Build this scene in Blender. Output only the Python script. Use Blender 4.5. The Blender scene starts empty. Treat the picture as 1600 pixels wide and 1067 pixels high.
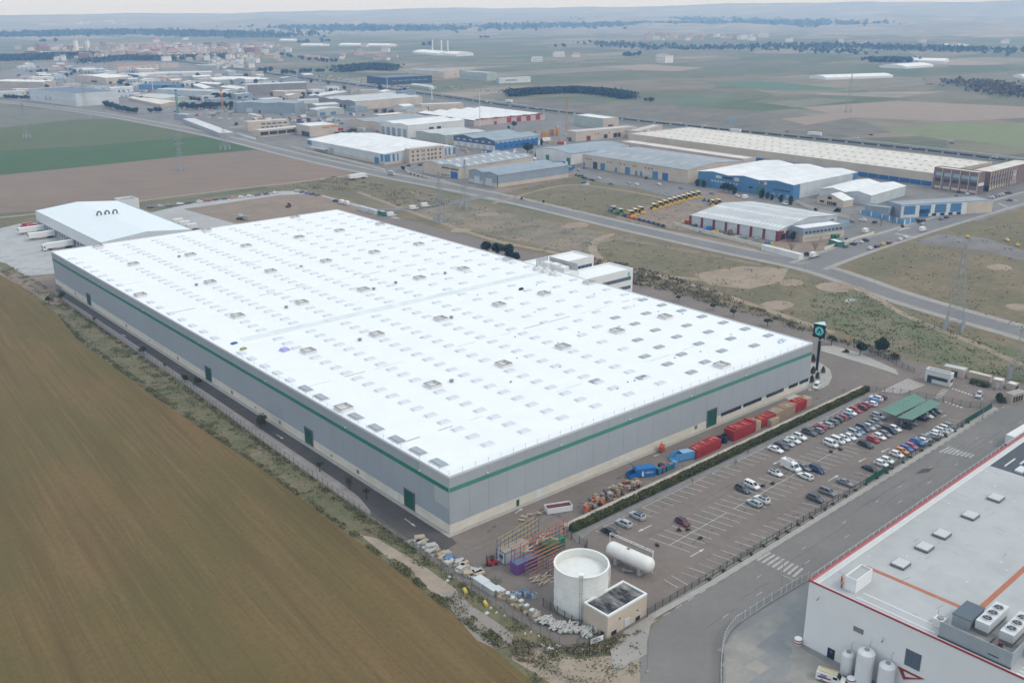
import bpy, bmesh, math, random
import numpy as np
from mathutils import Vector, Matrix
from mathutils.geometry import tessellate_polygon
R=random.Random(7)
SC=bpy.context.scene
COL=SC.collection
# ---------------------------------------------------------------- camera (solved from the warehouse, whose near corner is the world origin)
H=119.8; F=1537.67; PITCH=0.326670687; ROLL=-0.0022664097; YAW=0.706176297
NX,NY=-0.125073748*H,1.74796313*H
CY,SY=math.cos(YAW),math.sin(YAW)
def c2w(x,y):
    x-=NX; y-=NY
    return CY*x+SY*y,-SY*x+CY*y
CAMX,CAMY=c2w(0,0)
cam=bpy.data.cameras.new('camera'); camo=bpy.data.objects.new('camera',cam); COL.objects.link(camo)
cam.sensor_width=36; cam.lens=36*F/1600; cam.clip_start=1; cam.clip_end=90000
camo.location=(CAMX,CAMY,H)
camo.matrix_world=Matrix.Translation((CAMX,CAMY,H))@Matrix.Rotation(-YAW,4,'Z')@Matrix.Rotation(math.pi/2-PITCH,4,'X')@Matrix.Rotation(ROLL,4,'Z')
SC.camera=camo
# ---------------------------------------------------------------- sky, sun, exposure
W=bpy.data.worlds.new('World'); SC.world=W; W.use_nodes=True
nt=W.node_tree; nt.nodes.clear()
SUN_EL=math.radians(48); SUN_AZ=math.radians(148)      # azimuth of the sun measured from +Y clockwise
sky=nt.nodes.new('ShaderNodeTexSky'); sky.sky_type='NISHITA'; sky.sun_disc=False
sky.sun_elevation=SUN_EL; sky.sun_rotation=SUN_AZ; sky.altitude=200; sky.air_density=1; sky.dust_density=3; sky.ozone_density=1
hs=nt.nodes.new('ShaderNodeHueSaturation'); hs.inputs['Saturation'].default_value=.18; hs.inputs['Value'].default_value=1
mxs=nt.nodes.new('ShaderNodeMix'); mxs.data_type='RGBA'; mxs.inputs[0].default_value=.8     # an even cloud deck over most of the sky
mxs.inputs[7].default_value=(10.5,12.4,15.0,1)
bg=nt.nodes.new('ShaderNodeBackground'); bg.inputs[1].default_value=.1
wo=nt.nodes.new('ShaderNodeOutputWorld')
nt.links.new(sky.outputs[0],hs.inputs['Color']); nt.links.new(hs.outputs[0],mxs.inputs[6]); nt.links.new(mxs.outputs[2],bg.inputs[0]); nt.links.new(bg.outputs[0],wo.inputs[0])
sl=bpy.data.lights.new('sun','SUN'); sl.energy=1.15; sl.angle=math.radians(14); sl.color=(1,.94,.86)
so=bpy.data.objects.new('sun',sl); COL.objects.link(so)
sd=Vector((math.sin(SUN_AZ)*math.cos(SUN_EL),math.cos(SUN_AZ)*math.cos(SUN_EL),math.sin(SUN_EL)))
so.rotation_euler=sd.to_track_quat('Z','Y').to_euler(); so.location=(0,0,300)
vs=SC.view_settings; vs.view_transform='Standard'; vs.look='None'; vs.gamma=1; vs.use_curve_mapping=False; vs.exposure=.1
SC.cycles.max_bounces=5; SC.cycles.diffuse_bounces=2; SC.cycles.glossy_bounces=2; SC.cycles.transmission_bounces=3; SC.cycles.transparent_max_bounces=6; SC.cycles.volume_bounces=0
SC.cycles.use_denoising=True
# ---------------------------------------------------------------- photo pixel <-> ground
def ray(px,py):
    cr,sr=math.cos(ROLL),math.sin(ROLL); u=px-800; v=py-533.5
    u,v=cr*u+sr*v,-sr*u+cr*v
    c,s=math.cos(PITCH),math.sin(PITCH)
    x,y,z=u/F,c-s*v/F,-s-c*v/F
    return CY*x+SY*y,-SY*x+CY*y,z
def G(px,py,z=0.):
    d=ray(px,py); t=(z-H)/d[2]
    return Vector((CAMX+d[0]*t,CAMY+d[1]*t))
def PX(x,y,z=0.):
    dx,dy,dz=x-CAMX,y-CAMY,z-H
    a,b=CY*dx-SY*dy,SY*dx+CY*dy
    c,s=math.cos(PITCH),math.sin(PITCH)
    zz=b*c-dz*s; yy=-(dz*c+b*s); u,v=F*a/zz,F*yy/zz
    cr,sr=math.cos(ROLL),math.sin(ROLL)
    return 800+cr*u-sr*v,533.5+sr*u+cr*v
def HT(bx,by,ty):
    g=G(bx,by); lo,hi=0.,112.
    for _ in range(40):
        m=(lo+hi)/2
        if PX(g.x,g.y,m)[1]>ty: lo=m
        else: hi=m
    return lo
# ---------------------------------------------------------------- materials
MATS={}
def M(name,rgb,rough=.75,var=.12,scale=.6,metal=0.,rgb2=None,amt=.5,s2=.08,emit=0,bump=0.,stretch=None,spec=.4,coord='pos'):
    """base colour + fine tonal wear (var at scale 1/m) + optional second colour in soft patches (s2 1/m)"""
    if name in MATS: return MATS[name]
    m=bpy.data.materials.new(name); m.use_nodes=True; MATS[name]=m
    t=m.node_tree; N=t.nodes; L=t.links; b=N['Principled BSDF']
    b.inputs['Roughness'].default_value=rough; b.inputs['Metallic'].default_value=metal
    b.inputs['Specular IOR Level'].default_value=spec
    tint=lambda k:(k[0]*.88,k[1]*.85,k[2]*.80)
    rgb=tint(rgb); rgb2=tint(rgb2) if rgb2 else None; c=(*rgb,1)
    if coord=='pos':
        g=N.new('ShaderNodeNewGeometry'); src=g.outputs['Position']
    else:
        g=N.new('ShaderNodeTexCoord'); src=g.outputs['Object']
    if stretch:
        mp=N.new('ShaderNodeMapping'); mp.vector_type='TEXTURE'; mp.inputs['Scale'].default_value=[1/q for q in stretch[:3]]
        if len(stretch)>3: mp.inputs['Rotation'].default_value=(0,0,stretch[3])
        L.new(src,mp.inputs[0]); src=mp.outputs[0]
    col=None
    if rgb2:
        n2=N.new('ShaderNodeTexNoise'); n2.inputs['Scale'].default_value=s2; n2.inputs['Detail'].default_value=6; n2.inputs['Roughness'].default_value=.65
        L.new(src,n2.inputs[0])
        r=N.new('ShaderNodeValToRGB'); r.color_ramp.elements[0].position=max(0,amt-.16); r.color_ramp.elements[1].position=min(1,amt+.16)
        r.color_ramp.elements[0].color=(*rgb2,1); r.color_ramp.elements[1].color=c
        L.new(n2.outputs[0],r.inputs[0]); col=r.outputs[0]
    if var>0:
        n=N.new('ShaderNodeTexNoise'); n.inputs['Scale'].default_value=scale; n.inputs['Detail'].default_value=5; n.inputs['Roughness'].default_value=.7
        L.new(src,n.inputs[0])
        mr=N.new('ShaderNodeMapRange'); mr.inputs[1].default_value=.25; mr.inputs[2].default_value=.75; mr.inputs[3].default_value=1-var; mr.inputs[4].default_value=1+var
        L.new(n.outputs[0],mr.inputs[0])
        mx=N.new('ShaderNodeVectorMath'); mx.operation='SCALE'
        if col: L.new(col,mx.inputs[0])
        else: mx.inputs[0].default_value=rgb
        L.new(mr.outputs[0],mx.inputs['Scale']); col=mx.outputs[0]
        if bump:
            bp=N.new('ShaderNodeBump'); bp.inputs['Strength'].default_value=bump; bp.inputs['Distance'].default_value=.3
            L.new(n.outputs[0],bp.inputs['Height']); L.new(bp.outputs[0],b.inputs['Normal'])
    if col: L.new(col,b.inputs['Base Color'])
    else: b.inputs['Base Color'].default_value=c
    return m
# ---------------------------------------------------------------- mesh builder
class MB:
    def __init__(s): s.v=[]; s.f=[]; s.m=[]
    def add(s,v,f,m=0):
        o=len(s.v); s.v+=[tuple(x) for x in v]; s.f+=[tuple(i+o for i in q) for q in f]; s.m+=[m]*len(f)
        return s
    def box(s,c,d,rz=0,m=0,top=None):
        x,y,z=d[0]/2,d[1]/2,d[2]/2; tx,ty=(x,y) if top is None else (x*top[0],y*top[1])
        p=[(-x,-y,-z),(x,-y,-z),(x,y,-z),(-x,y,-z),(-tx,-ty,z),(tx,-ty,z),(tx,ty,z),(-tx,ty,z)]
        a,b=math.cos(rz),math.sin(rz)
        return s.add([(c[0]+q[0]*a-q[1]*b,c[1]+q[0]*b+q[1]*a,c[2]+q[2]) for q in p],[(0,3,2,1),(4,5,6,7),(0,1,5,4),(1,2,6,5),(2,3,7,6),(3,0,4,7)],m)
    def b2(s,x0,y0,z0,x1,y1,z1,m=0):
        return s.box(((x0+x1)/2,(y0+y1)/2,(z0+z1)/2),(abs(x1-x0),abs(y1-y0),abs(z1-z0)),0,m)
    def quad(s,a,b,c,d,m=0): return s.add([a,b,c,d],[(0,1,2,3)],m)
    def tube(s,p,q,r,r2=None,n=6,m=0,cap=True):
        p=Vector(p); q=Vector(q); d=(q-p)
        if d.length<1e-6: return s
        d.normalize(); a=d.orthogonal().normalized(); b=d.cross(a); r2=r if r2 is None else r2
        v=[]
        for i in range(n):
            t=2*math.pi*(i+.5)/n; e=a*math.cos(t)+b*math.sin(t); v+=[p+e*r,q+e*r2]
        f=[(2*i,2*((i+1)%n),2*((i+1)%n)+1,2*i+1) for i in range(n)]
        if cap: f+=[tuple(2*i for i in range(n))[::-1],tuple(2*i+1 for i in range(n))]
        return s.add(v,f,m)
    def lathe(s,c,prof,n=24,m=0,axis='z',a0=0,a1=2*math.pi):
        full=abs(a1-a0-2*math.pi)<1e-6; k=n if full else n+1; v=[]
        for r,z in prof:
            for i in range(k):
                t=a0+(a1-a0)*i/n; x,y=r*math.cos(t),r*math.sin(t)
                v.append((c[0]+x,c[1]+y,c[2]+z) if axis=='z' else (c[0]+z,c[1]+x,c[2]+y) if axis=='x' else (c[0]+x,c[1]+z,c[2]+y))
        f=[]
        for j in range(len(prof)-1):
            for i in range(n if full else n):
                i2=(i+1)%k; f.append((j*k+i,j*k+i2,(j+1)*k+i2,(j+1)*k+i))
        return s.add(v,f,m)
    def poly(s,pts,z0,z1=None,m=0):
        """flat polygon at z0, or a prism from z0 to z1"""
        P=[Vector((p[0],p[1],0)) for p in pts]; tri=tessellate_polygon([P]); n=len(P); zt=z0 if z1 is None else z1
        area=sum(P[i].x*P[(i+1)%n].y-P[(i+1)%n].x*P[i].y for i in range(n))
        f=[]
        for t in tri:
            a,b,c=[P[i] for i in t]
            f.append(tuple(t) if (b-a).cross(c-a).z>0 else tuple(t)[::-1])
        s.add([(p.x,p.y,zt) for p in P],f,m)
        if z1 is not None:
            v=[(p.x,p.y,z0) for p in P]+[(p.x,p.y,z1) for p in P]
            s.add(v,[(i,(i+1)%n,n+(i+1)%n,n+i) if area>0 else ((i+1)%n,i,n+i,n+(i+1)%n) for i in range(n)],m)
        return s
    def mesh(s,name,mats,smooth=False):
        me=bpy.data.meshes.new(name); me.from_pydata(s.v,[],s.f)
        for x in (mats if isinstance(mats,(list,tuple)) else [mats]): me.materials.append(x)
        if any(s.m): me.polygons.foreach_set('material_index',s.m)
        if smooth: me.polygons.foreach_set('use_smooth',[True]*len(s.f))
        me.update(); return me
    def build(s,name,mats,parent=None,loc=None,rz=None,smooth=False,label=None):
        return put(name,s.mesh(name,mats,smooth),parent,loc,rz,label)
def put(name,me,parent=None,loc=None,rz=None,label=None):
    o=bpy.data.objects.new(name,me); COL.objects.link(o)
    if parent: o.parent=parent
    if loc is not None: o.location=loc
    if rz: o.rotation_euler=(0,0,rz)
    if label: o['label']=label
    return o
def tag(o,label,cat=None,group=None,kind=None):
    if label: o['label']=label
    if cat: o['category']=cat
    if group: o['group']=group
    if kind: o['kind']=kind
    return o
def thing(name,label,cat,loc=(0,0,0),rz=0,group=None):
    o=bpy.data.objects.new(name,None); COL.objects.link(o); o.empty_display_size=.5
    o.location=(loc[0],loc[1],loc[2] if len(loc)>2 else 0); o.rotation_euler=(0,0,rz)
    return tag(o,label,cat,group)
KIDS={}
def copytree(o,parent=None,loc=None,rz=None,label=None,group=None):
    """a thing with copies of its parts and sub-parts (mesh data shared)"""
    c=o.copy(); COL.objects.link(c)
    if parent: c.parent=parent
    if loc is not None: c.location=(loc[0],loc[1],loc[2] if len(loc)>2 else 0)
    if rz is not None: c.rotation_euler=(0,0,rz)
    if label: c['label']=label
    if group: c['group']=group
    for ch in KIDS.get(o.name) or list(o.children): copytree(ch,c)
    return c
def struct(o,label=None): o['kind']='structure'; return tag(o,label)
def ang(a,b): return math.atan2(b[1]-a[1],b[0]-a[0])
ORD=['first','second','third','fourth','fifth','sixth','seventh','eighth','ninth','tenth','eleventh','twelfth','thirteenth','fourteenth','fifteenth','sixteenth','seventeenth','eighteenth','nineteenth','twentieth','twenty-first','twenty-second','twenty-third','twenty-fourth']
def strip(pts,w,z,w2=None):
    """flat ribbon along ground points"""
    b=MB(); n=len(pts); v=[]
    for i,p in enumerate(pts):
        a=Vector(pts[max(0,i-1)][:2]); c=Vector(pts[min(n-1,i+1)][:2]); d=(c-a).normalized(); nn=Vector((-d.y,d.x))
        ww=w if w2 is None else w+(w2-w)*i/(n-1)
        q=Vector(p[:2]); v+=[(*(q-nn*ww/2),z),(*(q+nn*ww/2),z)]
    b.add(v,[(2*i,2*i+2,2*i+3,2*i+1) for i in range(n-1)]); return b
def curve(pts,k=6):
    """Catmull-Rom through 2-D points"""
    P=[Vector(p[:2]) for p in pts]; out=[]
    for i in range(len(P)-1):
        a,b,c,d=P[max(0,i-1)],P[i],P[i+1],P[min(len(P)-1,i+2)]
        for j in range(k):
            t=j/k; out.append(.5*((2*b)+(c-a)*t+(2*a-5*b+4*c-d)*t*t+(3*b-a-3*c+d)*t**3))
    out.append(P[-1]); return out
# ================================================================ ground, roads, fields, hills, haze
ZI=[0]
def zz(z):
    ZI[0]+=1; return z+ZI[0]*.0006
def pxpoly(pts): return [G(*p) for p in pts]
def sheet(name,pts,z,mat,label=None,world=False,kind='structure',cut=None):
    b=MB(); P=[Vector(p) for p in pts] if world else pxpoly(pts)
    b.poly(P,zz(z)); o=b.build(name,mat); o['kind']=kind
    if label: o['label']=label
    return o
def ribbon(name,px,w,z,mat,label=None,k=5,world=False,w2=None):
    P=[Vector(p) for p in px] if world else [G(*p) for p in px]
    o=strip(curve(P,k),w,zz(z),w2).build(name,mat); struct(o,label); return o
def far_mat(name,hills=False):
    m=bpy.data.materials.new(name); m.use_nodes=True; t=m.node_tree; N=t.nodes; L=t.links; b=N['Principled BSDF']; b.inputs['Roughness'].default_value=.95; b.inputs['Specular IOR Level'].default_value=.1
    g=N.new('ShaderNodeNewGeometry'); cols=[]
    for sc,rot,st in ((1/420,.5,(1,2.6,1)),(1/170,.9,(1,2.2,1))):
        mp=N.new('ShaderNodeMapping'); mp.inputs['Rotation'].default_value=(0,0,rot); mp.inputs['Scale'].default_value=(sc*st[0],sc*st[1],0)
        L.new(g.outputs['Position'],mp.inputs[0])
        v=N.new('ShaderNodeTexVoronoi'); v.inputs['Scale'].default_value=1; v.inputs['Randomness'].default_value=.9; L.new(mp.outputs[0],v.inputs[0])
        s=N.new('ShaderNodeSeparateColor'); L.new(v.outputs['Color'],s.inputs[0])
        r=N.new('ShaderNodeValToRGB'); r.color_ramp.interpolation='CONSTANT'
        pal=[(0,(.115,.118,.068)),(.16,(.15,.135,.088)),(.32,(.09,.11,.055)),(.46,(.19,.155,.105)),(.6,(.128,.124,.078)),(.72,(.24,.195,.14)),(.82,(.095,.122,.056)),(.93,(.3,.25,.19))] if not hills else [(0,(.2,.18,.14)),(.25,(.25,.21,.16)),(.45,(.14,.145,.11)),(.6,(.3,.25,.19)),(.75,(.17,.17,.125)),(.9,(.36,.3,.23))]
        for i,(p,c) in enumerate(pal):
            e=r.color_ramp.elements[i] if i<2 else r.color_ramp.elements.new(p)
            e.position=p; e.color=(*c,1)
        L.new(s.outputs[0],r.inputs[0]); cols.append(r.outputs[0])
    mx=N.new('ShaderNodeMix'); mx.data_type='RGBA'; mx.inputs[0].default_value=.42; L.new(cols[0],mx.inputs[6]); L.new(cols[1],mx.inputs[7])
    n=N.new('ShaderNodeTexNoise'); n.inputs['Scale'].default_value=.02; n.inputs['Detail'].default_value=8; n.inputs['Roughness'].default_value=.7; L.new(g.outputs['Position'],n.inputs[0])
    mr=N.new('ShaderNodeMapRange'); mr.inputs[1].default_value=.25; mr.inputs[2].default_value=.75; mr.inputs[3].default_value=.72; mr.inputs[4].default_value=1.25; L.new(n.outputs[0],mr.inputs[0])
    sc=N.new('ShaderNodeVectorMath'); sc.operation='SCALE'; L.new(mx.outputs[2],sc.inputs[0]); L.new(mr.outputs[0],sc.inputs['Scale'])
    L.new(sc.outputs[0],b.inputs['Base Color']); return m
# base sheet to the horizon
b=MB(); n=96; v=[(CAMX,CAMY,-.02)]; f=[]
for rr in (400,2500,13200): v+=[(CAMX+rr*math.cos(2*math.pi*i/n),CAMY+rr*math.sin(2*math.pi*i/n),-.02) for i in range(n)]
f=[(0,1+i,1+(i+1)%n) for i in range(n)]
for k in range(2): f+=[(1+k*n+i,1+(k+1)*n+i,1+(k+1)*n+(i+1)%n,1+k*n+(i+1)%n) for i in range(n)]
b.add(v,f); struct(b.build('ground',far_mat('farmland')))
# hills on the horizon: three rolling ranges, higher to the right
def nz(x,seed):
    return sum(math.sin(x*fr+seed*3.1+i*1.7)*am for i,(fr,am) in enumerate(((3.1,.5),(7.7,.28),(17,.14),(41,.08))))
b=MB(); na,nd=150,40; vv=[]
for j in range(nd+1):
    d=4200+ (8800)*(j/nd)
    for i in range(na+1):
        az=-.62+1.24*i/na; t=az/.48      # t about -1 at the left edge of the photo, 1 at the right
        far=max(0,118+72*t+16*nz(az*6,1))*math.exp(-((d-12100)/1100)**2)
        far+= max(0,60+14*t+20*nz(az*5,5))*math.exp(-((d-10300)/900)**2)
        mid=max(0,32+26*nz(az*7,2)+16*t)*math.exp(-((d-8600)/900)**2)
        near=max(0,12+20*nz(az*9,3)+8*t)*math.exp(-((d-6600)/800)**2)
        a=YAW*0+az; x,y=d*math.sin(az),d*math.cos(az)
        wx,wy=c2w(x,y); edge=min(1,j/4)
        vv.append((wx,wy,-.6+edge*(far+mid+near+ .8+2.2*nz(az*40+d*.002,4)*min(1,j/8))))
b.add(vv,[(j*(na+1)+i,j*(na+1)+i+1,(j+1)*(na+1)+i+1,(j+1)*(na+1)+i) for j in range(nd) for i in range(na)])
struct(b.build('hills',far_mat('hill_land',True),smooth=True))
# --- estate and middle-distance ground
M('scrub',(.205,.155,.088),.95,.3,.25,rgb2=(.13,.115,.056),s2=.035,amt=.52,bump=.3)
M('scrub_bare',(.26,.205,.145),.95,.3,.3,rgb2=(.135,.125,.08),s2=.05,amt=.5,bump=.4)
M('grass_rough',(.13,.118,.056),.95,.32,.3,rgb2=(.2,.155,.09),s2=.03,amt=.45,bump=.3)
M('grass_green',(.11,.125,.055),.95,.35,.5,rgb2=(.2,.165,.1),s2=.05,amt=.46,bump=.4)
M('verge_green',(.10,.105,.042),.95,.4,.8,rgb2=(.2,.16,.098),s2=.1,amt=.48,bump=.6)
M('tan_dirt',(.33,.26,.185),.95,.18,.3,rgb2=(.25,.195,.135),s2=.08)
M('red_dirt',(.27,.2,.15),.95,.2,.3,rgb2=(.2,.16,.115),s2=.06)
M('estate_yard',(.21,.195,.18),.9,.2,.08,rgb2=(.155,.145,.13),s2=.02)
M('asphalt_road',(.195,.188,.182),.9,.1,.25,rgb2=(.165,.16,.155),s2=.04,stretch=(1,1,1))
M('asphalt_street',(.2,.188,.172),.88,.09,.5,rgb2=(.168,.158,.146),s2=.05)
M('asphalt_yard',(.2,.164,.138),.9,.14,.4,rgb2=(.165,.138,.118),s2=.06)
M('asphalt_lane',(.092,.078,.068),.9,.2,.3,rgb2=(.07,.061,.055),s2=.1)
M('asphalt_highway',(.075,.078,.082),.9,.1,.1)
M('pale_kerb',(.36,.34,.31),.9,.15,.6)
M('pale_walk',(.34,.315,.285),.9,.14,.5,rgb2=(.28,.26,.235),s2=.1)
M('concrete',(.4,.4,.39),.88,.1,.3,rgb2=(.33,.335,.33),s2=.06)
M('line_paint',(.58,.57,.54),.8,.28,1.2)
M('worn_paint',(.4,.39,.37),.85,.3,1.2)
M('crop_green',(.04,.085,.014),.95,.12,.06,rgb2=(.05,.094,.018),s2=.012)
M('crop_olive',(.075,.098,.024),.95,.14,.06,rgb2=(.095,.106,.034),s2=.01)
M('plough',(.225,.16,.115),.95,.13,.1,rgb2=(.19,.14,.10),s2=.012,stretch=(1,.35,1,.8))
M('fallow',(.16,.155,.115),.95,.2,.05,rgb2=(.125,.13,.09),s2=.015)
M('field_far_tan',(.27,.21,.155),.95,.12,.05)
M('field_far_green',(.085,.14,.075),.95,.12,.05)
M('field_yellow',(.17,.19,.085),.95,.12,.05)
M('moor',(.12,.11,.085),.95,.3,.06,rgb2=(.2,.17,.12),s2=.02,amt=.44)
sheet('estate_ground',[(-60,128),(0,152),(190,186),(470,246),(700,300),(1000,362),(1268,414),(1420,380),(1640,310),(1680,262),(1600,250),(1200,217),(1000,196),(800,168),(600,145),(400,118),(250,96),(60,98)],.01,MATS['estate_yard'],'grey brown ground of the industrial estate')
sheet('scrubland',[(400,226),(470,247),(700,302),(1000,364),(1262,420),(1500,496),(1720,562),(1720,720),(1300,545),(900,425),(560,322),(420,306)],.008,MATS['grass_rough'],'strip of rough grass below the estate road')
sheet('scrubland',[(1262,416),(1420,366),(1640,300),(1720,330),(1720,562),(1500,494),(1330,440)],.008,MATS['scrub'],'waste plot in the corner of the crossing')
sheet('scrubland',[(760,300),(900,268),(1262,352),(1330,392),(1262,412),(1000,357)],.014,MATS['red_dirt'],'bare ground round the dealer lot')
sheet('scrubland',[(430,300),(520,268),(560,276),(700,308),(1000,372),(1240,424),(1480,496),(1700,575),(1700,700),(1540,608),(1460,583),(1400,560),(1280,528),(1150,484),(985,440),(900,420),(650,350),(560,318)],.012,MATS['scrub'],'rough waste ground behind the warehouse')
sheet('waste_ground',[(560,282),(700,312),(1000,376),(1190,412),(1140,440),(1000,428),(880,396),(700,350),(640,332),(570,302)],.016,MATS['scrub_bare'],'bare rutted ground beside the warehouse')
sheet('meadow',[(928,388),(960,374),(1020,384),(1180,414),(1270,432),(1245,462),(1130,452),(1010,424),(950,408)],.02,MATS['grass_rough'])
sheet('meadow',[(1240,470),(1330,448),(1420,488),(1500,520),(1600,548),(1600,600),(1480,572),(1370,540),(1290,505)],.02,MATS['grass_green'])
sheet('meadow',[(770,305),(900,276),(1010,292),(1250,348),(1120,372),(1000,352),(880,327)],.02,MATS['grass_rough'],'olive meadow inside the road bend')
sheet('dirt_lot',[(1010,352),(960,340),(1030,316),(1130,300),(1190,318),(1120,330),(1080,346),(1150,372)],.024,MATS['red_dirt'],'bare dirt lot of the machinery dealer')
sheet('meadow',[(1310,410),(1420,372),(1480,352),(1600,335),(1640,330),(1660,560),(1600,520),(1480,474)],.02,MATS['scrub'],'open scrub beyond the crossing')
sheet('meadow',[(1440,372),(1520,345),(1600,350),(1640,400),(1600,405),(1520,398)],.024,MATS['grass_rough'])
sheet('gravel_patch',[(1425,378),(1470,366),(1540,372),(1600,392),(1600,408),(1540,392)],.028,MATS['estate_yard'])
# left fields
sheet('fallow_field',[(-60,160),(0,163),(120,176),(190,186),(60,196),(0,202),(-80,205)],.016,MATS['fallow'],'fallow field by the estate road')
sheet('crop_field',[(-90,203),(0,200),(110,188),(185,186),(300,206),(330,212),(130,229),(0,236),(-90,242)],.02,MATS['crop_olive'],'lighter olive strip of the green crop field')
sheet('crop_field',[(-90,242),(0,236),(130,229),(330,212),(400,233),(300,243),(120,262),(0,274),(-90,283)],.02,MATS['crop_green'],'deep green crop field at the left')
sheet('ploughed_field',[(-90,283),(0,274),(120,262),(300,243),(400,235),(470,249),(560,268),(480,284),(300,304),(120,326),(0,334),(-90,342)],.018,MATS['plough'],'bare ploughed brown field behind the loading hall')
ribbon('farm_track',[(-60,346),(60,334),(160,322),(300,304),(400,292),(480,283),(560,272)],5,.03,MATS['tan_dirt'],'tan farm track along the ploughed field')
sheet('grass_strip',[(-60,352),(60,338),(250,318),(480,288),(620,282),(660,318),(590,322),(480,294),(300,316),(120,352),(0,362),(-60,368)],.024,MATS['grass_rough'],'grass strip along the farm track')
# far right fields past the highway
sheet('moorland',[(760,152),(900,160),(1030,164),(1210,176),(1330,186),(1400,206),(1300,218),(1200,208),(1000,190),(860,172)],.05,MATS['moor'],'rough land past the highway')
sheet('far_field',[(1250,168),(1400,158),(1620,168),(1620,184),(1480,190),(1330,184)],.06,MATS['field_far_tan'])
sheet('far_field',[(1380,204),(1480,192),(1640,196),(1640,240),(1560,226),(1450,214)],.06,MATS['field_yellow'],'yellow green field past the highway')
sheet('far_field',[(1020,157),(1090,153),(1150,158),(1090,163)],.06,MATS['field_far_green'])
sheet('far_field',[(940,104),(1010,101),(1100,106),(1060,112),(990,110)],.06,MATS['field_far_tan'])
sheet('far_field',[(1090,128),(1210,128),(1330,140),(1200,142)],.06,MATS['field_far_green'])
sheet('far_field',[(1220,186),(1320,176),(1330,184),(1260,196)],.07,MATS['field_far_tan'])
# highway: two carriageways with a planted median
hw=[(180,84),(330,103),(450,120),(560,134),(680,150),(800,167),(900,178.5),(1000,190),(1100,200.5),(1200,210.5),(1300,220.5),(1400,231),(1500,242.5),(1600,255),(1700,268)]
hwc=curve([G(*p) for p in hw],4)
def offs(pts,d):
    out=[]
    for i,p in enumerate(pts):
        a,c=pts[max(0,i-1)],pts[min(len(pts)-1,i+1)]; t=(c-a).normalized(); out.append(p+Vector((-t.y,t.x))*d)
    return out
struct(strip(hwc,46,.03).build('highway_verge',MATS['fallow']),'grey green verge of the highway')
for d in (-11,11): struct(strip(offs(hwc,d),13,.05).build('highway',MATS['asphalt_highway']),'dark carriageway of the highway')
for d in (-17.3,17.3,-4.6,4.6): struct(strip(offs(hwc,d),.5,.07).build('edge_line',MATS['worn_paint']))
struct(strip(offs(hwc,24),6,.06).build('service_road',MATS['pale_walk']),'pale service road beside the highway')
# main estate road with pale pavements, crossing street
rd=[(-80,150),(0,158.5),(100,170.5),(190,184),(330,211),(470,245),(620,277),(760,303.5),(880,331),(1000,359),(1130,388),(1262,416),(1330,437),(1400,462),(1500,492),(1600,520),(1720,556)]
rdc=curve([G(*p) for p in rd],4)
struct(strip(rdc,20,.035).build('pavement',MATS['pale_walk']),'pale pavements of the estate road')
struct(strip(rdc,11.5,.045).build('road',MATS['asphalt_road']),'grey estate road running behind the warehouse')
st=[(1262,416),(1330,391),(1420,362),(1520,332),(1600,309),(1700,280)]
stc=curve([G(*p) for p in st],4)
struct(strip(stc,21,.05).build('pavement',MATS['pale_walk']))
struct(strip(stc,15,.06).build('road',MATS['asphalt_road']),'cross street past the recycling hall')
ribbon('road',[(896,262),(940,282),(1000,292),(1080,312),(1180,332),(1262,352),(1330,368),(1352,380)],11,.04,MATS['asphalt_road'],'estate lane in front of the beige units')
ribbon('road',[(560,328),(640,326),(700,318),(760,306)],8,.05,MATS['asphalt_road'],'access lane from the warehouse to the estate road')
ribbon('road',[(360,200),(470,188),(560,186),(640,182),(760,176)],9,.04,MATS['pale_walk'],'pale lane through the back of the estate')
ribbon('dirt_path',[(1140,440),(1000,428),(945,410),(926,390),(935,375),(960,366)],4.5,.03,MATS['tan_dirt'],'curved dirt path round the meadow')
ribbon('dirt_path',[(560,300),(640,330),(760,372),(880,398),(1000,428),(1090,448),(1300,520)],4,.03,MATS['tan_dirt'])
ribbon('dirt_path',[(1340,448),(1370,466),(1410,490),(1460,512),(1530,540),(1600,572)],3.5,.035,MATS['tan_dirt'],'dirt path cutting across the waste ground')
ribbon('dirt_path',[(770,318),(880,290),(960,296),(1040,310),(1110,322)],3,.035,MATS['tan_dirt'])
sheet('dirt_clearing',[(1085,428),(1160,416),(1232,420),(1222,440),(1170,452),(1110,446)],.028,MATS['tan_dirt'],'bare tan clearing beside the meadow')
for px,w in (((1304,449),9),((1237,442),6),((1215,477),7),((1330,470),3),((1590,480),5),((1563,418),6),((900,352),8),((720,360),6),((760,335),7)):
    c=G(*px); sheet('bare_patch',[(c.x+w*math.cos(a*.7)*(1+.3*R.random()),c.y+w*.8*math.sin(a*.7)*(1+.3*R.random())) for a in range(9)],.04,MATS['tan_dirt'] if w>3 else MATS['concrete'],world=True)
# grey drives round the dirt lot behind the warehouse
sheet('yard_road',[(228,334),(300,318),(440,299),(475,298),(600,330),(680,368),(640,372),(500,340),(560,330),(372,352),(320,360)],.03,MATS['concrete'],'pale concrete drive round the dirt lot')
sheet('dirt_lot',[(287,327),(440,305),(490,303),(600,336),(540,350),(375,352)],.045,MATS['red_dirt'],'bare brown lot behind the warehouse')
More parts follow.
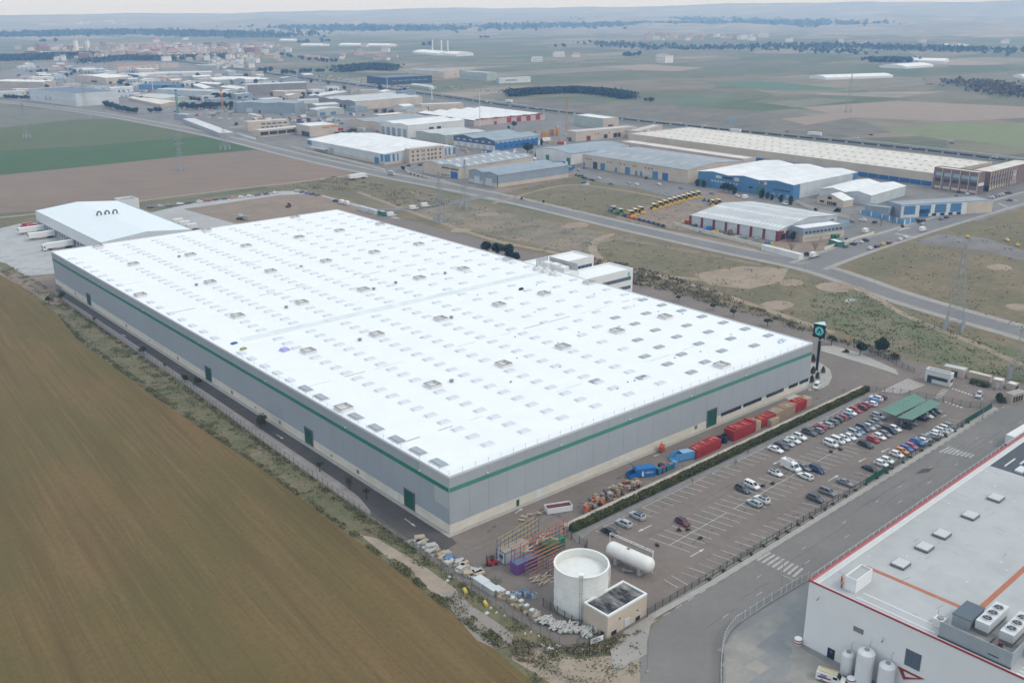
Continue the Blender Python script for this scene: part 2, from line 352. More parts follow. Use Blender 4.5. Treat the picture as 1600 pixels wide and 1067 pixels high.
# compound: asphalt round the warehouse, car park, street
cp=[(86,441),(86,455),(150,506),(300,610),(440,712),(575,806),(640,850),(700,897),(800,967),(880,1008),(943,1000),(1013,965),(1081,924),(1250,824),(1450,702),(1548,643),(1610,606),(1560,590),(1470,577),(1395,553),(1292,528),(1150,480),(985,440),(900,414),(640,345),(540,330),(380,360)]
sheet('asphalt_yard',cp,.03,MATS['asphalt_yard'],'brownish asphalt of the warehouse compound and car park')
sheet('side_lane',[(-5.6,290),(-.9,290),(-.9,-2),(-1.4,-4.5),(-9,-6),(-9.6,22),(-7.6,28),(-5.9,37),(-5.6,69),(-5.2,132)],.04,MATS['asphalt_lane'],'dark asphalt lane along the long side wall',world=True)
sheet('verge',[(-9.3,-3),(-11,-14),(-10.8,-36),(-9.6,-50),(-2,-55),(4,-59),(-3,-64),(-8,-69),(-22,-62),(-20.5,-40),(-18.8,-10),(-18.2,24),(-17.7,66),(-19.1,105),(-19.6,157),(-19.2,211),(-14.4,251),(-13.5,300),(-13.7,345),(-6,345),(-5,300),(-6.2,279),(-6.8,227),(-7.6,132),(-9.3,67),(-9.8,32)],.024,MATS['verge_green'],'weedy verge between fence and field',world=True)
def field_soil():
    m=bpy.data.materials.new('field_soil'); m.use_nodes=True; MATS['field_soil']=m; t=m.node_tree; N=t.nodes; L=t.links; b=N['Principled BSDF']; b.inputs['Roughness'].default_value=.97; b.inputs['Specular IOR Level'].default_value=.1
    g=N.new('ShaderNodeNewGeometry')
    def noise(sx,sy,detail,lo,hi,rough=.65):
        mp=N.new('ShaderNodeMapping'); mp.vector_type='TEXTURE'; mp.inputs['Rotation'].default_value=(0,0,-.07); mp.inputs['Scale'].default_value=(sx,sy,1); L.new(g.outputs['Position'],mp.inputs[0])
        n=N.new('ShaderNodeTexNoise'); n.inputs['Scale'].default_value=1; n.inputs['Detail'].default_value=detail; n.inputs['Roughness'].default_value=rough; L.new(mp.outputs[0],n.inputs[0])
        r=N.new('ShaderNodeMapRange'); r.inputs[1].default_value=lo; r.inputs[2].default_value=hi; L.new(n.outputs[0],r.inputs[0]); return r.outputs[0]
    def mix(f,a,c,fac=1.):
        x=N.new('ShaderNodeMix'); x.data_type='RGBA'; 
        if fac!=1.:
            q=N.new('ShaderNodeMath'); q.operation='MULTIPLY'; q.inputs[1].default_value=fac; L.new(f,q.inputs[0]); f=q.outputs[0]
        L.new(f,x.inputs[0])
        for k,i in ((a,6),(c,7)):
            if isinstance(k,tuple): x.inputs[i].default_value=(*k,1)
            else: L.new(k,x.inputs[i])
        return x.outputs[2]
    big=mix(noise(26,70,3,.40,.60),(.166,.108,.042),(.128,.098,.033))
    c=mix(noise(9,160,4,.50,.68),big,(.098,.066,.023),.6)          # long dark drill streaks
    c=mix(noise(2.2,60,3,.52,.66),c,(.21,.137,.062),.42)             # paler lines between
    c=mix(noise(.75,70,2,.50,.62),c,(.092,.068,.026),.38)         # drilled rows
    c=mix(noise(1.1,1.6,6,.45,.62,.8),c,(.102,.069,.028),.5)        # clods
    c=mix(noise(.35,.35,4,.55,.7,.8),c,(.25,.18,.10),.30)           # stubble and stones
    L.new(c,b.inputs['Base Color'])
    n=N.new('ShaderNodeTexNoise'); n.inputs['Scale'].default_value=1.3; n.inputs['Detail'].default_value=8; n.inputs['Roughness'].default_value=.75; L.new(g.outputs['Position'],n.inputs[0])
    bp=N.new('ShaderNodeBump'); bp.inputs['Strength'].default_value=.9; bp.inputs['Distance'].default_value=.35; L.new(n.outputs[0],bp.inputs['Height']); L.new(bp.outputs[0],b.inputs['Normal'])
field_soil()
sheet('brown_field',[(-24,-70),(-20.9,-55),(-20,-38),(-18.9,-10),(-18.4,24),(-17.8,66),(-19.2,105),(-19.9,157),(-19.4,211),(-14.5,251),(-13.8,300),(-14,346),(-40,372),(-120,420),(-260,420),(-260,-160),(-60,-160)],.02,MATS['field_soil'],'large brown field with faint plough lines',world=True)
M('pale_dirt',(.35,.285,.215),.95,.16,.5,rgb2=(.27,.225,.175),s2=.15)
M('puddle_mud',(.27,.235,.205),.6,.08,.6,rgb2=(.24,.205,.175),s2=.2)
tk=[(-11.5,330),(-12.6,285),(-13.4,250),(-15,200),(-15.2,148),(-14.6,98),(-15.2,54),(-15.6,14),(-15.4,-6),(-16,-20)]
for d in (-.75,.75): struct(strip(offs(curve(tk,8),d),.75,.03).build('wheel_rut',MATS['pale_dirt']),'bare wheel rut of the field track')
sheet('dirt_track',[(-16.6,14),(-14.6,10),(-13.2,-8),(-13.4,-20),(-15.2,-22),(-18,-20),(-17.4,0)],.034,MATS['pale_dirt'],world=True)
sheet('mud_puddle',[(690,925),(712,922),(735,945),(770,968),(802,990),(800,1008),(775,1014),(745,1000),(712,962)],.04,MATS['puddle_mud'],'flat grey mud puddle on the field track')
sheet('dirt_forecourt',[(800,1004),(845,1010),(900,1030),(975,1022),(1000,1004),(1000,1040),(1004,1100),(930,1110),(860,1067),(800,1030)],.03,MATS['pale_dirt'],'pale trampled dirt beside the street')
sheet('street',[(1640,590),(1600,612),(1548,646),(1450,706),(1250,828),(1120,908),(1060,946),(1024,974),(1006,1000),(999,1030),(1000,1067),(1010,1120),(1150,1120),(1126,1067),(1128,1012),(1150,1000),(1175,985),(1275,920),(1420,830),(1640,700)],.036,MATS['asphalt_street'],'wide grey street past the car park')
M('forecourt',(.27,.27,.26),.85,.12,.3,rgb2=(.205,.21,.21),s2=.12,amt=.52)
sheet('forecourt',[(1129,1067),(1131,1012),(1143,988),(1163,970),(1263,908),(1330,880),(1500,1000),(1560,1140),(1150,1140)],.044,MATS['forecourt'],'stained concrete forecourt of the white factory')
M('slab_pale',(.33,.31,.27),.88,.14,.4,rgb2=(.26,.25,.232),s2=.16)
M('slab_grey',(.30,.285,.255),.88,.14,.4,rgb2=(.235,.232,.222),s2=.15)
# slabs of the forecourt and of the lorry yard, each its own piece
def slabs(pxs,step,z,mats,parent,rz=0):
    P=pxpoly(pxs); xs=[p.x for p in P]; ys=[p.y for p in P]
    def inside(x,y):
        c=False; j=len(P)-1
        for i in range(len(P)):
            if (P[i].y>y)!=(P[j].y>y) and x<(P[j].x-P[i].x)*(y-P[i].y)/(P[j].y-P[i].y)+P[i].x: c=not c
            j=i
        return c
    me={}
    x=min(xs)
    while x<max(xs):
        y=min(ys)
        while y<max(ys):
            cx,cy=x+step/2,y+step/2
            if inside(cx,cy):
                k=R.choice(range(len(mats)))
                if k not in me: me[k]=MB().box((0,0,0),(step-.12,step-.12,.05)).mesh('slab',mats[k])
                put('slab',me[k],parent,(cx,cy,z+.006*R.random()))
            y+=step
        x+=step
o=sheet('lorry_yard',[(-60,372),(30,350),(62,348),(140,375),(135,410),(86,428),(40,432),(10,412),(-60,395)],.05,MATS['concrete'],'pale concrete lorry yard left of the warehouse')
M('slab_a',(.42,.425,.42),.88,.08,.3,rgb2=(.36,.37,.37),s2=.1); M('slab_b',(.37,.375,.365),.88,.1,.3,rgb2=(.32,.325,.32),s2=.12)
slabs([(-40,372),(30,352),(62,350),(140,377),(133,408),(86,426),(40,430),(10,410),(-40,392)],5.2,.065,[MATS['slab_a'],MATS['slab_b'],MATS['slab_a']],o)
o=sheet('slab_apron',[(1133,1067),(1135,1016),(1146,992),(1200,962),(1215,985),(1180,1010),(1165,1067)],.05,MATS['slab_pale'],'row of pale slabs inside the curved fence')
slabs([(1133,1090),(1135,1016),(1146,992),(1228,946),(1240,965),(1190,1000),(1180,1090)],3.4,.06,[MATS['slab_pale'],MATS['slab_grey'],MATS['slab_pale']],o)
o=sheet('slab_apron',[(1238,1000),(1252,1012),(1300,1042),(1340,1072),(1280,1090),(1235,1060)],.052,MATS['slab_pale'],'pale slabs at the foot of the white factory')
slabs([(1236,1000),(1252,1012),(1310,1050),(1340,1085),(1270,1085),(1232,1060)],3,.062,[MATS['slab_pale'],MATS['slab_grey']],o)
# pavements and kerbs of the compound
b=MB(); b.b2(-1.3,-1.3,.0,151.2,0,.13); b.b2(-1.3,0,.0,0,290,.13); struct(b.build('plinth_walk',MATS['pale_kerb']),'narrow kerbed walk at the foot of the warehouse')
b=MB(); b.poly([(-6.4,279),(-4.8,274),(-4.7,219),(-5.3,132),(-5.8,69),(-6,38),(-6.6,30),(-8.4,22),(-9.4,20.2),(-9.7,32),(-9.25,67),(-7.6,132),(-6.8,227)],0,.14); struct(b.build('side_pavement',M('pave_pink',(.33,.29,.27),.9,.15,.5,rgb2=(.26,.23,.21),s2=.2)),'pale pavement strip between lane and fence')
struct(strip([(11.5,-54.6),(30,-54.6),(66,-53.6),(131,-51.5),(178,-49.7)],1.5,.16).build('kerb',MATS['pale_kerb']),'pale kerb between fence and street')
b=MB(); b.poly([(1.0,-62.3),(4.2,-59.5),(9,-56.2),(11.5,-55.3),(12,-54),(3,-54.2),(-3.2,-56.5),(-8,-62)],0,.14); struct(b.build('corner_pavement',MATS['pale_walk']),'broken pavement at the street bend')
# haze: one closed box of even air round everything
hb=MB().b2(-13600,-13600,-1.5,13600,13600,260).build('haze',None); hb['kind']='stuff'; hb['label']='thin blue haze over the plain'
hm=bpy.data.materials.new('air'); hm.use_nodes=True; t=hm.node_tree; t.nodes.clear()
pv=t.nodes.new('ShaderNodeVolumePrincipled'); pv.inputs['Color'].default_value=(.36,.62,1.0,1); pv.inputs['Absorption Color'].default_value=(1,1,1,1); pv.inputs['Density'].default_value=.00018; pv.inputs['Anisotropy'].default_value=0.0
mo=t.nodes.new('ShaderNodeOutputMaterial'); t.links.new(pv.outputs[0],mo.inputs['Volume']); hb.data.materials.clear(); hb.data.materials.append(hm)

sheet('bare_earth',[(-10,414),(40,433),(88,429),(87,455),(110,474),(80,476),(30,446),(-10,424)],.034,MATS['red_dirt'],'bare earth below the lorry yard slab')
mh=MB(); o_=offs(hwc,0)
for p,q in zip(o_,o_[1:]):
    d_=(q-p); n_=max(1,int(d_.length/26))
    for i in range(n_):
        a_=p+d_*(i/n_); b_=p+d_*((i+.8)/n_); mh.box(((a_.x+b_.x)/2,(a_.y+b_.y)/2,.7),((b_-a_).length,2.2,1.4),ang(a_,b_),0,(.98,.6))
o=mh.build('median_hedge',M('median_green',(.035,.045,.03),.95,.3,.4)); tag(o,'broken dark hedge along the highway median','hedge')
gr=MB()
for d0 in (-18.6,18.6):
    o_=offs(hwc,d0)
    for p,q in zip(o_,o_[1:]): d_=q-p; gr.box(((p.x+q.x)/2,(p.y+q.y)/2,.65),(d_.length,.15,.5),ang(p,q))
o=gr.build('guard_rail',M('rail_grey',(.4,.41,.42),.5,.1,.5)); tag(o,'steel guard rails along both sides of the highway','guard rail')
# ================================================================ the big warehouse
WW,WL,WH=150.,300.4,15.2
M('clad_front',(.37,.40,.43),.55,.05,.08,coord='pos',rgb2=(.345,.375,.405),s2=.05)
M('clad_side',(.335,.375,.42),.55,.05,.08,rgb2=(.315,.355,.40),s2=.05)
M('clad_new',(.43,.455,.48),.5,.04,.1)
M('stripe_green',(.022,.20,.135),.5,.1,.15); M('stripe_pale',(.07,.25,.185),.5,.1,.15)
M('plinth_cream',(.66,.62,.535),.8,.08,.2,rgb2=(.58,.55,.48),s2=.25)
M('roof_white',(.80,.825,.855),.6,.035,.12,rgb2=(.79,.815,.835),s2=.045,amt=.36)
M('roof_patch',(.60,.65,.66),.7,.12,.35,rgb2=(.74,.78,.79),s2=.2)
M('seam_stain',(.47,.45,.42),.8,.25,.6)
M('dome_white',(.60,.635,.68),.45,.08,.4); M('dome_grey',(.30,.335,.36),.3,.2,.5); M('dome_frame',(.55,.57,.58),.5,.1,1)
M('curb_white',(.72,.73,.74),.6,.1,.6); M('curb_dark',(.27,.265,.26),.6,.2,1); M('vent_floor',(.62,.61,.59),.7,.15,.6)
M('steel',(.45,.46,.47),.45,.1,1,metal=.4); M('steel_dark',(.16,.17,.18),.5,.1,1,metal=.3); M('rail_steel',(.5,.52,.54),.5,.1,1)
M('door_green',(.008,.085,.06),.45,.12,.4); M('glass_dark',(.025,.032,.042),.12,.1,.6,spec=.6); M('glass_blue',(.09,.13,.18),.15,.2,.4,spec=.6)
M('vent_grey',(.2,.2,.2),.6,.1,1); M('white_paint',(.78,.79,.79),.55,.06,.2); M('teal',(.05,.46,.42),.45,.05,1)
M('pale_door',(.60,.66,.70),.6,.06,.5); M('black',(.02,.02,.022),.5,.1,1)
wh=thing('warehouse','vast flat-roofed grey warehouse with a green stripe and bright white roof','warehouse',(0,0,0))
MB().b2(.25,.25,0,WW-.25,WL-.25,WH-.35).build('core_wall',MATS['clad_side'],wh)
MB().b2(.3,.3,WH-.35,WW-.3,WL-.3,WH-.2).build('roof',MATS['roof_white'],wh)
# parapet
b=MB(); t=.35
b.b2(0,0,WH-.5,WW,t,WH+.05); b.b2(0,t,WH-.5,t,WL-t,WH+.05); b.b2(WW-t,t,WH-.5,WW,WL-t,WH+.05); b.b2(0,WL-t,WH-.5,WW,WL,WH+.05)
b.build('parapet',M('parapet_grey',(.62,.64,.66),.5,.05,.3),wh)
ZS0,ZS1=11.0,12.15
def panel(name,x0,y0,z0,x1,y1,z1,mat): MB().b2(x0,y0,z0,x1,y1,z1).build(name,mat,wh)
# wall sheets: bays along both visible walls, joints recessed
nf=25; wf=WW/nf
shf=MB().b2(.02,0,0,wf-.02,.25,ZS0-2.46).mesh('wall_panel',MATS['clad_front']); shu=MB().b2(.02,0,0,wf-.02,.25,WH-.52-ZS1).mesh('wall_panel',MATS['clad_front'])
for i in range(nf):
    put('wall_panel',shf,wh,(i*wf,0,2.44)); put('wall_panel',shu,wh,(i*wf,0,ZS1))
ns=50; ws=WL/ns
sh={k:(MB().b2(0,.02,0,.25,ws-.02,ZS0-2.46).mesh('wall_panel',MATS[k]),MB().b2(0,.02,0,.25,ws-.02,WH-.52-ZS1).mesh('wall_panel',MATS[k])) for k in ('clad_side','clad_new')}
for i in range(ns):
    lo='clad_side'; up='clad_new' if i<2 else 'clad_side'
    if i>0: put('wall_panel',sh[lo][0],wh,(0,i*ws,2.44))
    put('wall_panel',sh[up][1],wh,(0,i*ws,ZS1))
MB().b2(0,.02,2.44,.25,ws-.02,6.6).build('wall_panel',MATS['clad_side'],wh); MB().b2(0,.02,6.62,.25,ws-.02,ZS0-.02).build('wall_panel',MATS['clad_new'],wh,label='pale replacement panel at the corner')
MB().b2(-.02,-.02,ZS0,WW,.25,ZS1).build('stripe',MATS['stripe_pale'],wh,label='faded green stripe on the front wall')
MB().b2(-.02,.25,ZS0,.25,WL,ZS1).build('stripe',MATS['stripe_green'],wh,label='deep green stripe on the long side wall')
MB().b2(-.06,-.06,0,WW,.25,2.43).build('plinth',MATS['plinth_cream'],wh); MB().b2(-.06,.25,0,.25,WL,2.43).build('plinth',MATS['plinth_cream'],wh)
MB().tube((-.05,-.05,2.4),(-.05,-.05,WH-.1),.09).build('corner_trim',MATS['steel'],wh)
def wdoor(y0,y1,z1=4.9):
    d=MB().b2(-.16,y0,.15,.2,y1,z1).build('door',MATS['door_green'],wh)
    b=MB(); b.b2(-.24,y1,.15,.2,y1+.35,z1+.3); b.b2(-.24,y0-.3,.15,.2,y0,z1+.3); b.b2(-.24,y0,z1,.2,y1,z1+.3); b.build('door_frame',MATS['steel_dark'],d)
for y in (14.7,65.3,133.3,252.5): wdoor(y,y+4)
d=MB().b2(96.6,-.16,.15,100.6,.2,5.4).build('door',MATS['door_green'],wh)
b=MB(); b.b2(96.3,-.24,.15,96.6,.2,5.7); b.b2(100.6,-.24,.15,100.9,.2,5.7); b.b2(96.6,-.24,5.4,100.6,.2,5.7); b.build('door_frame',MATS['steel_dark'],d)
def wins(x0,x1,n,z0,z1):
    f=MB().b2(x0-.1,-.12,z0-.1,x1+.1,.2,z1+.1).build('window',MATS['steel_dark'],wh); st=(x1-x0)/n
    me=MB().b2(.08,-.05,0,st-.08,.0,z1-z0).mesh('pane',MATS['glass_dark'])
    for i in range(n): put('pane',me,f,(x0+i*st,-.121,z0))
wins(103.2,112.9,9,2.0,3.0); wins(114.2,123.4,9,2.0,3.0); wins(126.2,135.3,9,2.0,3.0); wins(138.3,143.1,5,2.0,3.0); wins(144.3,149.2,5,2.0,3.0)
for x,w,z0,z1,m in ((61,1.3,.4,1.5,'pale_door'),(90.7,1.3,1.2,2.4,'vent_grey'),(21,.9,.15,1.9,'door_green'),(27.7,1.5,.15,2.3,'pale_door'),(146,2.4,.2,1.9,'pale_door')):
    MB().b2(x,-.13,z0,x+w,.2,z1).build('wall_vent' if m=='vent_grey' else 'side_door',MATS[m],wh)
vm=MB().b2(-.14,-.55,0,0,.55,1.1).mesh('wall_vent',MATS['vent_grey'])
for y in (41.1,85.1,117.7,161.2,211.5,272.6): put('wall_vent',vm,wh,(-.05,y,.75))
vm2=MB().b2(-.14,-.4,0,0,-.05,.5).b2(-.14,.1,0,0,.45,.5).mesh('wall_vent',MATS['vent_grey'])
for y in (54.8,101,187.9,262.9): put('wall_vent',vm2,wh,(-.05,y,.9))
dm=MB().b2(-.14,-.6,0,0,.6,2.1).mesh('side_door',MATS['pale_door'])
for y in (22.5,72.6,125.0,172,228): put('side_door',dm,wh,(-.05,y,.2))
lm=MB().box((-.3,0,0),(.5,.28,.16)).mesh('wall_lamp',MATS['white_paint'])
for y in (11.5,46,92,140,190,238): put('wall_lamp',lm,wh,(-.05,y,12.7))
lm2=MB().box((0,-.3,0),(.28,.5,.16)).mesh('wall_lamp',MATS['white_paint'])
for x in (11.5,36,62,88,114): put('wall_lamp',lm2,wh,(x,-.05,12.7))
# --- roof furniture
ZR=WH-.2
def dome(mat,w=3.3,d=1.9,h=.28):
    b=MB(); b.box((0,0,.08),(w+.3,d+.3,.16),0,1)
    return b.lathe((0,0,0),[(1,.16),(.97,.2),(.8,.3),(.45,.36),(0,.38)],12,0) if 0 else b.box((0,0,.16+h/2),(w,d,h),0,0,(.9,.8))
dw=dome(0).mesh('skylight',[MATS['dome_white'],M('dome_rim',(.74,.77,.80),.5,.05,.4)]); dg=dome(0,3.5,2.1).mesh('skylight',[MATS['dome_grey'],MATS['dome_frame']])
spots=[]; sq=[]
for y,xs in ((5.8,(109.6,)),(52.5,(3.3,)),(50.5,(32.2,59.3,84.6,109.9,134.6)),(101,(19.7,45.8,72.6,99.6,122.2,146.6)),(151.5,(19.6,45.5,72.6,99.4,122,146.8)),(201.5,(3.4,31.8,58.6,85.1,110,134.5)),(251.5,(19.5,45.1,72,99.6,122,146)),(295.9,(19.5,72.5,121.7))):
    for x in xs: sq.append((x,y))
def clear(x,y): return all(abs(x-a)>3.5 or abs(y-c)>4 for a,c in sq) and not (122.5<y<130.5)
for x in (18.8,31.1,44.8,57.6,71,84.4):
    y=8.6
    while y<294:
        if clear(x,y): spots.append((x,y,0))
        y+=6.15
for k,x in enumerate((98.3,108.6,121,133.2,145.4)):
    y=(8.4,11.5,14.7,20.5,33.2)[k]-9.45*(0,0,0,1,2)[k]
    while y<294:
        if y>6 and clear(x,y): spots.append((x,y,1 if (y<(36.6,45,70,62,75)[k]) else 0))
        y+=9.45
for y in (7.8,16.6,25.8,35.7,45.6,64,72.8): spots.append((2.9,y,2))
for y in (82,90,98,107,114,134,143,152,161,171,181,190,212,222,232,241,251,260,270,280): spots.append((2.9,y,3))
spots+=[(83.6,15.2,1),(71,22.2,1)]
spots.sort(key=lambda s:math.hypot(s[0]-CAMX,s[1]-CAMY))
dl=MB(); dl.box((0,0,.25),(2.3,4.6,.5),0,0,(.86,.9)); dl.box((0,0,.08),(2.8,5,.16),0,1); dle=dl.mesh('skylight',[MATS['dome_grey'],MATS['dome_frame']])
dlw=MB(); dlw.box((0,0,.2),(2.2,3.2,.4),0,0,(.86,.9)); dlwe=dlw.mesh('skylight',[MATS['dome_white'],MATS['dome_white']])
rest=MB()
for i,(x,y,k) in enumerate(spots):
    if i<298: put('skylight',(dw,dg,dle,dlwe)[k],wh,(x,y,ZR),label='dark uncovered skylight' if k in (1,2) else None)
    else: rest.box((x,y,ZR+.2),(3.3,1.9,.4),0,0,(.9,.8))
o=rest.build('skylight_field',MATS['dome_white'],wh); o['kind']='stuff'
def curb(s=3.9,h=.85):
    b=MB(); w=.22
    for sx in (-1,1): b.box((sx*(s/2-w/2),0,h/2),(w,s,h),0,0); b.box((0,sx*(s/2-w/2),h/2),(s-2*w,w,h),0,0)
    for sx in (-1,1): b.box((sx*(s/2-w/2),0,h+.04),(w+.14,s+.1,.08),0,1); b.box((0,sx*(s/2-w/2),h+.04),(s-2*w-.1,w+.14,.078),0,1)
    b.box((0,0,.15),(s-2*w,s-2*w,.3),0,2); return b.mesh('smoke_vent',[MATS['curb_white'],MATS['curb_dark'],MATS['vent_floor']])
cm=curb()
for x,y in sq: put('smoke_vent',cm,wh,(x,y,ZR))
rv=MB().lathe((0,0,0),[(.5,0),(.5,.5),(.75,.6),(.75,.8),(0,1)],10,0).mesh('roof_cowl',MATS['curb_dark'])
for x,y in ((76.3,150),(38.1,150),(76.6,100),(38.4,100),(38.4,49.5),(72,200),(26,201.5),(40,252),(99,252),(61,49.6),(88,152),(112,151)): put('roof_cowl',rv,wh,(x,y,ZR))
sp=MB().box((0,0,.12),(.5,.35,.24)).mesh('debris_bit',MATS['curb_dark'])
for i in range(26): put('debris_bit',sp,wh,(R.choice((48,60,70,82,100,112,125,138))+R.uniform(-5,5),R.uniform(5,120),ZR),R.uniform(0,3))
MB().b2(9,124.4,ZR+.004,146,128.6,ZR+.05).build('roof_walkway',MATS['roof_patch'],wh)
for y in (23.6,74,172,222,271.6):
    x=4.
    while x<146:
        L_=R.uniform(3,11)
        if R.random()<.62: MB().b2(x,y-.3+R.uniform(-.1,.1),ZR+.004,min(147,x+L_),y+.22,ZR+.05).build('roof_seam',MATS['seam_stain' if R.random()<.4 else 'roof_patch'],wh)
        x+=L_+R.uniform(2,7)
# thin membrane sheets welded side by side: raised laps
lap=MB()
for i in range(1,74): lap.b2(.4+2*i*1.005,.5,ZR,.45+2*i*1.005,WL-.5,ZR+.006)
lap.build('membrane_laps',M('lap',(.78,.81,.84),.6,.05,.3),wh)
# edge rail posts and wires
pm=MB().tube((0,0,0),(0,0,1.25),.05,n=5).mesh('rail_post',MATS['rail_steel'])
for i in range(29): put('rail_post',pm,wh,(.5,.5+i*4,WH))
for i in range(1,38): put('rail_post',pm,wh,(.5+i*4,.5,WH))
b=MB()
for z in (.65,1.22): b.tube((.5,.5,WH+z),(.5,113,WH+z),.018,n=3); b.tube((.5,.5,WH+z),(149.4,.5,WH+z),.018,n=3)
b.build('rail_wire',MATS['rail_steel'],wh)
# blue sheeting and workers' kit on the roof
for x,y,w,d,h,m,lab,nm in ((5.3,124.6,2.2,1.4,.5,'tarp_blue','crumpled blue tarpaulin heap on the white roof edge','tarpaulin'),(14.6,107.5,2.9,2.4,.9,'crate_lilac','lilac crate standing alone on the white roof','crate'),(5,117.3,2.2,1.2,.6,'kit_yellow','small heap of yellow and black kit on the roof','kit'),(120,112,2.3,1,.8,'black','black toolbox standing on the roof by the walkway','toolbox')):
    M('tarp_blue',(.02,.1,.3),.5,.2,1); M('crate_lilac',(.36,.36,.66),.5,.1,1); M('kit_yellow',(.3,.28,.06),.6,.3,1.5)
    r=thing(nm,lab,nm,(x,y,ZR))
    b=MB(); b.box((0,0,h/2),(w,d,h),.2,0,(.7,.75)); b.build('body',MATS[m],r)
    MB().box((w*.4,.2,h*.3),(.7,.6,h*.55),.7).build('flap' if nm!='toolbox' else 'latch',MATS['black'],r)
b=MB()
for i in range(7): b.box((R.uniform(-2.6,2.6),R.uniform(-.8,.8),.25+.2*R.random()),(1.4,.9,.5),R.uniform(0,3),0,(.5,.6))
o=b.build('plastic_sheeting',M('sheet_white',(.62,.7,.78),.4,.2,.8,rgb2=(.1,.25,.5),s2=.5,amt=.4),None,(144.5,8,ZR)); tag(o,'crumpled white and blue plastic sheeting at the far front roof corner','sheeting')
# --- offices on the right-hand side
def office(name,label,x1,y0,y1,h,rows,logo=False):
    r=thing(name,label,'office',(150.1,y0,0)); L_=x1-150.1; D=y1-y0
    MB().b2(0,0,0,L_,D,h).build('wall',MATS['white_paint'],r)
    b=MB(); t=.3
    b.b2(0,0,h,L_,t,h+.9); b.b2(0,D-t,h,L_,D,h+.9); b.b2(0,t,h,t,D-t,h+.9); b.b2(L_-t,t,h,L_,D-t,h+.9); b.build('parapet',MATS['white_paint'],r)
    MB().b2(t,t,h,L_-t,D-t,h+.06).build('roof',MATS['roof_white'],r)
    for z0,z1,u0,n in rows:
        f=MB().b2(u0,-.06,z0,L_-1.2,.1,z1).build('window',MATS['steel'],r); st=(L_-1.2-u0)/n
        me=MB().b2(.12,-.04,.08,st-.12,0,z1-z0-.08).mesh('pane',MATS['glass_blue'])
        for i in range(n): put('pane',me,f,(u0+i*st,-.062,z0))
        f=MB().b2(L_-.1,1,z0,L_+.06,D-1,z1).build('window',MATS['glass_dark'],r)
    if logo:
        b=MB(); b.add([(L_-3+1.1*rr*math.cos(a),-.05,h-1.5+1.1*rr*math.sin(a)) for rr in (1,.55) for a in [(-1.2+i*.42) for i in range(8)]],[(i,i+1,8+i+1,8+i) for i in range(7)])
        b.box((L_-3,-.05,h-1.55),(.5,.06,.9)); b.build('emblem',MATS['teal'],r)
    return r
office('office_block','white office block with two dark window bands and a teal emblem','' or 185.4,113,127,11.6,[(7.6,9.2,6,15),(3.6,5.2,6,15)],True)
office('office_block','white office block behind the first, one window band showing',188.7,140.3,153.4,11.6,[(7.6,9.2,6,14),(3.6,5.2,6,14)])
r=thing('plant_screen','louvred rooftop plant enclosure between the two white offices','plant screen',(150.6,119,0))
MB().b2(0,0,0,8,19,14.6).build('base',MATS['white_paint'],r)
lv=MB().b2(-.12,0,0,.12,.55,3.1).mesh('louvre',M('louvre_grey',(.45,.47,.48),.4,.1,.8,metal=.3))
for i in range(22): put('louvre',lv,r,(7.6,.6+i*.8,14.6),.5)
lv2=MB().b2(0,-.12,0,.55,.12,3.1).mesh('louvre',MATS['louvre_grey'])
for i in range(9): put('louvre',lv2,r,(.4+i*.8,18.6,14.6),.5)
for x,y,w,d,h in ((1.5,2.5,2.6,3,1.9),(1.2,7,3,4,2.4),(4.6,4.5,2,5,1.4),(2,13.5,3.4,3.4,1.8)):
    MB().b2(x,y,14.6,x+w,y+d,14.6+h).build('air_handler',MATS['curb_white'],r)
for y in (121,126,131):
    a=thing('air_conditioner',f'grey rooftop air unit at the office end of the roof, {dict([(121,"near"),(126,"middle"),(131,"far")])[y]} one of three','air conditioner',(145.2,y,ZR),0,'air units at the end of the roof walkway')
    MB().b2(-1.3,-1,0.1,1.3,1,1.6).build('casing',MATS['curb_white'],a); MB().lathe((0,0,1.6),[(.7,0),(.7,.15),(.2,.05),(0,.05)],12).build('fan',MATS['curb_dark'],a)
# ================================================================ loading hall behind
M('hall_white',(.66,.70,.74),.5,.04,.1); M('hall_roof',(.70,.77,.80),.5,.03,.08); M('dock_dark',(.05,.055,.06),.6,.2,.5)
lh=thing('loading_hall','pale grey loading hall with low ridged roof and lorry docks','loading hall',(30.4,327,0)); LX,LY,LHH,RD=47.4,107.5,10.,12.3
b=MB(); b.b2(0,0,4.3,.3,LY,LHH); b.b2(1.2,.3,0,LX-.3,LY-.3,LHH-.3)
for y in (0,LY):
    k=.0 if y==0 else -.3
    b.add([(0,y+k,0 if y else 0),(LX,y+k,0),(LX,y+k,LHH),(LX/2,y+k,RD),(0,y+k,LHH),(0,y+k+.3,0),(LX,y+k+.3,0),(LX,y+k+.3,LHH),(LX/2,y+k+.3,RD),(0,y+k+.3,LHH)],[(0,1,2,3,4),(9,8,7,6,5),(0,5,6,1),(1,6,7,2),(4,3,8,9),(3,2,7,8)])
b.b2(LX-.3,.3,0,LX,LY-.3,LHH); b.build('wall',MATS['hall_white'],lh)
b=MB(); b.quad((.2,.2,LHH+.02),(LX/2,.2,RD+.02),(LX/2,LY-.2,RD+.02),(.2,LY-.2,LHH+.02)); b.quad((LX/2,.2,RD+.02),(LX-.2,.2,LHH+.02),(LX-.2,LY-.2,LHH+.02),(LX/2,LY-.2,RD+.02)); b.build('roof',MATS['hall_roof'],lh)
b=MB()
for i in range(1,72): b.b2(LX/2-.02,i*1.5,RD,LX/2+.02,i*1.5+.06,RD+.05) if 0 else b.quad((.2,i*1.5,LHH+.05),(LX/2,i*1.5,RD+.05),(LX/2,i*1.5+.06,RD+.05),(.2,i*1.5+.06,LHH+.05))
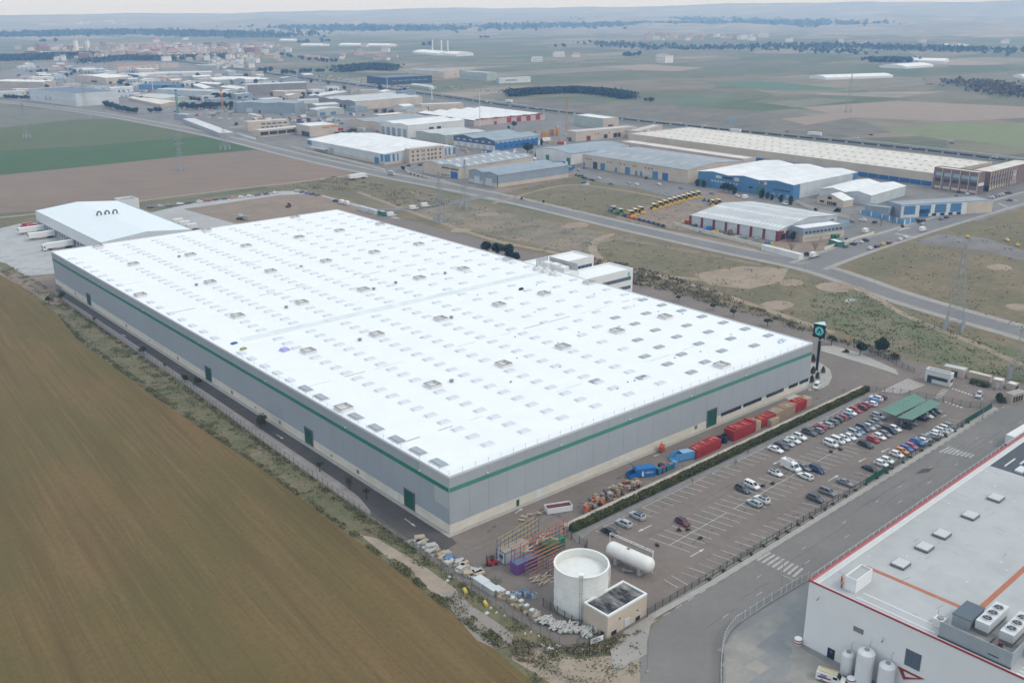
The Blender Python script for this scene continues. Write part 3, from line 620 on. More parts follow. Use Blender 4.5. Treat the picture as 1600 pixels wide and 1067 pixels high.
b.build('roof_ribs',MATS['hall_roof'],lh)
b=MB(); 
b.tube((.1,0,LHH+.08),(.1,LY,LHH+.08),.12); b.tube((LX-.1,0,LHH+.08),(LX-.1,LY,LHH+.08),.3); b.build('gutter',MATS['steel'],lh)
dk=MB().b2(.9,0,.9,1.25,3,4.2).mesh('dock_door',MATS['dock_dark']); dp=MB().b2(.3,0,0,1.25,.5,4.3).mesh('dock_pillar',MATS['hall_white'])
for i in range(24): put('dock_door',dk,lh,(0,1+i*4.4,0)); put('dock_pillar',dp,lh,(0,.2+i*4.4,0))
for i in range(3):
    q=(20+ i*4.2,59,RD-.25); a=thing('roof_duct',f'black hooped air duct on the loading hall roof, {("leftmost","middle","rightmost")[i]} of the three','air duct',(30.4+q[0],327+q[1]-i*.4,q[2]),0,'row of three roof ducts')
    b=MB(); pr=None
    for k in range(9):
        t=math.pi*k/8; p=(1.1*math.cos(t),0,1.0+1.1*math.sin(t))
        if pr: b.tube(pr,p,.42,n=8)
        pr=p
    b.tube((1.1,0,0),(1.1,0,1.1),.42,n=8); b.tube((-1.1,0,-.1),(-1.1,0,1.1),.5,n=8); b.build('hood',M('duct',(.11,.12,.13),.5,.2,1),a)
    MB().box((0,0,-.1),(4,2.2,.3)).build('base',MATS['hall_roof'],a)
g0=G(218.3,324.9); a=thing('stair_tower','small white annexe with a sunken roof at the back of the loading hall','annexe',(g0.x-11,g0.y,0))
MB().b2(0,0,0,11,12,5).build('wall',MATS['hall_white'],a)
b=MB(); b.b2(0,0,5,11,.4,6); b.b2(0,11.6,5,11,12,6); b.b2(0,.4,5,.4,11.6,6); b.b2(10.6,.4,5,11,11.6,6); b.build('parapet',MATS['hall_white'],a); MB().b2(.4,.4,5,10.6,11.6,5.1).build('roof',M('roof_grey',(.3,.3,.3),.8,.12,.3),a)
# ================================================================ halls of the industrial estate
KR={1:(370,170,8),2:(480,190,6.667),3:(640,170,6.667),4:(540,120,7.273),5:(370,100,8),6:(820,150,8),7:(820,200,5.714),8:(1060,230,5.714),9:(1260,240,4.706),10:(1060,300,6.154),12:(960,190,4.706),13:(1420,230,8.889),20:(650,150,3.9525),58:(580,90,5.714),14:(0,90,8),15:(200,90,8),16:(0,40,6.957),17:(230,40,6.957),0:(0,0,1)}
def K(k,x,y): o=KR[k]; return o[0]+x/o[2],o[1]+y/o[2]
PAL=dict(cream=(.58,.50,.41),beige=(.52,.44,.36),pink=(.56,.46,.40),white=(.70,.71,.71),pale=(.56,.60,.63),grey=(.36,.37,.38),bluegrey=(.29,.34,.39),blue=(.075,.21,.40),deepblue=(.02,.13,.36),navy=(.03,.06,.12),lightblue=(.28,.42,.54),red=(.33,.03,.035),darkred=(.2,.03,.03),green=(.05,.2,.13),slate=(.07,.11,.19),dark=(.03,.033,.04),glass=(.05,.06,.075),greenish=(.42,.46,.42),brick=(.22,.14,.115),orange=(.62,.16,.05),yellow=(.6,.42,.03),taupe=(.27,.255,.25),
 rwhite=(.74,.76,.77),rpale=(.60,.62,.63),rgrey=(.30,.33,.35),rblue=(.27,.32,.36),rslate=(.11,.145,.19),rcream=(.66,.62,.55),rtile=(.33,.17,.13),rlight=(.50,.52,.53),rskyblue=(.12,.25,.38))
def C(k):
    g=k[0]=='r' and k not in('red',)
    return M('est_'+k,PAL[k],.65 if k not in('glass','dark') else .25,.07 if not g else .09,.12,rgb2=tuple(c*.86 for c in PAL[k]) if k not in('glass','dark') else None,s2=.06)
FOOT=[]
def hall(name,label,A,B,Cc,wall='white',roof='rwhite',ridge=None,n=1,rise=1.6,F=(),low=None,sky=None,cat='industrial hall',overh=.3,group=None,flat_par=.5,wallC=None,lowh=2.4,ribs=0):
    """A=(base px, top px) or (top px, height); B,Cc = eave corners in the photo; walls 'b' along AB and 'c' along AC face the viewer"""
    if isinstance(A[1],tuple): h=HT(*A[0],A[1][1]); a=G(*A[0])
    else: h=A[1]; a=G(*A[0],h)
    b_=G(*B,h); ex=(b_-a); Lb=ex.length; ex.normalize(); ey=Vector((-ex.y,ex.x))
    if isinstance(Cc,tuple): d=(G(*Cc,h)-a).dot(ey)
    else: d=Cc if ey.dot(a-Vector((CAMX,CAMY)))>0 else -Cc
    s=1 if d>0 else -1; Lc=abs(d)
    r=thing(name,label,cat,(a.x,a.y,0),math.atan2(ex.y,ex.x),group)
    def P(u,v,z): return (u,v*s,z)
    rt=rise if ridge else 0
    def rz(u,v):
        if not ridge: return h
        t=(v/Lc if ridge=='b' else u/Lb)*n; t-=math.floor(min(t,n-1e-6)); return h+rt*(1-abs(2*t-1))
    # walls: prism following the roof line
    W_=MB(); k=2*n if ridge else 1
    us=[Lb*i/k for i in range(k+1)] if ridge=='c' else [0,Lb]; vs_=[Lc*i/k for i in range(k+1)] if ridge=='b' else [0,Lc]
    def side(pts,m):
        for p,q in zip(pts,pts[1:]): W_.quad(P(*p,0),P(*q,0),P(*q,rz(*q)),P(*p,rz(*p)),m)
    e=1e-4
    side([(u,0) for u in us],0); side([(u,Lc) for u in us],0); side([(0,v) for v in vs_],1); side([(Lb,v) for v in vs_],1)
    W_.build('wall',[C(wall),C(wallC or wall)],r)
    o=overh; Rf=MB()
    if ridge:
        for i in range(k):
            if ridge=='b':
                v0,v1=vs_[i],vs_[i+1]; z0,z1=rz(0,v0+(e if i else 0)) if i%2==0 else h+rt,h+rt if i%2==0 else h
                if i%2==0: z0=h
                v0-=o*(i==0); v1+=o*(i==k-1)
                q=[(-o,v0,z0),(Lb+o,v0,z0),(Lb+o,v1,z1),(-o,v1,z1)]
            else:
                u0,u1=us[i],us[i+1]; z0,z1=(h,h+rt) if i%2==0 else (h+rt,h); u0-=o*(i==0); u1+=o*(i==k-1)
                q=[(u0,-o,z0),(u1,-o,z1),(u1,Lc+o,z1),(u0,Lc+o,z0)]
            Rf.add([P(x,y,z+.06) for x,y,z in q]+[P(x,y,z+.28) for x,y,z in q],[(3,2,1,0),(4,5,6,7),(0,1,5,4),(1,2,6,5),(2,3,7,6),(3,0,4,7)])
        Rf.build('roof',C(roof),r)
    else:
        Rf.add([P(.0,.0,h),P(Lb,0,h),P(Lb,Lc,h),P(0,Lc,h)],[(0,1,2,3)]); Rf.build('roof',C(roof),r)
        pb=MB(); t=.35
        for x0,y0,x1,y1 in ((0,0,Lb,t),(0,Lc-t,Lb,Lc),(0,t,t,Lc-t),(Lb-t,t,Lb,Lc-t)): pb.b2(x0-.02,y0*s,h-.1,x1+.02,y1*s,h+flat_par)
        pb.build('parapet',C(wall),r)
    if low:
        q=MB(); q.b2(-.06,-.06*s,0,Lb+.06,.1*s,lowh); q.b2(-.06,.1*s,0,.1,Lc*s,lowh); q.build('plinth',C(low),r)
    if ribs:
        q=MB()
        for i in range(1,ribs): q.b2(Lb*i/ribs-.08,-.12*s,0,Lb*i/ribs+.08,0,h)
        q.build('wall_rib',C(wall),r)
    nm={}
    for f in F:
        if f[0]=='row':
            _,w,f0,f1,cnt,fill,z0,z1,c,name_=f; st=(f1-f0)/cnt; L=[(w,f0+i*st,f0+i*st+st*fill,z0,z1,c,name_) for i in range(cnt)]
        else: L=[f]
        for w,f0,f1,z0,z1,c,name_ in L:
            z0,z1=(z0*h if z0<=1.4 and z1<=1.4 else z0),(z1*h if z1<=1.4 else z1)
            dp=.14 if name_ not in('pillar','canopy','office','bay') else .4
            if name_=='canopy': dp=4
            if name_=='office': dp=6
            if w=='b': q=MB().b2(Lb*f0,-dp*s,z0,Lb*f1,.02*s,z1)
            elif w=='c': q=MB().b2(-dp,Lc*f0*s,z0,.02,Lc*f1*s,z1)
            elif w=='top': q=MB().b2(Lb*f0,Lc*z0*s,h+.02,Lb*f1,Lc*z1*s,h+2.2)
            q.build(name_,C(c),r)
    if sky:
        nu,nv,wu,wv,c=sky; q={}
        for i in range(nu):
            for j in range(nv):
                u=Lb*(i+.5)/nu; v=Lc*(j+.5)/nv
                if ridge=='b' and abs((v/Lc*n*2)%1-.5)>.49: continue
                q_=MB(); a4=[(u-wu/2,v-wv/2),(u+wu/2,v-wv/2),(u+wu/2,v+wv/2),(u-wu/2,v+wv/2)]
                if any(not(0<x<Lb and 0<y<Lc) for x,y in a4): continue
                q_.add([P(x,y,rz(x,y)+.3) for x,y in a4]+[P(x,y,rz(x,y)+.38) for x,y in a4],[(3,2,1,0),(4,5,6,7),(0,1,5,4),(1,2,6,5),(2,3,7,6),(3,0,4,7)])
                q_.build('skylight',C(c),r)
    FOOT.append((a.x+ex.x*Lb/2+ey.x*s*Lc/2,a.y+ex.y*Lb/2+ey.y*s*Lc/2,math.hypot(Lb,Lc)/2))
    return r,h,Lb,Lc,s
D=lambda w,f0,f1,z0,z1,c='blue',n='door':(w,f0,f1,z0,z1,c,n)
hall('striped_hall','white-roofed hall with blue corner stripes and a beige three-storey office front',(K(2,810,455),K(2,815,345)),K(2,0,190),K(2,1550,265),'pale','rwhite','b',1,3,low='cream',F=[
 D('c',0,.075,2.4,.96,'blue','stripe'),D('c',.106,.136,2.4,.96,'blue','stripe'),D('c',.17,.187,2.4,.96,'blue','stripe'),D('c',.85,.867,2.4,.96,'blue','stripe'),D('c',.9,.925,2.4,.96,'blue','stripe'),D('c',.966,1,2.4,.96,'blue','stripe'),
 D('b',.07,.12,0,5),D('b',.02,.045,2.4,.96,'blue','stripe'),D('b',.94,1,.5,.96,'blue','stripe'),D('b',.72,.9,3.2,3.6,'rpale','canopy'),D('b',.64,.70,0,5.5,'grey'),D('c',.28,.765,0,10.8,'cream','office')])
# the office front's windows stand proud of its wall
def fronts(A,B,depth,h,rows,name='window'): pass
hall('bay_depot','low cream depot with five dark open bays',(K(1,290,362),K(1,288,278)),K(1,845,226),13,'cream','rpale',None,F=[('row','b',.02,.99,5,.86,.3,.8,'dark','bay')],cat='depot')
hall('depot_office','two-storey cream office behind the open bays',(K(1,135,172),9.5),K(1,655,140),12,'cream','rcream',None,F=[('row','b',.32,.98,5,.72,6.4,7.6,'glass','window'),('row','b',.32,.86,5,.6,2.8,4,'glass','window'),D('top',.5,.62,.3,.6,'cream','roof_box')],cat='office')
hall('lettered_hall','cream box hall with an orange sign band along its eaves',(K(1,918,357),K(1,918,226)),K(1,1262,198),K(1,842,185),'cream','rwhite',None,F=[D('b',.45,.70,.76,.88,'orange','sign'),D('b',.74,.985,.78,.9,'orange','sign'),D('c',.05,.6,0,.45,'dark')])
hall('tall_door_hall','white hall with five tall grey-blue doors',(K(4,715,700),K(4,715,558)),K(4,395,515),K(4,1360,497),'white','rwhite','c',2,1.2,F=[D('b',f,f+.12,0,.68,'bluegrey') for f in (.06,.26,.46,.66,.85)]+[D('c',.36,.44,.55,.7,'dark','window'),D('c',.5,.57,.5,.72,'dark','window')])
hall('grey_roof_hall','pale hall with a grey roof beside the tall-door hall',(K(4,408,535),7.5),K(4,45,490),K(4,830,438),'cream','rgrey','c',2,1.2,F=[D('b',.22,.4,0,.7,'pink'),])
hall('low_shed','low pale green-grey shed with two shallow gables',(K(3,375,370),K(3,378,283)),K(3,65,238),K(3,620,215),'greenish','rlight','c',2,1.0,low='beige',lowh=1.4)
hall('dock_hall','blue and white hall with six loading docks',(K(3,890,440),K(3,890,340)),K(3,458,285),K(3,1365,280),'slate','rblue','c',2,2.2,wallC='lightblue',low='white',lowh=4.2,F=[('row','b',.04,.98,6,.55,0.2,3.6,'rlight','dock'),('row','b',.1,1,6,.4,.72,.85,'pale','window'),('row','c',.2,.95,6,.35,2,3.4,'dark','window'),D('c',0,.95,0,.8,'deepblue','skirting'),('row','c',.05,.95,9,.35,.72,.86,'pale','window')])
hall('strip_roof_hall','beige hall whose grey roof carries slanted pale skylight strips',(K(3,512,735),K(3,515,618)),K(3,145,560),K(3,1262,497),'cream','rgrey','c',2,1.6,sky=(4,9,4.5,1.6,'rwhite'),F=[D('b',.03,.22,0,.6,'deepblue'),('row','b',.0,.24,6,.7,.74,.88,'dark','window'),('row','b',.26,.48,5,.7,.76,.9,'dark','window'),('row','b',.28,.5,4,.5,1,2,'dark','window'),D('c',.35,.5,.92,1,'grey','roof_box')])
hall('grey_clad_hall','blue-grey clad hall with a double gable and cream plinth',(K(20,507,567),K(20,510,492)),K(20,325,458),K(20,950,432),'bluegrey','rblue','c',2,1.5,low='cream',lowh=2.6,F=[D('b',.2,.4,0,.62,'pale'),D('b',.62,.8,0,.62,'pale'),D('b',.46,.5,0,.98,'grey','downpipe'),D('b',0,.02,0,.98,'dark','downpipe')])
hall('panel_hall','white concrete-panel hall with two green doors',(K(7,415,330),K(7,415,235)),K(7,100,190),K(7,945,165),'white','rblue','c',1,2.2,ribs=7,F=[D('b',.03,.13,0,.62,'green'),D('b',.62,.71,0,.62,'green')])
hall('unit_row','long beige row of units with blue doors and a grey roof',((1073.8,287.5),(1076,266.6)),(910,241.7),(1162.5,252.8),'cream','rgrey','b',1,2.4,sky=(9,2,1.4,9,'rlight'),F=[D('b',a,b,0,.55,c) for a,b,c in ((.17,.22,'deepblue'),(.26,.31,'blue'),(.52,.567,'blue'),(.766,.81,'blue'),(.844,.886,'dark'))]+[D('b',a,a+.02,0,.36) for a in (.405,.45,.645,.97)]+[('row','b',.31,.4,3,.4,.66,.76,'glass','window'),('row','b',.46,.51,2,.4,.66,.76,'glass','window'),('row','b',.57,.64,2,.35,.66,.76,'glass','window'),('row','b',.7,.76,3,.4,.66,.76,'glass','window'),('row','b',.9,.98,3,.35,.66,.76,'glass','window'),('row','b',.315,.4,6,.4,.2,.5,'white','vent')])
hall('blue_showroom','bright blue fronted hall with a white roof and dark roof panels',(K(8,1015,472),K(8,1018,342)),K(8,178,218),K(8,1530,218),'blue','rwhite','c',3,1.4,wallC='pale',F=[D('c',0,.1,0,1,'blue','corner'),D('c',.93,1,0,1,'blue','corner'),D('b',.28,.36,0,.58,'green'),D('b',.92,.985,0,.5,'green'),('row','b',.56,.86,9,.6,.44,.54,'pale','window'),('row','b',.03,.2,6,.6,.48,.58,'dark','window'),D('b',.26,.34,.76,.95,'pale','sign'),D('b',.29,.335,.78,.93,'darkred','sign'),D('b',.55,.6,.7,.95,'pale','sign'),D('b',.62,.72,.76,.9,'dark','sign'),D('b',.74,.8,.74,.92,'pale','sign'),('row','b',.03,.24,3,.5,.05,.3,'lightblue','window'),D('b',.4,.44,.35,.5,'dark','window')])
hall('long_factory','immensely long cream factory with a pale roof and blue band below',((1455.5,291),(1457.6,271.9)),K(12,105,92),K(12,530,40),'cream','rcream',None,sky=(38,4,2.2,1.4,'rgrey'),F=[('row','b',.0,.62,22,.92,0,.36,'deepblue','bay')],cat='factory')
hall('front_annexe','lower cream annexe along the long factory with a blue front',((1162,249.5),6),K(12,45,150),15,'pink','rcream',None,F=[('row','b',.02,.98,12,.9,0,.55,'blue','bay')],cat='annexe')
hall('brick_office','brown brick office wing with white pillars and ribbon windows',(K(13,937,662),K(13,980,366)),K(13,358,287),K(13,1082,350),'brick','rcream',None,F=[('row','b',.0,1.0,5,.06,0,1,'cream','pillar'),('row','b',.02,.99,5,.8,.66,.82,'lightblue','window'),('row','b',.02,.99,5,.8,.38,.54,'glass','window'),('row','b',.02,.99,5,.8,.06,.18,'cream','window'),D('c',.1,.95,.38,.52,'white','sign'),D('c',.1,.95,.3,.38,'deepblue','sign')],cat='office')
hall('brick_office','long narrow brick wing with thin pale pillars facing the cross street',((K(13,1104,618)),K(13,1116,356)),K(13,1760,205),14,'brick','rcream',None,F=[('row','b',.0,.62,11,.14,0,1,'cream','pillar'),('row','b',.01,.62,11,.6,.62,.78,'glass','window'),('row','b',.01,.62,11,.6,.36,.52,'glass','window'),('row','b',.01,.62,11,.6,.08,.24,'cream','window'),D('b',.36,.44,0,1.0,'brick','stair_tower'),D('b',.5,.56,.3,.8,'white','sign')],cat='office')
hall('white_hall','plain white hall with dark roof lines behind the beige house',(K(9,468,385),K(9,470,312)),K(9,100,262),K(9,765,245),'pale','rwhite','c',2,1.8)
hall('gabled_house','small beige gabled house with a white roof',(K(9,268,400),K(9,270,352)),K(9,80,318),K(9,352,340),'cream','rwhite','c',1,3.2,F=[D('b',.25,.4,.1,.6,'dark','window'),('row','b',.42,.62,3,.7,.1,.62,'glass','window'),D('b',.72,.88,.3,.6,'dark','window'),D('b',.45,.6,.95,1.35,'dark','window')],cat='house')
hall('blue_workshop','blue-panelled workshop with white pillars beside the cross street',(K(9,690,475),K(9,692,385)),K(9,590,352),K(9,1095,275),'bluegrey','rgrey',None,wallC='white',F=[('row','c',.03,.7,4,.72,.25,.95,'blue','panel'),D('c',.2,.3,0,.62,'deepblue'),D('c',.72,1,0,1,'cream','wall_end'),('row','c',.34,.7,4,.5,.02,.22,'dark','window')],cat='workshop')
hall('workshop_shed','grey lean-to shed at the end of the blue workshop',(K(9,600,470),K(9,605,405)),K(9,432,385),8,'bluegrey','rgrey',None,cat='shed')
hall('recycling_hall','grey-roofed recycling hall with red pillars along white walls',(K(10,945,475),K(10,945,378)),K(10,118,228),K(10,1600,236),'pale','rlight','b',1,3.2,sky=(22,4,1.2,4,'rwhite'),F=[D('b',i/7-(.012 if i else 0),i/7+.012,0,1,'darkred','pillar') for i in range(8)]+[D('c',0,.05,0,.96,'darkred','pillar'),D('c',.06,.13,0,.62,'dark'),D('c',.135,.17,0,.8,'darkred','pillar'),D('c',.02,.1,.66,.9,'darkred','sign'),D('c',.86,.93,0,.75,'darkred')])
hall('recycling_office','grey-blue office box with a white roof in front of the recycling hall',(K(10,1195,485),K(10,1200,362)),K(10,1080,328),K(10,1500,286),'bluegrey','rwhite',None,low='cream',lowh=3.6,F=[('row','c',.04,.97,10,.6,.66,.8,'glass','window'),('row','c',.05,.35,6,.6,.2,.34,'grey','window'),('row','c',.55,.95,8,.6,.2,.34,'grey','window'),D('c',.4,.46,0,.34,'grey')],cat='office')
hall('red_gable_row','white-roofed hall ending in a row of red gables',(K(3,670,185),K(3,672,124)),K(3,90,45),K(3,1475,66),'grey','rwhite','b',5,1.8,wallC='pink',F=[D('b',0,1,.85,1,'darkred','fascia'),('row','c',.45,1.0,4,.45,.1,.98,'red','door'),D('c',.27,.31,0,.55,'red'),('row','c',.02,.98,5,.96,1,1.22,'red','fascia')])
hall('box_hall','tall plain box hall with grey side and cream end',(K(6,975,415),K(6,975,290)),K(6,612,242),K(6,1128,268),'greenish','rwhite',None,wallC='pink',F=[D('c',.34,.64,.05,.36,'dark')])
hall('low_works','long low pinkish works with dark doors',(K(6,637,575),K(6,637,455)),K(6,1400,390),14,'pink','rlight',None,F=[D('b',.17,.235,0,.5,'darkred'),D('b',.45,.51,.1,.5,'dark'),D('b',.61,.67,.1,.55,'dark'),D('b',.68,.73,.1,.55,'dark'),('row','b',.3,.4,2,.3,.6,.7,'dark','window'),D('b',.53,.55,.62,.72,'dark','window'),('row','b',.8,.86,2,.4,.6,.7,'dark','window'),D('b',.94,.99,.6,.78,'dark','window')])
hall('sign_works','pinkish works with a yellow sign at its corner',((995,206),7),(1035,196),10,'pink','rlight',None,F=[D('b',.1,.5,.5,.95,'white','sign'),D('b',.2,.38,.55,.9,'yellow','sign')])
hall('grey_front_hall','grey gable-fronted hall with a long cream side and pipes',(K(5,1485,580),K(5,1485,475)),K(5,1025,425),(661.7,151.5),'taupe','rlight','c',3,1.2,wallC='cream',F=[('row','b',.02,.48,4,.45,.12,.5,'dark','door'),('row','b',.6,.9,4,.6,.2,.5,'green','window')])
hall('blue_cap_hall','small cream building with a sky-blue flat roof',(K(4,695,440),K(4,690,382)),K(4,562,368),K(4,860,352),'cream','rskyblue',None,F=[('row','c',.2,.9,3,.4,.1,.4,'taupe','window')],cat='building')
hall('low_works','low cream works with a pale roof near the highway',(K(4,868,385),K(4,868,322)),K(4,1342,305),16,'cream','rpale',None,F=[D('b',.09,.16,0,.6,'dark')])
hall('wavy_hall','blue-grey hall with a faintly waved front',(K(5,733,622),K(5,736,500)),K(5,0,492),34,'bluegrey','rblue','c',2,1.2,F=[D('b',.6,.63,0,.3,'dark'),D('b',.74,.84,.1,.5,'pale','window')])
hall('end_wall_hall','brownish long hall with a white end wall',(K(5,142,402),K(5,142,266)),K(5,870,238),K(5,0,260),'taupe','rlight','b',1,1.5,wallC='white',sky=(12,2,1.6,5,'rwhite'))
hall('white_roof_hall','white hall with bright rounded roof behind the brown hall',(K(5,330,215),K(5,330,186)),K(5,0,205),30,'white','rwhite','b',1,2)
hall('pale_row_hall','cream hall beside the round dark tree',(K(5,640,425),K(5,640,345)),K(5,865,340),20,'cream','rpale',None)
hall('pale_row_hall','cream and red hall left of the round dark tree',(K(5,420,430),K(5,420,345)),K(5,600,350),20,'cream','rpale',None,F=[D('b',0,.2,.3,.95,'darkred','door')])
hall('bright_shed','bright white shed in front of the grey gabled hall',(K(5,760,500),K(5,760,455)),K(5,1020,450),14,'white','rwhite',None)
hall('striped_roof_hall','hall with a white striped roof near the highway',(K(5,1035,405),5),K(5,1380,350),24,'grey','rpale','b',2,1.2,sky=(9,2,2,6,'rwhite'))
# left cluster
hall('slate_roof_hall','big pale metal-clad hall with a dark slate-blue roof',(K(14,965,617),K(14,965,465)),K(14,360,400),K(14,1470,430),'pale','rslate',None,flat_par=1.2,F=[D('b',.52,.56,.25,.6,'bluegrey'),D('b',.62,.66,.25,.6,'bluegrey'),D('b',0,1,.5,.56,'white','band'),D('c',0,1,.5,.56,'white','band')])
hall('white_roof_hall','broad hall with a clean white roof left of the blue hall',(K(14,1330,335),K(14,1330,258)),K(14,955,226),K(14,1665,240),'cream','rwhite','c',1,1.5,F=[D('b',.3,.5,.1,.4,'dark','door'),D('c',.6,.72,.3,.6,'dark','window'),D('c',.1,.2,0,.4,'dark','door')])
hall('white_roof_hall','hall at the left edge with a white ribbed roof and tan wall',(K(14,555,382),K(14,555,310)),K(14,-60,300),K(14,680,294),'beige','rwhite','b',2,1.5)
hall('pale_yard_hall','low whitish hall at the left edge behind dark hedges',(K(14,330,480),K(14,330,425)),K(14,-60,440),20,'pale','rpale',None,F=[D('b',.05,.15,.3,.8,'yellow','sign')])
hall('blue_hall','royal blue hall with a pale roof',(K(15,175,275),K(15,175,225)),K(15,0,210),K(15,420,195),'deepblue','rpale','b',1,1.4,wallC='pale')
hall('blue_hall','long mid-blue hall in the middle of the left cluster',(K(15,600,400),K(15,600,345)),K(15,130,345),26,'blue','rskyblue',None)
hall('grey_hall','large pale grey hall behind the row of dark trees',(K(15,1050,500),K(15,1050,428)),K(15,360,400),22,'pale','rlight','b',2,1)
hall('grey_hall','pale hall with tan streaks left of the white chimney',(K(15,420,520),6),K(15,90,480),40,'greenish','rlight','b',1,1.5)
hall('white_roof_hall','long bright white roofed hall right of the left cluster',(K(15,1240,325),K(15,1240,302)),K(15,950,262),K(15,1640,262),'white','rwhite','b',1,1.5)
hall('ribbed_hall','long white hall with small roof gable at its far end',(K(15,350,245),K(15,345,200)),K(15,1045,188),18,'white','rpale','b',1,2)
hall('grey_gable_hall','small hall with white gable roof among grey halls',(K(15,1120,340),5),K(15,890,325),18,'grey','rwhite','b',1,2)
hall('grey_gable_hall','hall with a white pitched roof beside the tall white end wall',(K(15,1370,400),6),K(15,1150,370),20,'grey','rwhite','b',2,2)
hall('grey_gable_hall','squat hall with a white sloping roof and grey front',(K(15,965,395),5),K(15,810,345),16,'grey','rwhite','b',1,2)
hall('tan_hall','dull tan hall behind the left dark hedge',(K(15,412,620),K(15,412,590)),K(15,60,640) if 0 else K(15,0,505),30,'beige','rcream','b',1,2.5)
hall('small_box_hall','small grey box hall beside the brown yard',(K(15,740,790),K(15,742,722)),K(15,570,710),K(15,862,712),'bluegrey','rlight',None)
hall('grey_hall','blue-grey hall beside the orange crane',(K(15,1480,690),K(15,1480,572)),K(15,1312,565),K(15,1640,560),'bluegrey','rlight',None,F=[D('c',0,.4,.0,.4,'pale','door')])
hall('low_red_shed','low building with a red roof line among dark trees',(K(15,1040,600),3.5),K(15,830,580),10,'beige','rtile','b',1,1)
hall('red_roof_hall','cream hall with a dull red roof in the left distance',(K(15,390,150),K(15,390,80)),K(15,-130,110),30,'cream','rtile','b',1,3,F=[('row','b',.1,.9,6,.5,.3,.7,'grey','window')])
hall('red_roof_hall','cream hall with a thin red eaves line in the left distance',(K(15,635,135),K(15,635,75)),K(15,405,80),16,'cream','rtile',None)
hall('greenish_hall','pale greenish hall with long roof lights in the distance',(K(15,860,150),K(15,860,100)),K(15,1110,105),K(15,720,95),'greenish','rlight','b',2,1.4,sky=(8,2,3,2,'rwhite'))
hall('navy_hall','dark navy glass building beyond the highway',(K(58,545,228),K(58,535,165)),K(58,125,185),K(58,510,142),'navy','rslate',None,F=[('row','b',.1,.9,6,.7,.5,.62,'bluegrey','window')],cat='building')
hall('cream_complex','long cream building with a grey roof beyond the highway',(K(58,650,190),K(58,650,130)),K(58,333,112),26,'cream','rgrey','b',1,3,cat='building')
hall('cream_complex','cream four-square building beyond the highway',(K(58,660,185),K(58,660,120)),K(58,782,112),24,'cream','rcream',None,F=[('row','b',.1,.9,4,.4,.3,.5,'taupe','window')],cat='building')
hall('pale_complex','greenish white building right of the cream ones',(K(58,792,195),K(58,792,125)),K(58,1030,140),24,'greenish','rlight',None,F=[('row','b',.05,.9,8,.5,.35,.5,'grey','window')],cat='building')
hall('glazed_hall','white low hall with a glazed corner beyond the highway',(K(58,1140,235),K(58,1140,188)),K(58,1425,175),K(58,1012,190),'white','rwhite',None,wallC='lightblue',F=[D('b',.2,.55,.35,.75,'grey','window')],cat='building')
hall('tent_roof','low pale green tent-roofed market beyond the highway',(K(58,520,265),3),K(58,345,245),14,'greenish','rlight','b',1,2,cat='building')
# windows and doors of the beige office front on the striped hall
sh_=[o for o in bpy.data.objects if o.name=='striped_hall'][0]
of=[o for o in sh_.children if o.name.startswith('office')][0]
xs=[v.co for v in of.data.vertices]; y0,y1=min(abs(c.y) for c in xs),max(abs(c.y) for c in xs); sg=1 if max(c.y for c in xs)>1 else -1; xo=min(c.x for c in xs)
wm=MB().b2(-.1,-.9,0,.02,.9,1.5).mesh('window',C('glass'))
for z in (1.6,4.9,8.2):
    for f in (.1,.24,.55,.655,.76,.9): put('window',wm,of,(xo,sg*(y0+(y1-y0)*f),z))
    for f in (.36,.395,.43): put('window',MB().b2(-.1,-.25,0,.02,.25,1.9).mesh('window',C('glass')),of,(xo,sg*(y0+(y1-y0)*f),z-.2))
MB().b2(xo-.3,sg*(y0-.2),10.8,.3,sg*(y1+.2),11.5).build('cornice',C('beige'),of)

# smaller halls and sheds filling the left cluster, set where no other building stands
rf=random.Random(41); nf_=0
WN=dict(white='white',pale='pale grey',cream='cream',greenish='grey-green',pink='pinkish',bluegrey='blue-grey')
RN=dict(rwhite='white',rpale='pale',rlight='light grey',rtile='tiled red',rskyblue='blue',rgrey='grey')
for i in range(1500):
    if nf_>=96: break
    px=rf.uniform(20,640); t_=(px-20)/620; top=100+t_*28; bot=150+t_*38; py=rf.uniform(top,bot)
    if px>480 and py<140: continue
    g=G(px,py); w,d=rf.uniform(13,38),rf.uniform(11,24); r_=math.hypot(w,d)/2
    if any(math.hypot(g.x-x,g.y-y)<r_+q*.8 for x,y,q in FOOT): continue
    if min((g-p).length for p in rdc)<r_+14 or min((g-p).length for p in hwc)<r_+26: continue
    ww,rr=rf.choice(list(WN)),rf.choice(['rwhite','rwhite','rpale','rlight','rpale','rtile','rgrey','rskyblue']); h=rf.uniform(4.5,8)
    p0=Vector((g.x-w/2*.95,g.y-d/2)); p1=Vector((g.x+w/2*.95,g.y-d/2)); p2=Vector((g.x-w/2*.95,g.y+d/2))
    hall('small_hall',f'{WN[ww]} hall with a {RN[rr]} roof packed among the left cluster halls',(PX(p0.x,p0.y,h),h),PX(p1.x,p1.y,h),PX(p2.x,p2.y,h),ww,rr,rf.choice(['b','c',None]),1,1.5,group='small halls of the left cluster',F=[('row','b',.1,.9,rf.randint(2,4),.5,.05,.55,rf.choice(['grey','bluegrey','blue','glass']),'door'),('row','c',.1,.9,2,.4,.1,.5,'grey','door')]); nf_+=1
print('fillers',nf_)

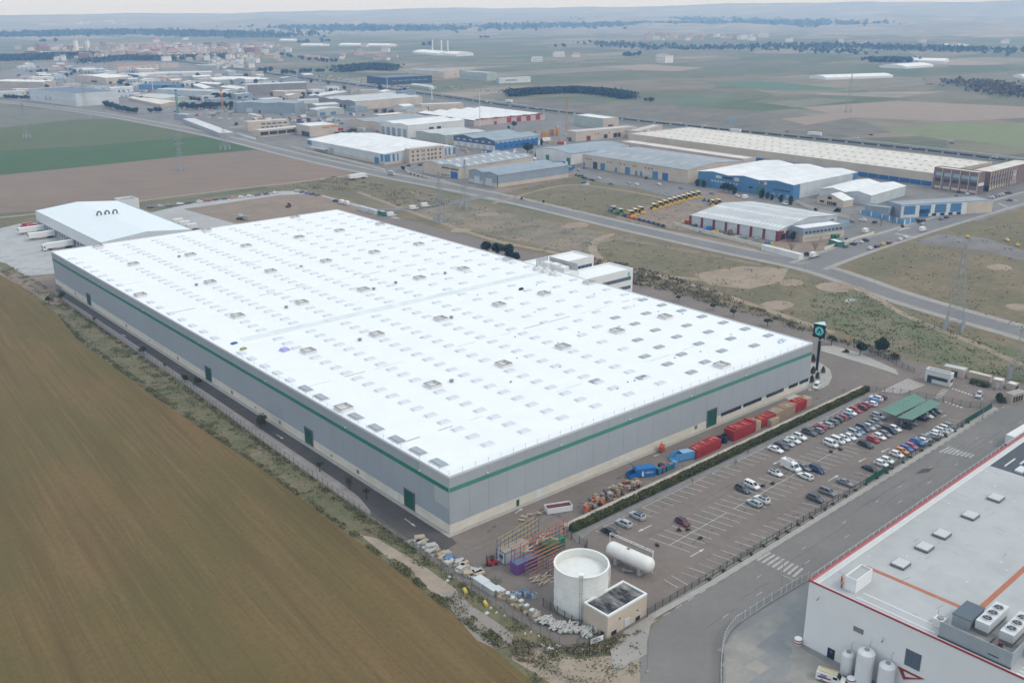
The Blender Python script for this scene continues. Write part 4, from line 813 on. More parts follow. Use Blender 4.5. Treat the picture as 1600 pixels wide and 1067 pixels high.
# ================================================================ vehicles
PAINT=dict(white=(.72,.73,.73),silver=(.42,.44,.46),grey=(.19,.20,.21),dark_grey=(.075,.08,.088),black=(.018,.019,.022),red=(.38,.02,.022),dark_red=(.13,.018,.022),blue=(.03,.14,.42),navy=(.018,.035,.10),sky_blue=(.12,.22,.33),orange=(.6,.22,.03),yellow=(.62,.42,.02),pink=(.42,.08,.13),green=(.04,.22,.07),beige=(.42,.37,.29),teal=(.05,.3,.3))
def paint(c): return M('paint_'+c,PAINT[c],.28,.05,1.5,spec=.5)
M('tyre',(.02,.02,.02),.85,.1,3); M('rim',(.35,.36,.37),.35,.1,3,metal=.6); M('car_glass',(.02,.026,.032),.1,.05,1,spec=.7); M('lamp_clear',(.75,.77,.78),.2,.05,2); M('lamp_red',(.35,.015,.015),.3,.05,2); M('trim_black',(.025,.025,.027),.6,.1,2); M('plate_white',(.75,.75,.72),.5,0,1); M('tarp_white',(.74,.75,.75),.6,.06,.8); M('chassis',(.03,.03,.033),.7,.2,2)
# length, width, bonnet height, belt height, roof height, stations: bonnet start, windscreen base, roof front, roof rear, rear glass base, tail height
CARS=dict(hatch=(4.1,1.76,.82,.95,1.50,1.05,1.05,1.75,3.45,3.95,.95),sedan=(4.6,1.8,.80,.93,1.45,1.3,1.3,2.1,3.35,4.05,.98),estate=(4.65,1.8,.82,.95,1.49,1.3,1.3,2.0,4.15,4.55,.95),suv=(4.5,1.86,.98,1.08,1.68,1.2,1.2,1.9,3.9,4.4,1.1),minivan=(4.6,1.84,.95,1.05,1.72,.85,.85,1.75,4.2,4.55,1.05),van=(4.45,1.82,1.0,1.1,1.83,.8,.8,1.6,4.3,4.42,1.1),coupe=(4.3,1.78,.78,.9,1.36,1.4,1.4,2.15,3.1,4.0,.95))
CM={}
def car_meshes(kind,color):
    if (kind,color) in CM: return CM[kind,color]
    L,Wd,hb,bl,hr,x0,xw,xr,xq,xg,ht=CARS[kind]; w=Wd/2
    P=paint(color); out=[]
    # body: loft of cross sections front (x=0) to rear, shifted so the car's middle is the origin
    st=[(0,.38,.62,.80),(.12,.26,hb-.16,.90),(.5,.22,hb-.06,.97),(xw*.85,.22,hb,1),(xw+.05,.22,bl,1),(L*.55,.22,bl+.02,1),(xg-.15,.22,bl+.03,1),(L-.22,.24,ht,.97),(L-.05,.32,ht-.1,.92),(L,.42,ht-.35,.85)]
    b=MB(); v=[]; 
    for x,z0,z1,k in st:
        y=w*k; v+=[(x-L/2,-y*.92,z0),(x-L/2,-y,z0+.2),(x-L/2,-y,z1-.16),(x-L/2,-y*.9,z1),(x-L/2,y*.9,z1),(x-L/2,y,z1-.16),(x-L/2,y,z0+.2),(x-L/2,y*.92,z0)]
    n=8; f=[]
    for i in range(len(st)-1):
        for j in range(n): f.append((i*n+j,i*n+(j+1)%n,(i+1)*n+(j+1)%n,(i+1)*n+j))
    f+=[tuple(range(n))[::-1],tuple(range((len(st)-1)*n,len(st)*n))]
    b.add(v,f)
    # cabin
    lo,hi=w*.89,w*.72; B=[(xw-.06,-lo,bl-.03),(xg+.04,-lo,bl),(xg+.04,lo,bl),(xw-.06,lo,bl-.03)]; T=[(xr,-hi,hr-.04),(xq,-hi,hr-.05),(xq,hi,hr-.05),(xr,hi,hr-.04)]; mid=((xr+xq)/2,hr+.02)
    B=[(x-L/2,y,z) for x,y,z in B]; T=[(x-L/2,y,z) for x,y,z in T]
    b.add(B+T+[(mid[0]-L/2,-hi*.95,mid[1]),(mid[0]-L/2,hi*.95,mid[1])],[(0,1,5,8,4),(1,2,6,5),(2,3,7,9,6),(3,0,4,7),(4,8,9,7),(8,5,6,9)])
    b.box((0,0,.3),(L*.9,Wd*.86,.25),0,1)
    out.append(('body',b.mesh('body',[P,MATS['trim_black']]),(0,0,0)))
    def pane(nm,a,bq,c,d,u0,u1,v0,v1,off,mat='car_glass'):
        a,bq,c,d=map(Vector,(a,bq,c,d)); nrm=(bq-a).cross(d-a).normalized()*off
        g=lambda u,v_:(a*(1-u)*(1-v_)+bq*u*(1-v_)+c*u*v_+d*(1-u)*v_)+nrm
        m_=MB().add([g(u0,v0),g(u1,v0),g(u1,v1),g(u0,v1)]+[g(u0,v0)-nrm,g(u1,v0)-nrm,g(u1,v1)-nrm,g(u0,v1)-nrm],[(0,1,2,3),(4,5,1,0),(5,6,2,1),(6,7,3,2),(7,4,0,3)])
        out.append((nm,m_.mesh(nm,MATS[mat]),(0,0,0)))
    pane('windscreen',B[3],B[0],T[0],T[3],.07,.93,.08,.95,.012); pane('rear_window',B[1],B[2],T[2],T[1],.1,.9,.15,.92,.012)
    ks=((.09,.5),(.54,.93)) if kind not in('van',) else ((.09,.42),(.47,.70),(.74,.95))
    for u0,u1 in ks:
        pane('side_window',B[0],B[1],T[1],T[0],u0,u1,.14,.86,.012); pane('side_window',B[2],B[3],T[3],T[2],1-u1,1-u0,.14,.86,.012)
    wm=MB(); wm.lathe((0,0,0),[(0,-.11),(.2,-.11),(.21,-.115),(.32,-.1),(.32,.1),(.21,.115),(.2,.11),(0,.11)],12,0,axis='y'); 
    wm.m=[1 if (i//12) in (0,1,5,6) else 0 for i in range(len(wm.f))]; we=wm.mesh('wheel',[MATS['tyre'],MATS['rim']])
    for x in (.78,L-.85):
        for s in (-1,1): out.append(('wheel',we,(x-L/2,s*(w-.09),.32)))
    hl=MB().box((0,0,0),(.16,.36,.15)).mesh('headlight',MATS['lamp_clear']); tl=MB().box((0,0,0),(.12,.26,.24)).mesh('tail_light',MATS['lamp_red'])
    for s in (-1,1):
        out.append(('headlight',hl,(.1-L/2,s*w*.62,hb-.26))); out.append(('tail_light',tl,(L/2-.07,s*w*.72,ht-.22)))
    mir=MB().box((0,0,0),(.16,.2,.14)).mesh('mirror',P)
    for s in (-1,1): out.append(('mirror',mir,(xw+.35-L/2,s*(w+.05),bl+.06)))
    if kind in('suv','estate','minivan'):
        rr=MB(); 
        for s in (-1,1): rr.b2(xr+.15-L/2,s*hi*.82-.02,hr-.02,xq-.1-L/2,s*hi*.82+.02,hr+.05)
        out.append(('roof_rail',rr.mesh('roof_rail',MATS['trim_black']),(0,0,0)))
    CM[kind,color]=out; return out
SMALL={}
def car(kind,color,x,y,rz,label,group,small=False,roof=None,z=.05):
    """rz: direction the bonnet points (bonnet is at -x of the mesh)"""
    r=thing('parked_car' if group and 'park' in group else 'car',label,'van' if kind=='van' else 'car',(x,y,z),rz+math.pi,group)
    for nm,me,lc in car_meshes(kind,color):
        if small and nm in('mirror','roof_rail','side_window') and nm!='side_window': continue
        put(nm,me,r,lc)
    if roof:
        L,Wd,hb,bl,hr,x0,xw,xr,xq,xg,ht=CARS[kind]; MB().box(((xr+xq)/2-L/2,0,hr+.012),(xq-xr-.3,Wd*.6,.02)).build('roof_panel',MATS['car_glass'] if roof=='glass' else paint(roof),r)
    return r
NAMES=dict(hatch='hatchback',sedan='saloon',estate='estate car',suv='off-roader',minivan='people carrier',van='small van',coupe='coupe')
CN=lambda c:c.replace('_',' ')
# --- car park: (px x, px y, kind, colour, heading) headings: 0 = bonnet towards the hedge (+y), 1 = towards the street (-y)
ROWS={'hedge':[(951,830,'hatch','black',0),(974.5,817.5,'suv','silver',0),(996,805.5,'suv','silver',0),
 (1212,702,'sedan','white',1),(1221.5,697,'estate','dark_grey',1),(1231,692.5,'hatch','silver',1),(1239.5,687.5,'sedan','white',1),(1249,682.5,'suv','white',1),
 (1264.5,675.5,'suv','dark_grey',1),(1277,672.5,'hatch','grey',0),(1281.5,667.5,'hatch','red',0),(1290.5,663.5,'estate','silver',0),(1299,659,'estate','grey',0),(1308,655,'hatch','dark_grey',0),(1315,652,'hatch','red',0),(1322,648.5,'hatch','sky_blue',0),(1328.5,644.5,'hatch','white',1),(1336,640.5,'hatch','red',1),(1345.5,636.5,'hatch','dark_red',0),(1350.5,632.5,'hatch','red',0),(1361,630.5,'hatch','white',0),(1363.5,626.5,'hatch','blue',0),(1368.5,622.5,'suv','white',0),(1376,620,'hatch','dark_red',0)],
'middle':[(1066.5,815,'hatch','dark_red',1),(1160.5,764,'suv','dark_grey',1),(1175,758.5,'van','white',1),(1178.5,785.5,'estate','silver',0),(1190.5,780,'suv','white',0),(1212,738.5,'hatch','white',1),(1257,730,'coupe','grey',1),(1258.5,743.5,'estate','white',0),(1276,733.5,'minivan','navy',1),
 (1298.5,693.5,'van','white',1),(1309,688.5,'van','white',1),(1318.5,685,'hatch','white',1),(1328,682.5,'hatch','white',1),(1334.5,676.5,'minivan','silver',1),(1342,673.5,'hatch','sky_blue',1),(1348.5,669,'minivan','dark_grey',1),(1358,667,'hatch','silver',1),(1364,663,'estate','grey',1),(1370.5,659,'hatch','grey',1),
 (1352.5,694.5,'estate','black',1),(1364.5,686.5,'hatch','red',1),(1374,682,'hatch','white',1),(1383,678,'hatch','grey',1),(1389.5,672.5,'minivan','black',1),(1398,669.5,'hatch','white',1)],
'street':[(1274,778.5,'suv','dark_grey',1),(1293,768.5,'minivan','grey',1),(1321,753.5,'sedan','grey',1),(1360.5,732,'sedan','black',1),(1377,724,'hatch','white',1),(1386,719,'hatch','white',1),(1401,709.5,'hatch','white',1),(1409,704.5,'hatch','orange',1),(1416,700.5,'hatch','blue',1),(1424,697,'hatch','pink',1),(1433.5,691.5,'suv','blue',1),(1438.5,687.5,'hatch','white',0),(1446,684.5,'hatch','grey',1),(1457,680.5,'hatch','silver',0),(1463.5,677.5,'hatch','white',1),(1471.5,673,'estate','white',1),(1477.5,670,'suv','white',1),(1483.5,665.5,'hatch','grey',1)],
'canopy':[(1372,649.5,'estate','silver',1),(1413,665.5,'sedan','black',1),(1424,660.5,'hatch','grey',1),(1440,653,'hatch','black',1),(1448,649,'hatch','white',1),(1454,645,'hatch','black',1),(1462,641,'hatch','grey',1)]}
WHERE=dict(hedge='in the row along the hedge',middle='in the middle rows of the car park',street='in the row along the street fence',canopy='under the green canopies')
for row,lst in ROWS.items():
    cnt={}; tot={}
    for e in lst: tot[e[2],e[3]]=tot.get((e[2],e[3]),0)+1
    for i,(px,py,k,c,hd) in enumerate(lst):
        g=G(px,py,.6); cnt[k,c]=cnt.get((k,c),0)+1; q=cnt[k,c]; n_=tot[k,c]
        pre='' if n_==1 else ('nearer ' if q==1 else 'farther ') if n_==2 else ORD[q-1]+' '
        left=lst[i-1] if i else None; rght=lst[i+1] if i+1<len(lst) else None
        nb=f', just past a {CN(left[3])} {NAMES[left[2]]}' if left else ', at the near end'
        lab=f'{pre}{CN(c)} {NAMES[k]} {WHERE[row]}{nb}'
        lab=' '.join(lab.replace('in the middle rows of the car park','in the middle rows').replace('in the row along the street fence','along the street fence').replace('in the row along the hedge','along the hedge').split())
        rz=(math.pi/2 if hd==0 else -math.pi/2)+R.uniform(-.03,.03)+.03- (.12 if row=='middle' else 0)
        car(k,c,g.x,g.y,rz,lab,'cars in the car park',roof='black' if (px,py) in((1066.5,815),(1212,738.5)) else 'glass' if (px,py) in((996,805.5),(1190.5,780)) else None)
def panel_van(x,y,rz,label,color='white',L=5.9,hgt=2.6,group=None,box=None,ladder=False):
    r=thing('delivery_van',label,'van',(x,y,.05),rz+math.pi,group); P=paint(color); w=1.0
    b=MB(); prof=[(0,.45),(0,.95),(.75,1.25),(1.55,2.05),(2.0,hgt-.1),(2.5,hgt),(L-.15,hgt),(L,hgt-.2),(L,.4)]
    if box: prof=[(0,.45),(0,.95),(.7,1.2),(1.3,1.95),(1.9,2.05),(2.0,1.9),(2.0,.5)]
    v=[(x_-L/2,-w,z) for x_,z in prof]+[(x_-L/2,w,z) for x_,z in prof]; n=len(prof)
    b.add(v,[tuple(range(n)),tuple(range(n,2*n))[::-1]]+[(i,i+n,(i+1)%n+n,(i+1)%n) for i in range(n)]); b.box((0,0,.42),(L*.95,1.7,.3)); b.build('body',P,r)
    if box: MB().b2(2.1-L/2,-1.1,.75,L/2,1.1,hgt+.25).build('box_body',MATS['tarp_white'] if box=='white' else paint(box),r)
    MB().add([(.8-L/2,-.85,1.3),(.8-L/2,.85,1.3),(1.52-L/2,.8,2.02),(1.52-L/2,-.8,2.02)],[(0,1,2,3)]).add([(.78-L/2,-.85,1.32),(.78-L/2,.85,1.32),(1.5-L/2,.8,2.04),(1.5-L/2,-.8,2.04)],[(0,1,2,3)]).build('windscreen',MATS['car_glass'],r)
    for s in (-1,1): MB().b2(1.25-L/2,s*(w-.01),1.3,2.1-L/2 if not box else 1.9-L/2,s*(w+.015),1.85).build('side_window',MATS['car_glass'],r); MB().box((.02-L/2,s*.7,.85),(.1,.35,.2)).build('headlight',MATS['lamp_clear'],r); MB().box((L/2,s*.9,1.0),(.08,.16,.5)).build('tail_light',MATS['lamp_red'],r)
    we=[m for nm,m,l in car_meshes('van','white') if nm=='wheel'][0]
    for x_ in (.95,L-1.2):
        for s in (-1,1): put('wheel',we,r,(x_-L/2,s*.9,.33))
    return r
g=G(1236,727,1.2); big=panel_van(g.x,g.y,-math.pi/2-.1,'tall white panel van in the middle of the car park'); MB().box((.6,0,2.66),(1.6,1.1,.12)).build('roof_hatch',MATS['steel'],big)
g=G(1276,603,.7); car('van','white',g.x,g.y,math.radians(200),'white small van by the far corner of the warehouse',None)
g=G(1530,616.5,.7); car('suv','silver',g.x,g.y,math.radians(195),'silver off-roader by the gatehouse crossing',None)
def lorry(x,y,rz,label,color='white',cab='white',tractor=True,tl=13.6,group=None,hgt=2.75,skirt=False):
    r=thing('articulated_lorry' if tractor else 'semitrailer',label,'lorry' if tractor else 'trailer',(x,y,.05),rz+math.pi,group); Lh=tl/2
    MB().b2(-Lh,-1.27,1.2,Lh,1.27,1.2+hgt).build('trailer_box',MATS['tarp_white'] if color=='white' else paint(color),r)
    b=MB().b2(-Lh+.3,-.5,.75,Lh,.5,1.19); b.b2(Lh-.12,-1.2,.5,Lh,1.2,.65); b.build('chassis',MATS['chassis'],r)
    fr=MB()
    for s in (-1,1): fr.b2(Lh+.0,s*.02-.6+ .6*s,1.3,Lh+.03,s*.02+.58*s,1.1+hgt)
    fr.build('rear_door',MATS['tarp_white'] if color=='white' else paint(color),r)
    for s in (-1,1): MB().box((Lh+.02,s*1.0,.85),(.06,.3,.15)).build('tail_light',MATS['lamp_red'],r); MB().b2(-2.5,s*1.24-.03,.5,2.6,s*1.24+.03,1.15).build('side_guard',MATS['steel'],r)
    wh_=MB().lathe((0,0,0),[(0,-.16),(.26,-.16),(.5,-.15),(.5,.15),(.26,.16),(0,.16)],12,0,axis='y').mesh('wheel',[MATS['tyre']])
    for x_ in (Lh-1.6,Lh-2.9,Lh-4.2):
        for s in (-1,1): put('wheel',wh_,r,(x_,s*1.05,.5))
    if tractor:
        c=-Lh-1.9; b=MB(); prof=[(0,.5),(0,1.6),(.15,2.6),(.45,3.5),(2.1,3.75),(2.1,.9),(2.0,.5)]; n=len(prof)
        v=[(c+x_,-1.2,z) for x_,z in prof]+[(c+x_,1.2,z) for x_,z in prof]; b.add(v,[tuple(range(n)),tuple(range(n,2*n))[::-1]]+[(i,i+n,(i+1)%n+n,(i+1)%n) for i in range(n)]); cb=b.build('cab',paint(cab),r)
        MB().b2(c-.03,-1.05,1.75,c+.1,1.05,2.6).build('windscreen',MATS['car_glass'],cb); MB().b2(c-.05,-1.1,.5,c+.05,1.1,1.15).build('grille',MATS['trim_black'],cb)
        for s in (-1,1): MB().b2(c+.5,s*1.2,1.8,c+1.3,s*1.225,2.5).build('side_window',MATS['car_glass'],cb)
        MB().b2(c+1.5,-.5,.6,-Lh+3.5,.5,1.0).build('tractor_chassis',MATS['chassis'],r)
        for x_ in (c+1.1,-Lh+1.9):
            for s in (-1,1): put('wheel',wh_,r,(x_,s*1.0,.5))
    else:
        MB().b2(-Lh-.1,-.7,2.3,-Lh+.02,.7,3.6).build('cooling_unit',MATS['trim_black'],r)
        for s in (-1,1): MB().tube((-Lh+2.2,s*.8,0),(-Lh+2.2,s*.8,1.2),.08).build('landing_leg',MATS['chassis'],r)
    return r
for y,lab,tr in ((421.5,'white semitrailer at the dock beside the red lorries',False),(402.8,'white semitrailer at the dock, middle of the lorry yard',False),(371.5,'white articulated lorry reversed to the dock nearest the warehouse',True)):
    lorry(30.4-6.9,y,math.pi,lab,tractor=tr,group='trailers at the loading docks')
for i,(x,y) in enumerate(((24.5,437),(25.5,431.5))):
    panel_van(x,y,math.pi,('red box lorry nearest the end wall at the dock','red box lorry beside the white trailers at the dock')[i],'red',7.5,3.0,'red lorries at the loading docks',box='red')
g=G(1612,683,2); lorry(157.2,-65.7,0,'white box trailer parked on the street by the white factory',tractor=False)
g=G(558,276,2); lorry(g.x,g.y,.0,'white articulated lorry pulling onto the estate road from the farm track')
a=G(547,276); b_=G(577,272); bpy.data.objects['articulated_lorry.001'].rotation_euler=(0,0,ang(a,b_)+math.pi)
g=G(612,271,1.5); panel_van(g.x,g.y,ang(G(600,270),G(625,274)),'grey covered lorry on the estate road by the striped hall','silver',7.5,3.0,box='beige')
g=G(851,220,1.5); lorry(g.x,g.y,ang(G(838,222),G(864,219)),'white lorry parked beyond the blue dock hall',tl=11)
# lorries behind the warehouse, between hall and lot
for i,(px,py,lab,c) in enumerate(((275,343,'box lorry half hidden behind the loading hall, first of three','white'),(285,347,'second box lorry half hidden behind the loading hall','white'),(296,351,'third box lorry half hidden behind the loading hall','white'))):
    g=G(px,py,3); panel_van(g.x,g.y,math.pi,lab,c,8,3.0,'lorries parked behind the loading hall',box='white')
# ================================================================ car park markings, hedge, yard goods, tanks, entrance
def K7(x,y): return 740+x/3.81,740+y/3.81
def K4(x,y): return 1350+x/5.336,540+y/5.336
def paintlines(name,segs,w,z,mat='line_paint',label=None):
    b=MB()
    for p,q in segs:
        p=Vector(p[:2]); q=Vector(q[:2]); d=(q-p).normalized(); n=Vector((-d.y,d.x))*w/2
        b.add([(*(p-n),z),(*(q-n),z),(*(q+n),z),(*(p+n),z)],[(0,1,2,3)])
    o=b.build(name,MATS[mat]); struct(o,label); return o
LZ=.075
st_=2.87; segs=[]; worn=[]
x=27.6
while x<161:
    y=-21.7+.026*(x-27); (segs if R.random()<.85 else worn).append(((x,y),(x+1.05,y-4.7)))
    if R.random()<.7: segs.append(((x,y),(x+st_,y+.026*st_)))
    x+=st_
x=36.
while x<127:
    yc=-37.6+.045*(x-41)
    segs.append(((x-1.15,yc+5.2),(x+1.15,yc-5.2)) if not(92<x<96) else ((x,yc),(x+1.15,yc-5.2)))
    if R.random()<.75: segs.append(((x,yc),(x+st_,yc+.045*st_)))
    x+=st_
x=29.
while x<160:
    y=-47.3+.026*(x-30); (segs if R.random()<.8 else worn).append(((x,y),(x+1.1,y-4.9)))
    if R.random()<.4: segs.append(((x+1.1,y-4.9),(x+1.1+st_,y-4.9+.03*st_)))
    x+=st_
segs+=[(G(1098,899),G(1080,917)) if 0 else (G(1049,899),G(1075,914)),(G(1037,905),G(1059,918))]
paintlines('bay_lines',segs,.13,LZ,label='white bay lines of the car park'); paintlines('bay_lines',worn,.12,LZ,'worn_paint')
def arrow(p,q,w=.11,z=LZ+.004):
    p=G(*p); q=G(*q); d=(q-p); L_=d.length; d.normalize(); n=Vector((-d.y,d.x)); h=q-d*min(1.8,L_*.35)
    b=MB(); b.add([(*(p-n*w),z),(*(h-n*w),z),(*(h+n*w),z),(*(p+n*w),z)],[(0,1,2,3)]); b.add([(*(h-n*w*3.6),z),(*q,z),(*(h+n*w*3.6),z)],[(0,1,2)])
    struct(b.build('arrow_marking',MATS['line_paint']))
for p,q in (((1018,820.5),(996.5,830.8)),((1079,869.5),(1101,857)),((1222,718),(1207,726)),((1294,751.5),(1311,742)),((1353,716),(1341,722)),((1390,700),(1376,707)),((1470,652),(1479,648.5)),((1030,710),(1021,713)),((1243,627.5),(1232,633)) ,((432,679),(443,686)),((632,810),(650,823)),((190,522),(196,526)),((805,802),(817,794)),((289,567),(297,571))): arrow(p,q)
def zebra(p0,p1,q0,q1,n,w,z=LZ,mat='line_paint',f=.55,lab=None):
    """n stripes; the first runs p0-p1, the last q0-q1"""
    s=[]
    for i in range(n):
        t=i/(n-1); s.append((G(*p0).lerp(G(*q0),t),G(*p1).lerp(G(*q1),t)))
    return paintlines('zebra_crossing',s,w,z,mat,lab)
zebra((1378,612),(1420,592),(1406,615.5),(1444,601),7,.36,lab='wide white striped zone by the gatehouse')
zebra(K4(585,432),K4(632,443),K4(655,362),K4(706,371),8,.36)
zebra(K4(735,358),K4(748,362),K4(972,440),K4(990,445),10,.9); zebra(K4(675,470),K4(692,474),K4(800,512),K4(818,518),5,1.0)
zebra((1226,621.5),(1242,616),(1238,627),(1256,621),5,.6,lab='zebra crossing at the far end of the yard')
def K5(x,y): return 930+x/4.444,840+y/4.444
def K8(x,y): return 1420+x/8.889,640+y/8.889
zebra(K5(1125,158),K5(1215,103),K5(1375,270),K5(1440,212),8,.6,LZ,'worn_paint',lab='worn zebra crossing on the street')
zebra(K8(430,592),K8(565,520),K8(840,665),K8(900,625),8,.55,LZ,'worn_paint',lab='worn striped crossing farther up the street')
zebra((1250,399),(1266,396),(1262,405.5),(1282,401),5,.9,.09,'worn_paint') ; zebra((1404,360),(1421,356),(1399,365),(1432,372),2,2,.1,'worn_paint')
zebra((1560,318),(1575,324),(1572,311),(1590,314),2,1.6,.1,'worn_paint'); zebra((1246,413),(1264,410),(1262,405.5),(1282,401),2,.8,.09,'worn_paint')
segs=[((x,-55.9+.03*(x-11)),(x+2.1,-55.9+.03*(x+2.1-11))) for x in np.arange(9,200,4.15)]
segs+=[((x,-60.6+.03*(x-11)),(x+1.6,-60.6+.03*(x-9.4))) for x in (40,49,58,76,92,104,121,137,150)]+[((x,-64.6+.03*(x-11)),(x+2.2,-64.6+.03*(x-8.8))) for x in (22,34,53,70,96,112,128,150,171)]
segs+=[(G(*K5(1290,255)),G(*K5(1390,300))),(G(*K8(530,500)),G(*K8(750,585)))]
paintlines('lane_dashes',segs,.2,LZ,'worn_paint','dashed white lines along the street edge')
sheet('tar_patch',[(1430,741),(1441,733),(1458,731),(1450,738)],.07,MATS['asphalt_lane'],'dark tar patch on the street')
sheet('grit_strip',[(22,-19.4),(160,-16.4),(160,-18.2),(27,-21.2),(20,-23)],.06,M('grit',(.24,.235,.225),.9,.15,.8,rgb2=(.19,.185,.175),s2=.3),'grey gravelly strip below the hedge',world=True)
# --- yard wall and hedge
M('yard_wall',(.50,.45,.385),.9,.12,.4,rgb2=(.38,.34,.29),s2=.2)
yw=thing('boundary_wall','low tan concrete wall running between the yard and the hedge','wall',(22.6,-17.0,0),ang((22.6,-17.0),(161,-14.2)))
for i in range(28): MB().b2(i*5,-.2,0,min(i*5+4.94,138.4),1.6,.95).build('coping',MATS['yard_wall'],yw)
def leaves(P,N,size,seed=1,up=.3,flat=False):
    """many small two-triangle leaves at points P (array), random orientation"""
    rg=np.random.default_rng(seed); n=len(P); a=rg.normal(size=(n,3)); a/=np.linalg.norm(a,axis=1)[:,None]
    c=rg.normal(size=(n,3)); b_=np.cross(a,c); b_/=np.linalg.norm(b_,axis=1)[:,None]; s=size*rg.uniform(.6,1.4,size=(n,1))
    V=np.empty((n,4,3)); V[:,0]=P-a*s-b_*s*.6; V[:,1]=P+a*s-b_*s*.6; V[:,2]=P+a*s+b_*s*.6; V[:,3]=P-a*s+b_*s*.6
    return V.reshape(-1,3)
def leafmesh(name,V,mats,idx=None):
    n=len(V)//4; me=bpy.data.meshes.new(name); me.vertices.add(4*n); me.vertices.foreach_set('co',V.ravel().astype(np.float32))
    me.loops.add(4*n); me.loops.foreach_set('vertex_index',np.arange(4*n,dtype=np.int32)); me.polygons.add(n); me.polygons.foreach_set('loop_start',np.arange(0,4*n,4,dtype=np.int32))
    for m in mats: me.materials.append(m)
    if idx is not None: me.polygons.foreach_set('material_index',idx.astype(np.int32))
    me.update(calc_edges=True); return me
def LM(name,rgb,var=.3): return M(name,rgb,.8,var,1.2,spec=.15)
HG=[LM('hedge_a',(.095,.10,.03)),LM('hedge_b',(.15,.145,.05)),LM('hedge_c',(.055,.065,.022))]
rg=np.random.default_rng(4)
for k,(xa,xb) in enumerate(((22.8,46.6),(47.2,160.5))):
    L_=xb-xa; a=ang((0,0),(138,2.9)); o=thing('hedge',('near short length of clipped hedge beside the yard wall','long dense clipped hedge between yard and car park')[k],'hedge',(xa,-18.3+.021*(xa-22.8),0),a)
    MB().b2(0,-.6,0,L_,.6,1.6).build('core',HG[2],o)
    n=int(L_*260); P=np.empty((n,3)); P[:,0]=rg.uniform(0,L_,n); f=rg.integers(0,3,n)
    P[:,1]=np.where(f==0,rg.uniform(-.75,.75,n),np.where(f==1,-.65,.65))+rg.normal(0,.09,n); P[:,2]=np.where(f==0,1.65,rg.uniform(0,1.65,n))+rg.normal(0,.1,n)+.12*np.sin(P[:,0]*.8)*(f==0)
    put('foliage',leafmesh('foliage',leaves(P,None,.16,3+k),HG,rg.integers(0,3,n)),o)
# --- canopies
M('canopy_green',(.095,.205,.15),.6,.08,.2,rgb2=(.11,.22,.165),s2=.15)
for k,(pts,zz_,lab) in enumerate((([(1374.4,640.3),(1427.8,615),(1447.8,625.6),(1399.0,649.8)],(3.5,3.5,2.7,2.7),'green carport roof on the hedge side of the pair'),([(1402,652.4),(1452.8,624.4),(1472.7,630),(1425,656.2)],(2.7,2.7,3.5,3.5),'green carport roof on the street side of the pair'))):
    P=[(*G(px,py,z),z) for (px,py),z in zip(pts,zz_)]; c=sum((Vector(p) for p in P),Vector())/4
    o=thing('carport',lab,'carport',(c.x,c.y,0)); n=9; a,b_,c_,d=[Vector(p)-Vector((c.x,c.y,0)) for p in P]
    for i in range(n):
        t0,t1=i/n+.002,(i+1)/n-.002; q=[a.lerp(b_,t0),a.lerp(b_,t1),d.lerp(c_,t1),d.lerp(c_,t0)]
        m=MB(); m.add(q+[v+Vector((0,0,.1)) for v in q],[(3,2,1,0),(4,5,6,7),(0,1,5,4),(1,2,6,5),(2,3,7,6),(3,0,4,7)]); m.build('roof_panel',MATS['canopy_green'],o)
    e0,e1=(d,c_) if k==0 else (a,b_); f0,f1=(a,b_) if k==0 else (d,c_)
    for i in range(6):
        p=e0.lerp(e1,(i+.1)/5.2); q=f0.lerp(f1,(i+.1)/5.2); MB().tube((p.x,p.y,0),(p.x,p.y,p.z),.11).build('post',MATS['steel_dark'],o); MB().tube(p,q.lerp(p,.08),.09,.05).build('rafter',MATS['steel_dark'],o)
# --- gatehouse and small buildings by the entrance
r,h,Lb,Lc,s=hall('gatehouse','white flat-roofed gatehouse with a dark ribbon window','' or (K4(712,346),K4(716,250)),K4(516,200),K4(752,233),'white','rgrey',None,F=[D('b',.1,.72,.34,.62,'glass','window'),D('b',.72,.9,.02,.62,'glass','door'),D('c',.15,.8,.34,.6,'glass','window')],cat='gatehouse',flat_par=.45)
for A,B,Cc,lab,roof in (((K4(828,277),K4(826,208)),K4(662,170),K4(866,186),'tan hut with a grey roof directly behind the gatehouse','rlight'),((K4(1045,318),K4(1046,264)),K4(868,218),K4(1072,250),'long tan hut behind the clipped hedge','rcream'),((K4(1150,364),K4(1150,298)),K4(1073,281),K4(1184,276),'small cube hut with a pale door, between tan huts','rwhite'),((K4(1256,380),K4(1256,331)),K4(1190,312),K4(1286,309),'small cube hut half behind the grilled shelter','rwhite'),((K4(1228,490),K4(1226,412)),K4(1186,392),K4(1322,372),'shelter with grilled openings by the street corner','rgrey')):
    hall('utility_hut',lab,A,B,Cc,'beige',roof,None,F=[D('b',.3,.6,.05,.7,'pale' if 'cube' in lab else 'glass','door')] if 'hedge' not in lab and 'grilled' not in lab else [('row','c',.1,.9,4,.6,.15,.75,'glass','window')] if 'grilled' in lab else [],cat='hut',flat_par=.12)
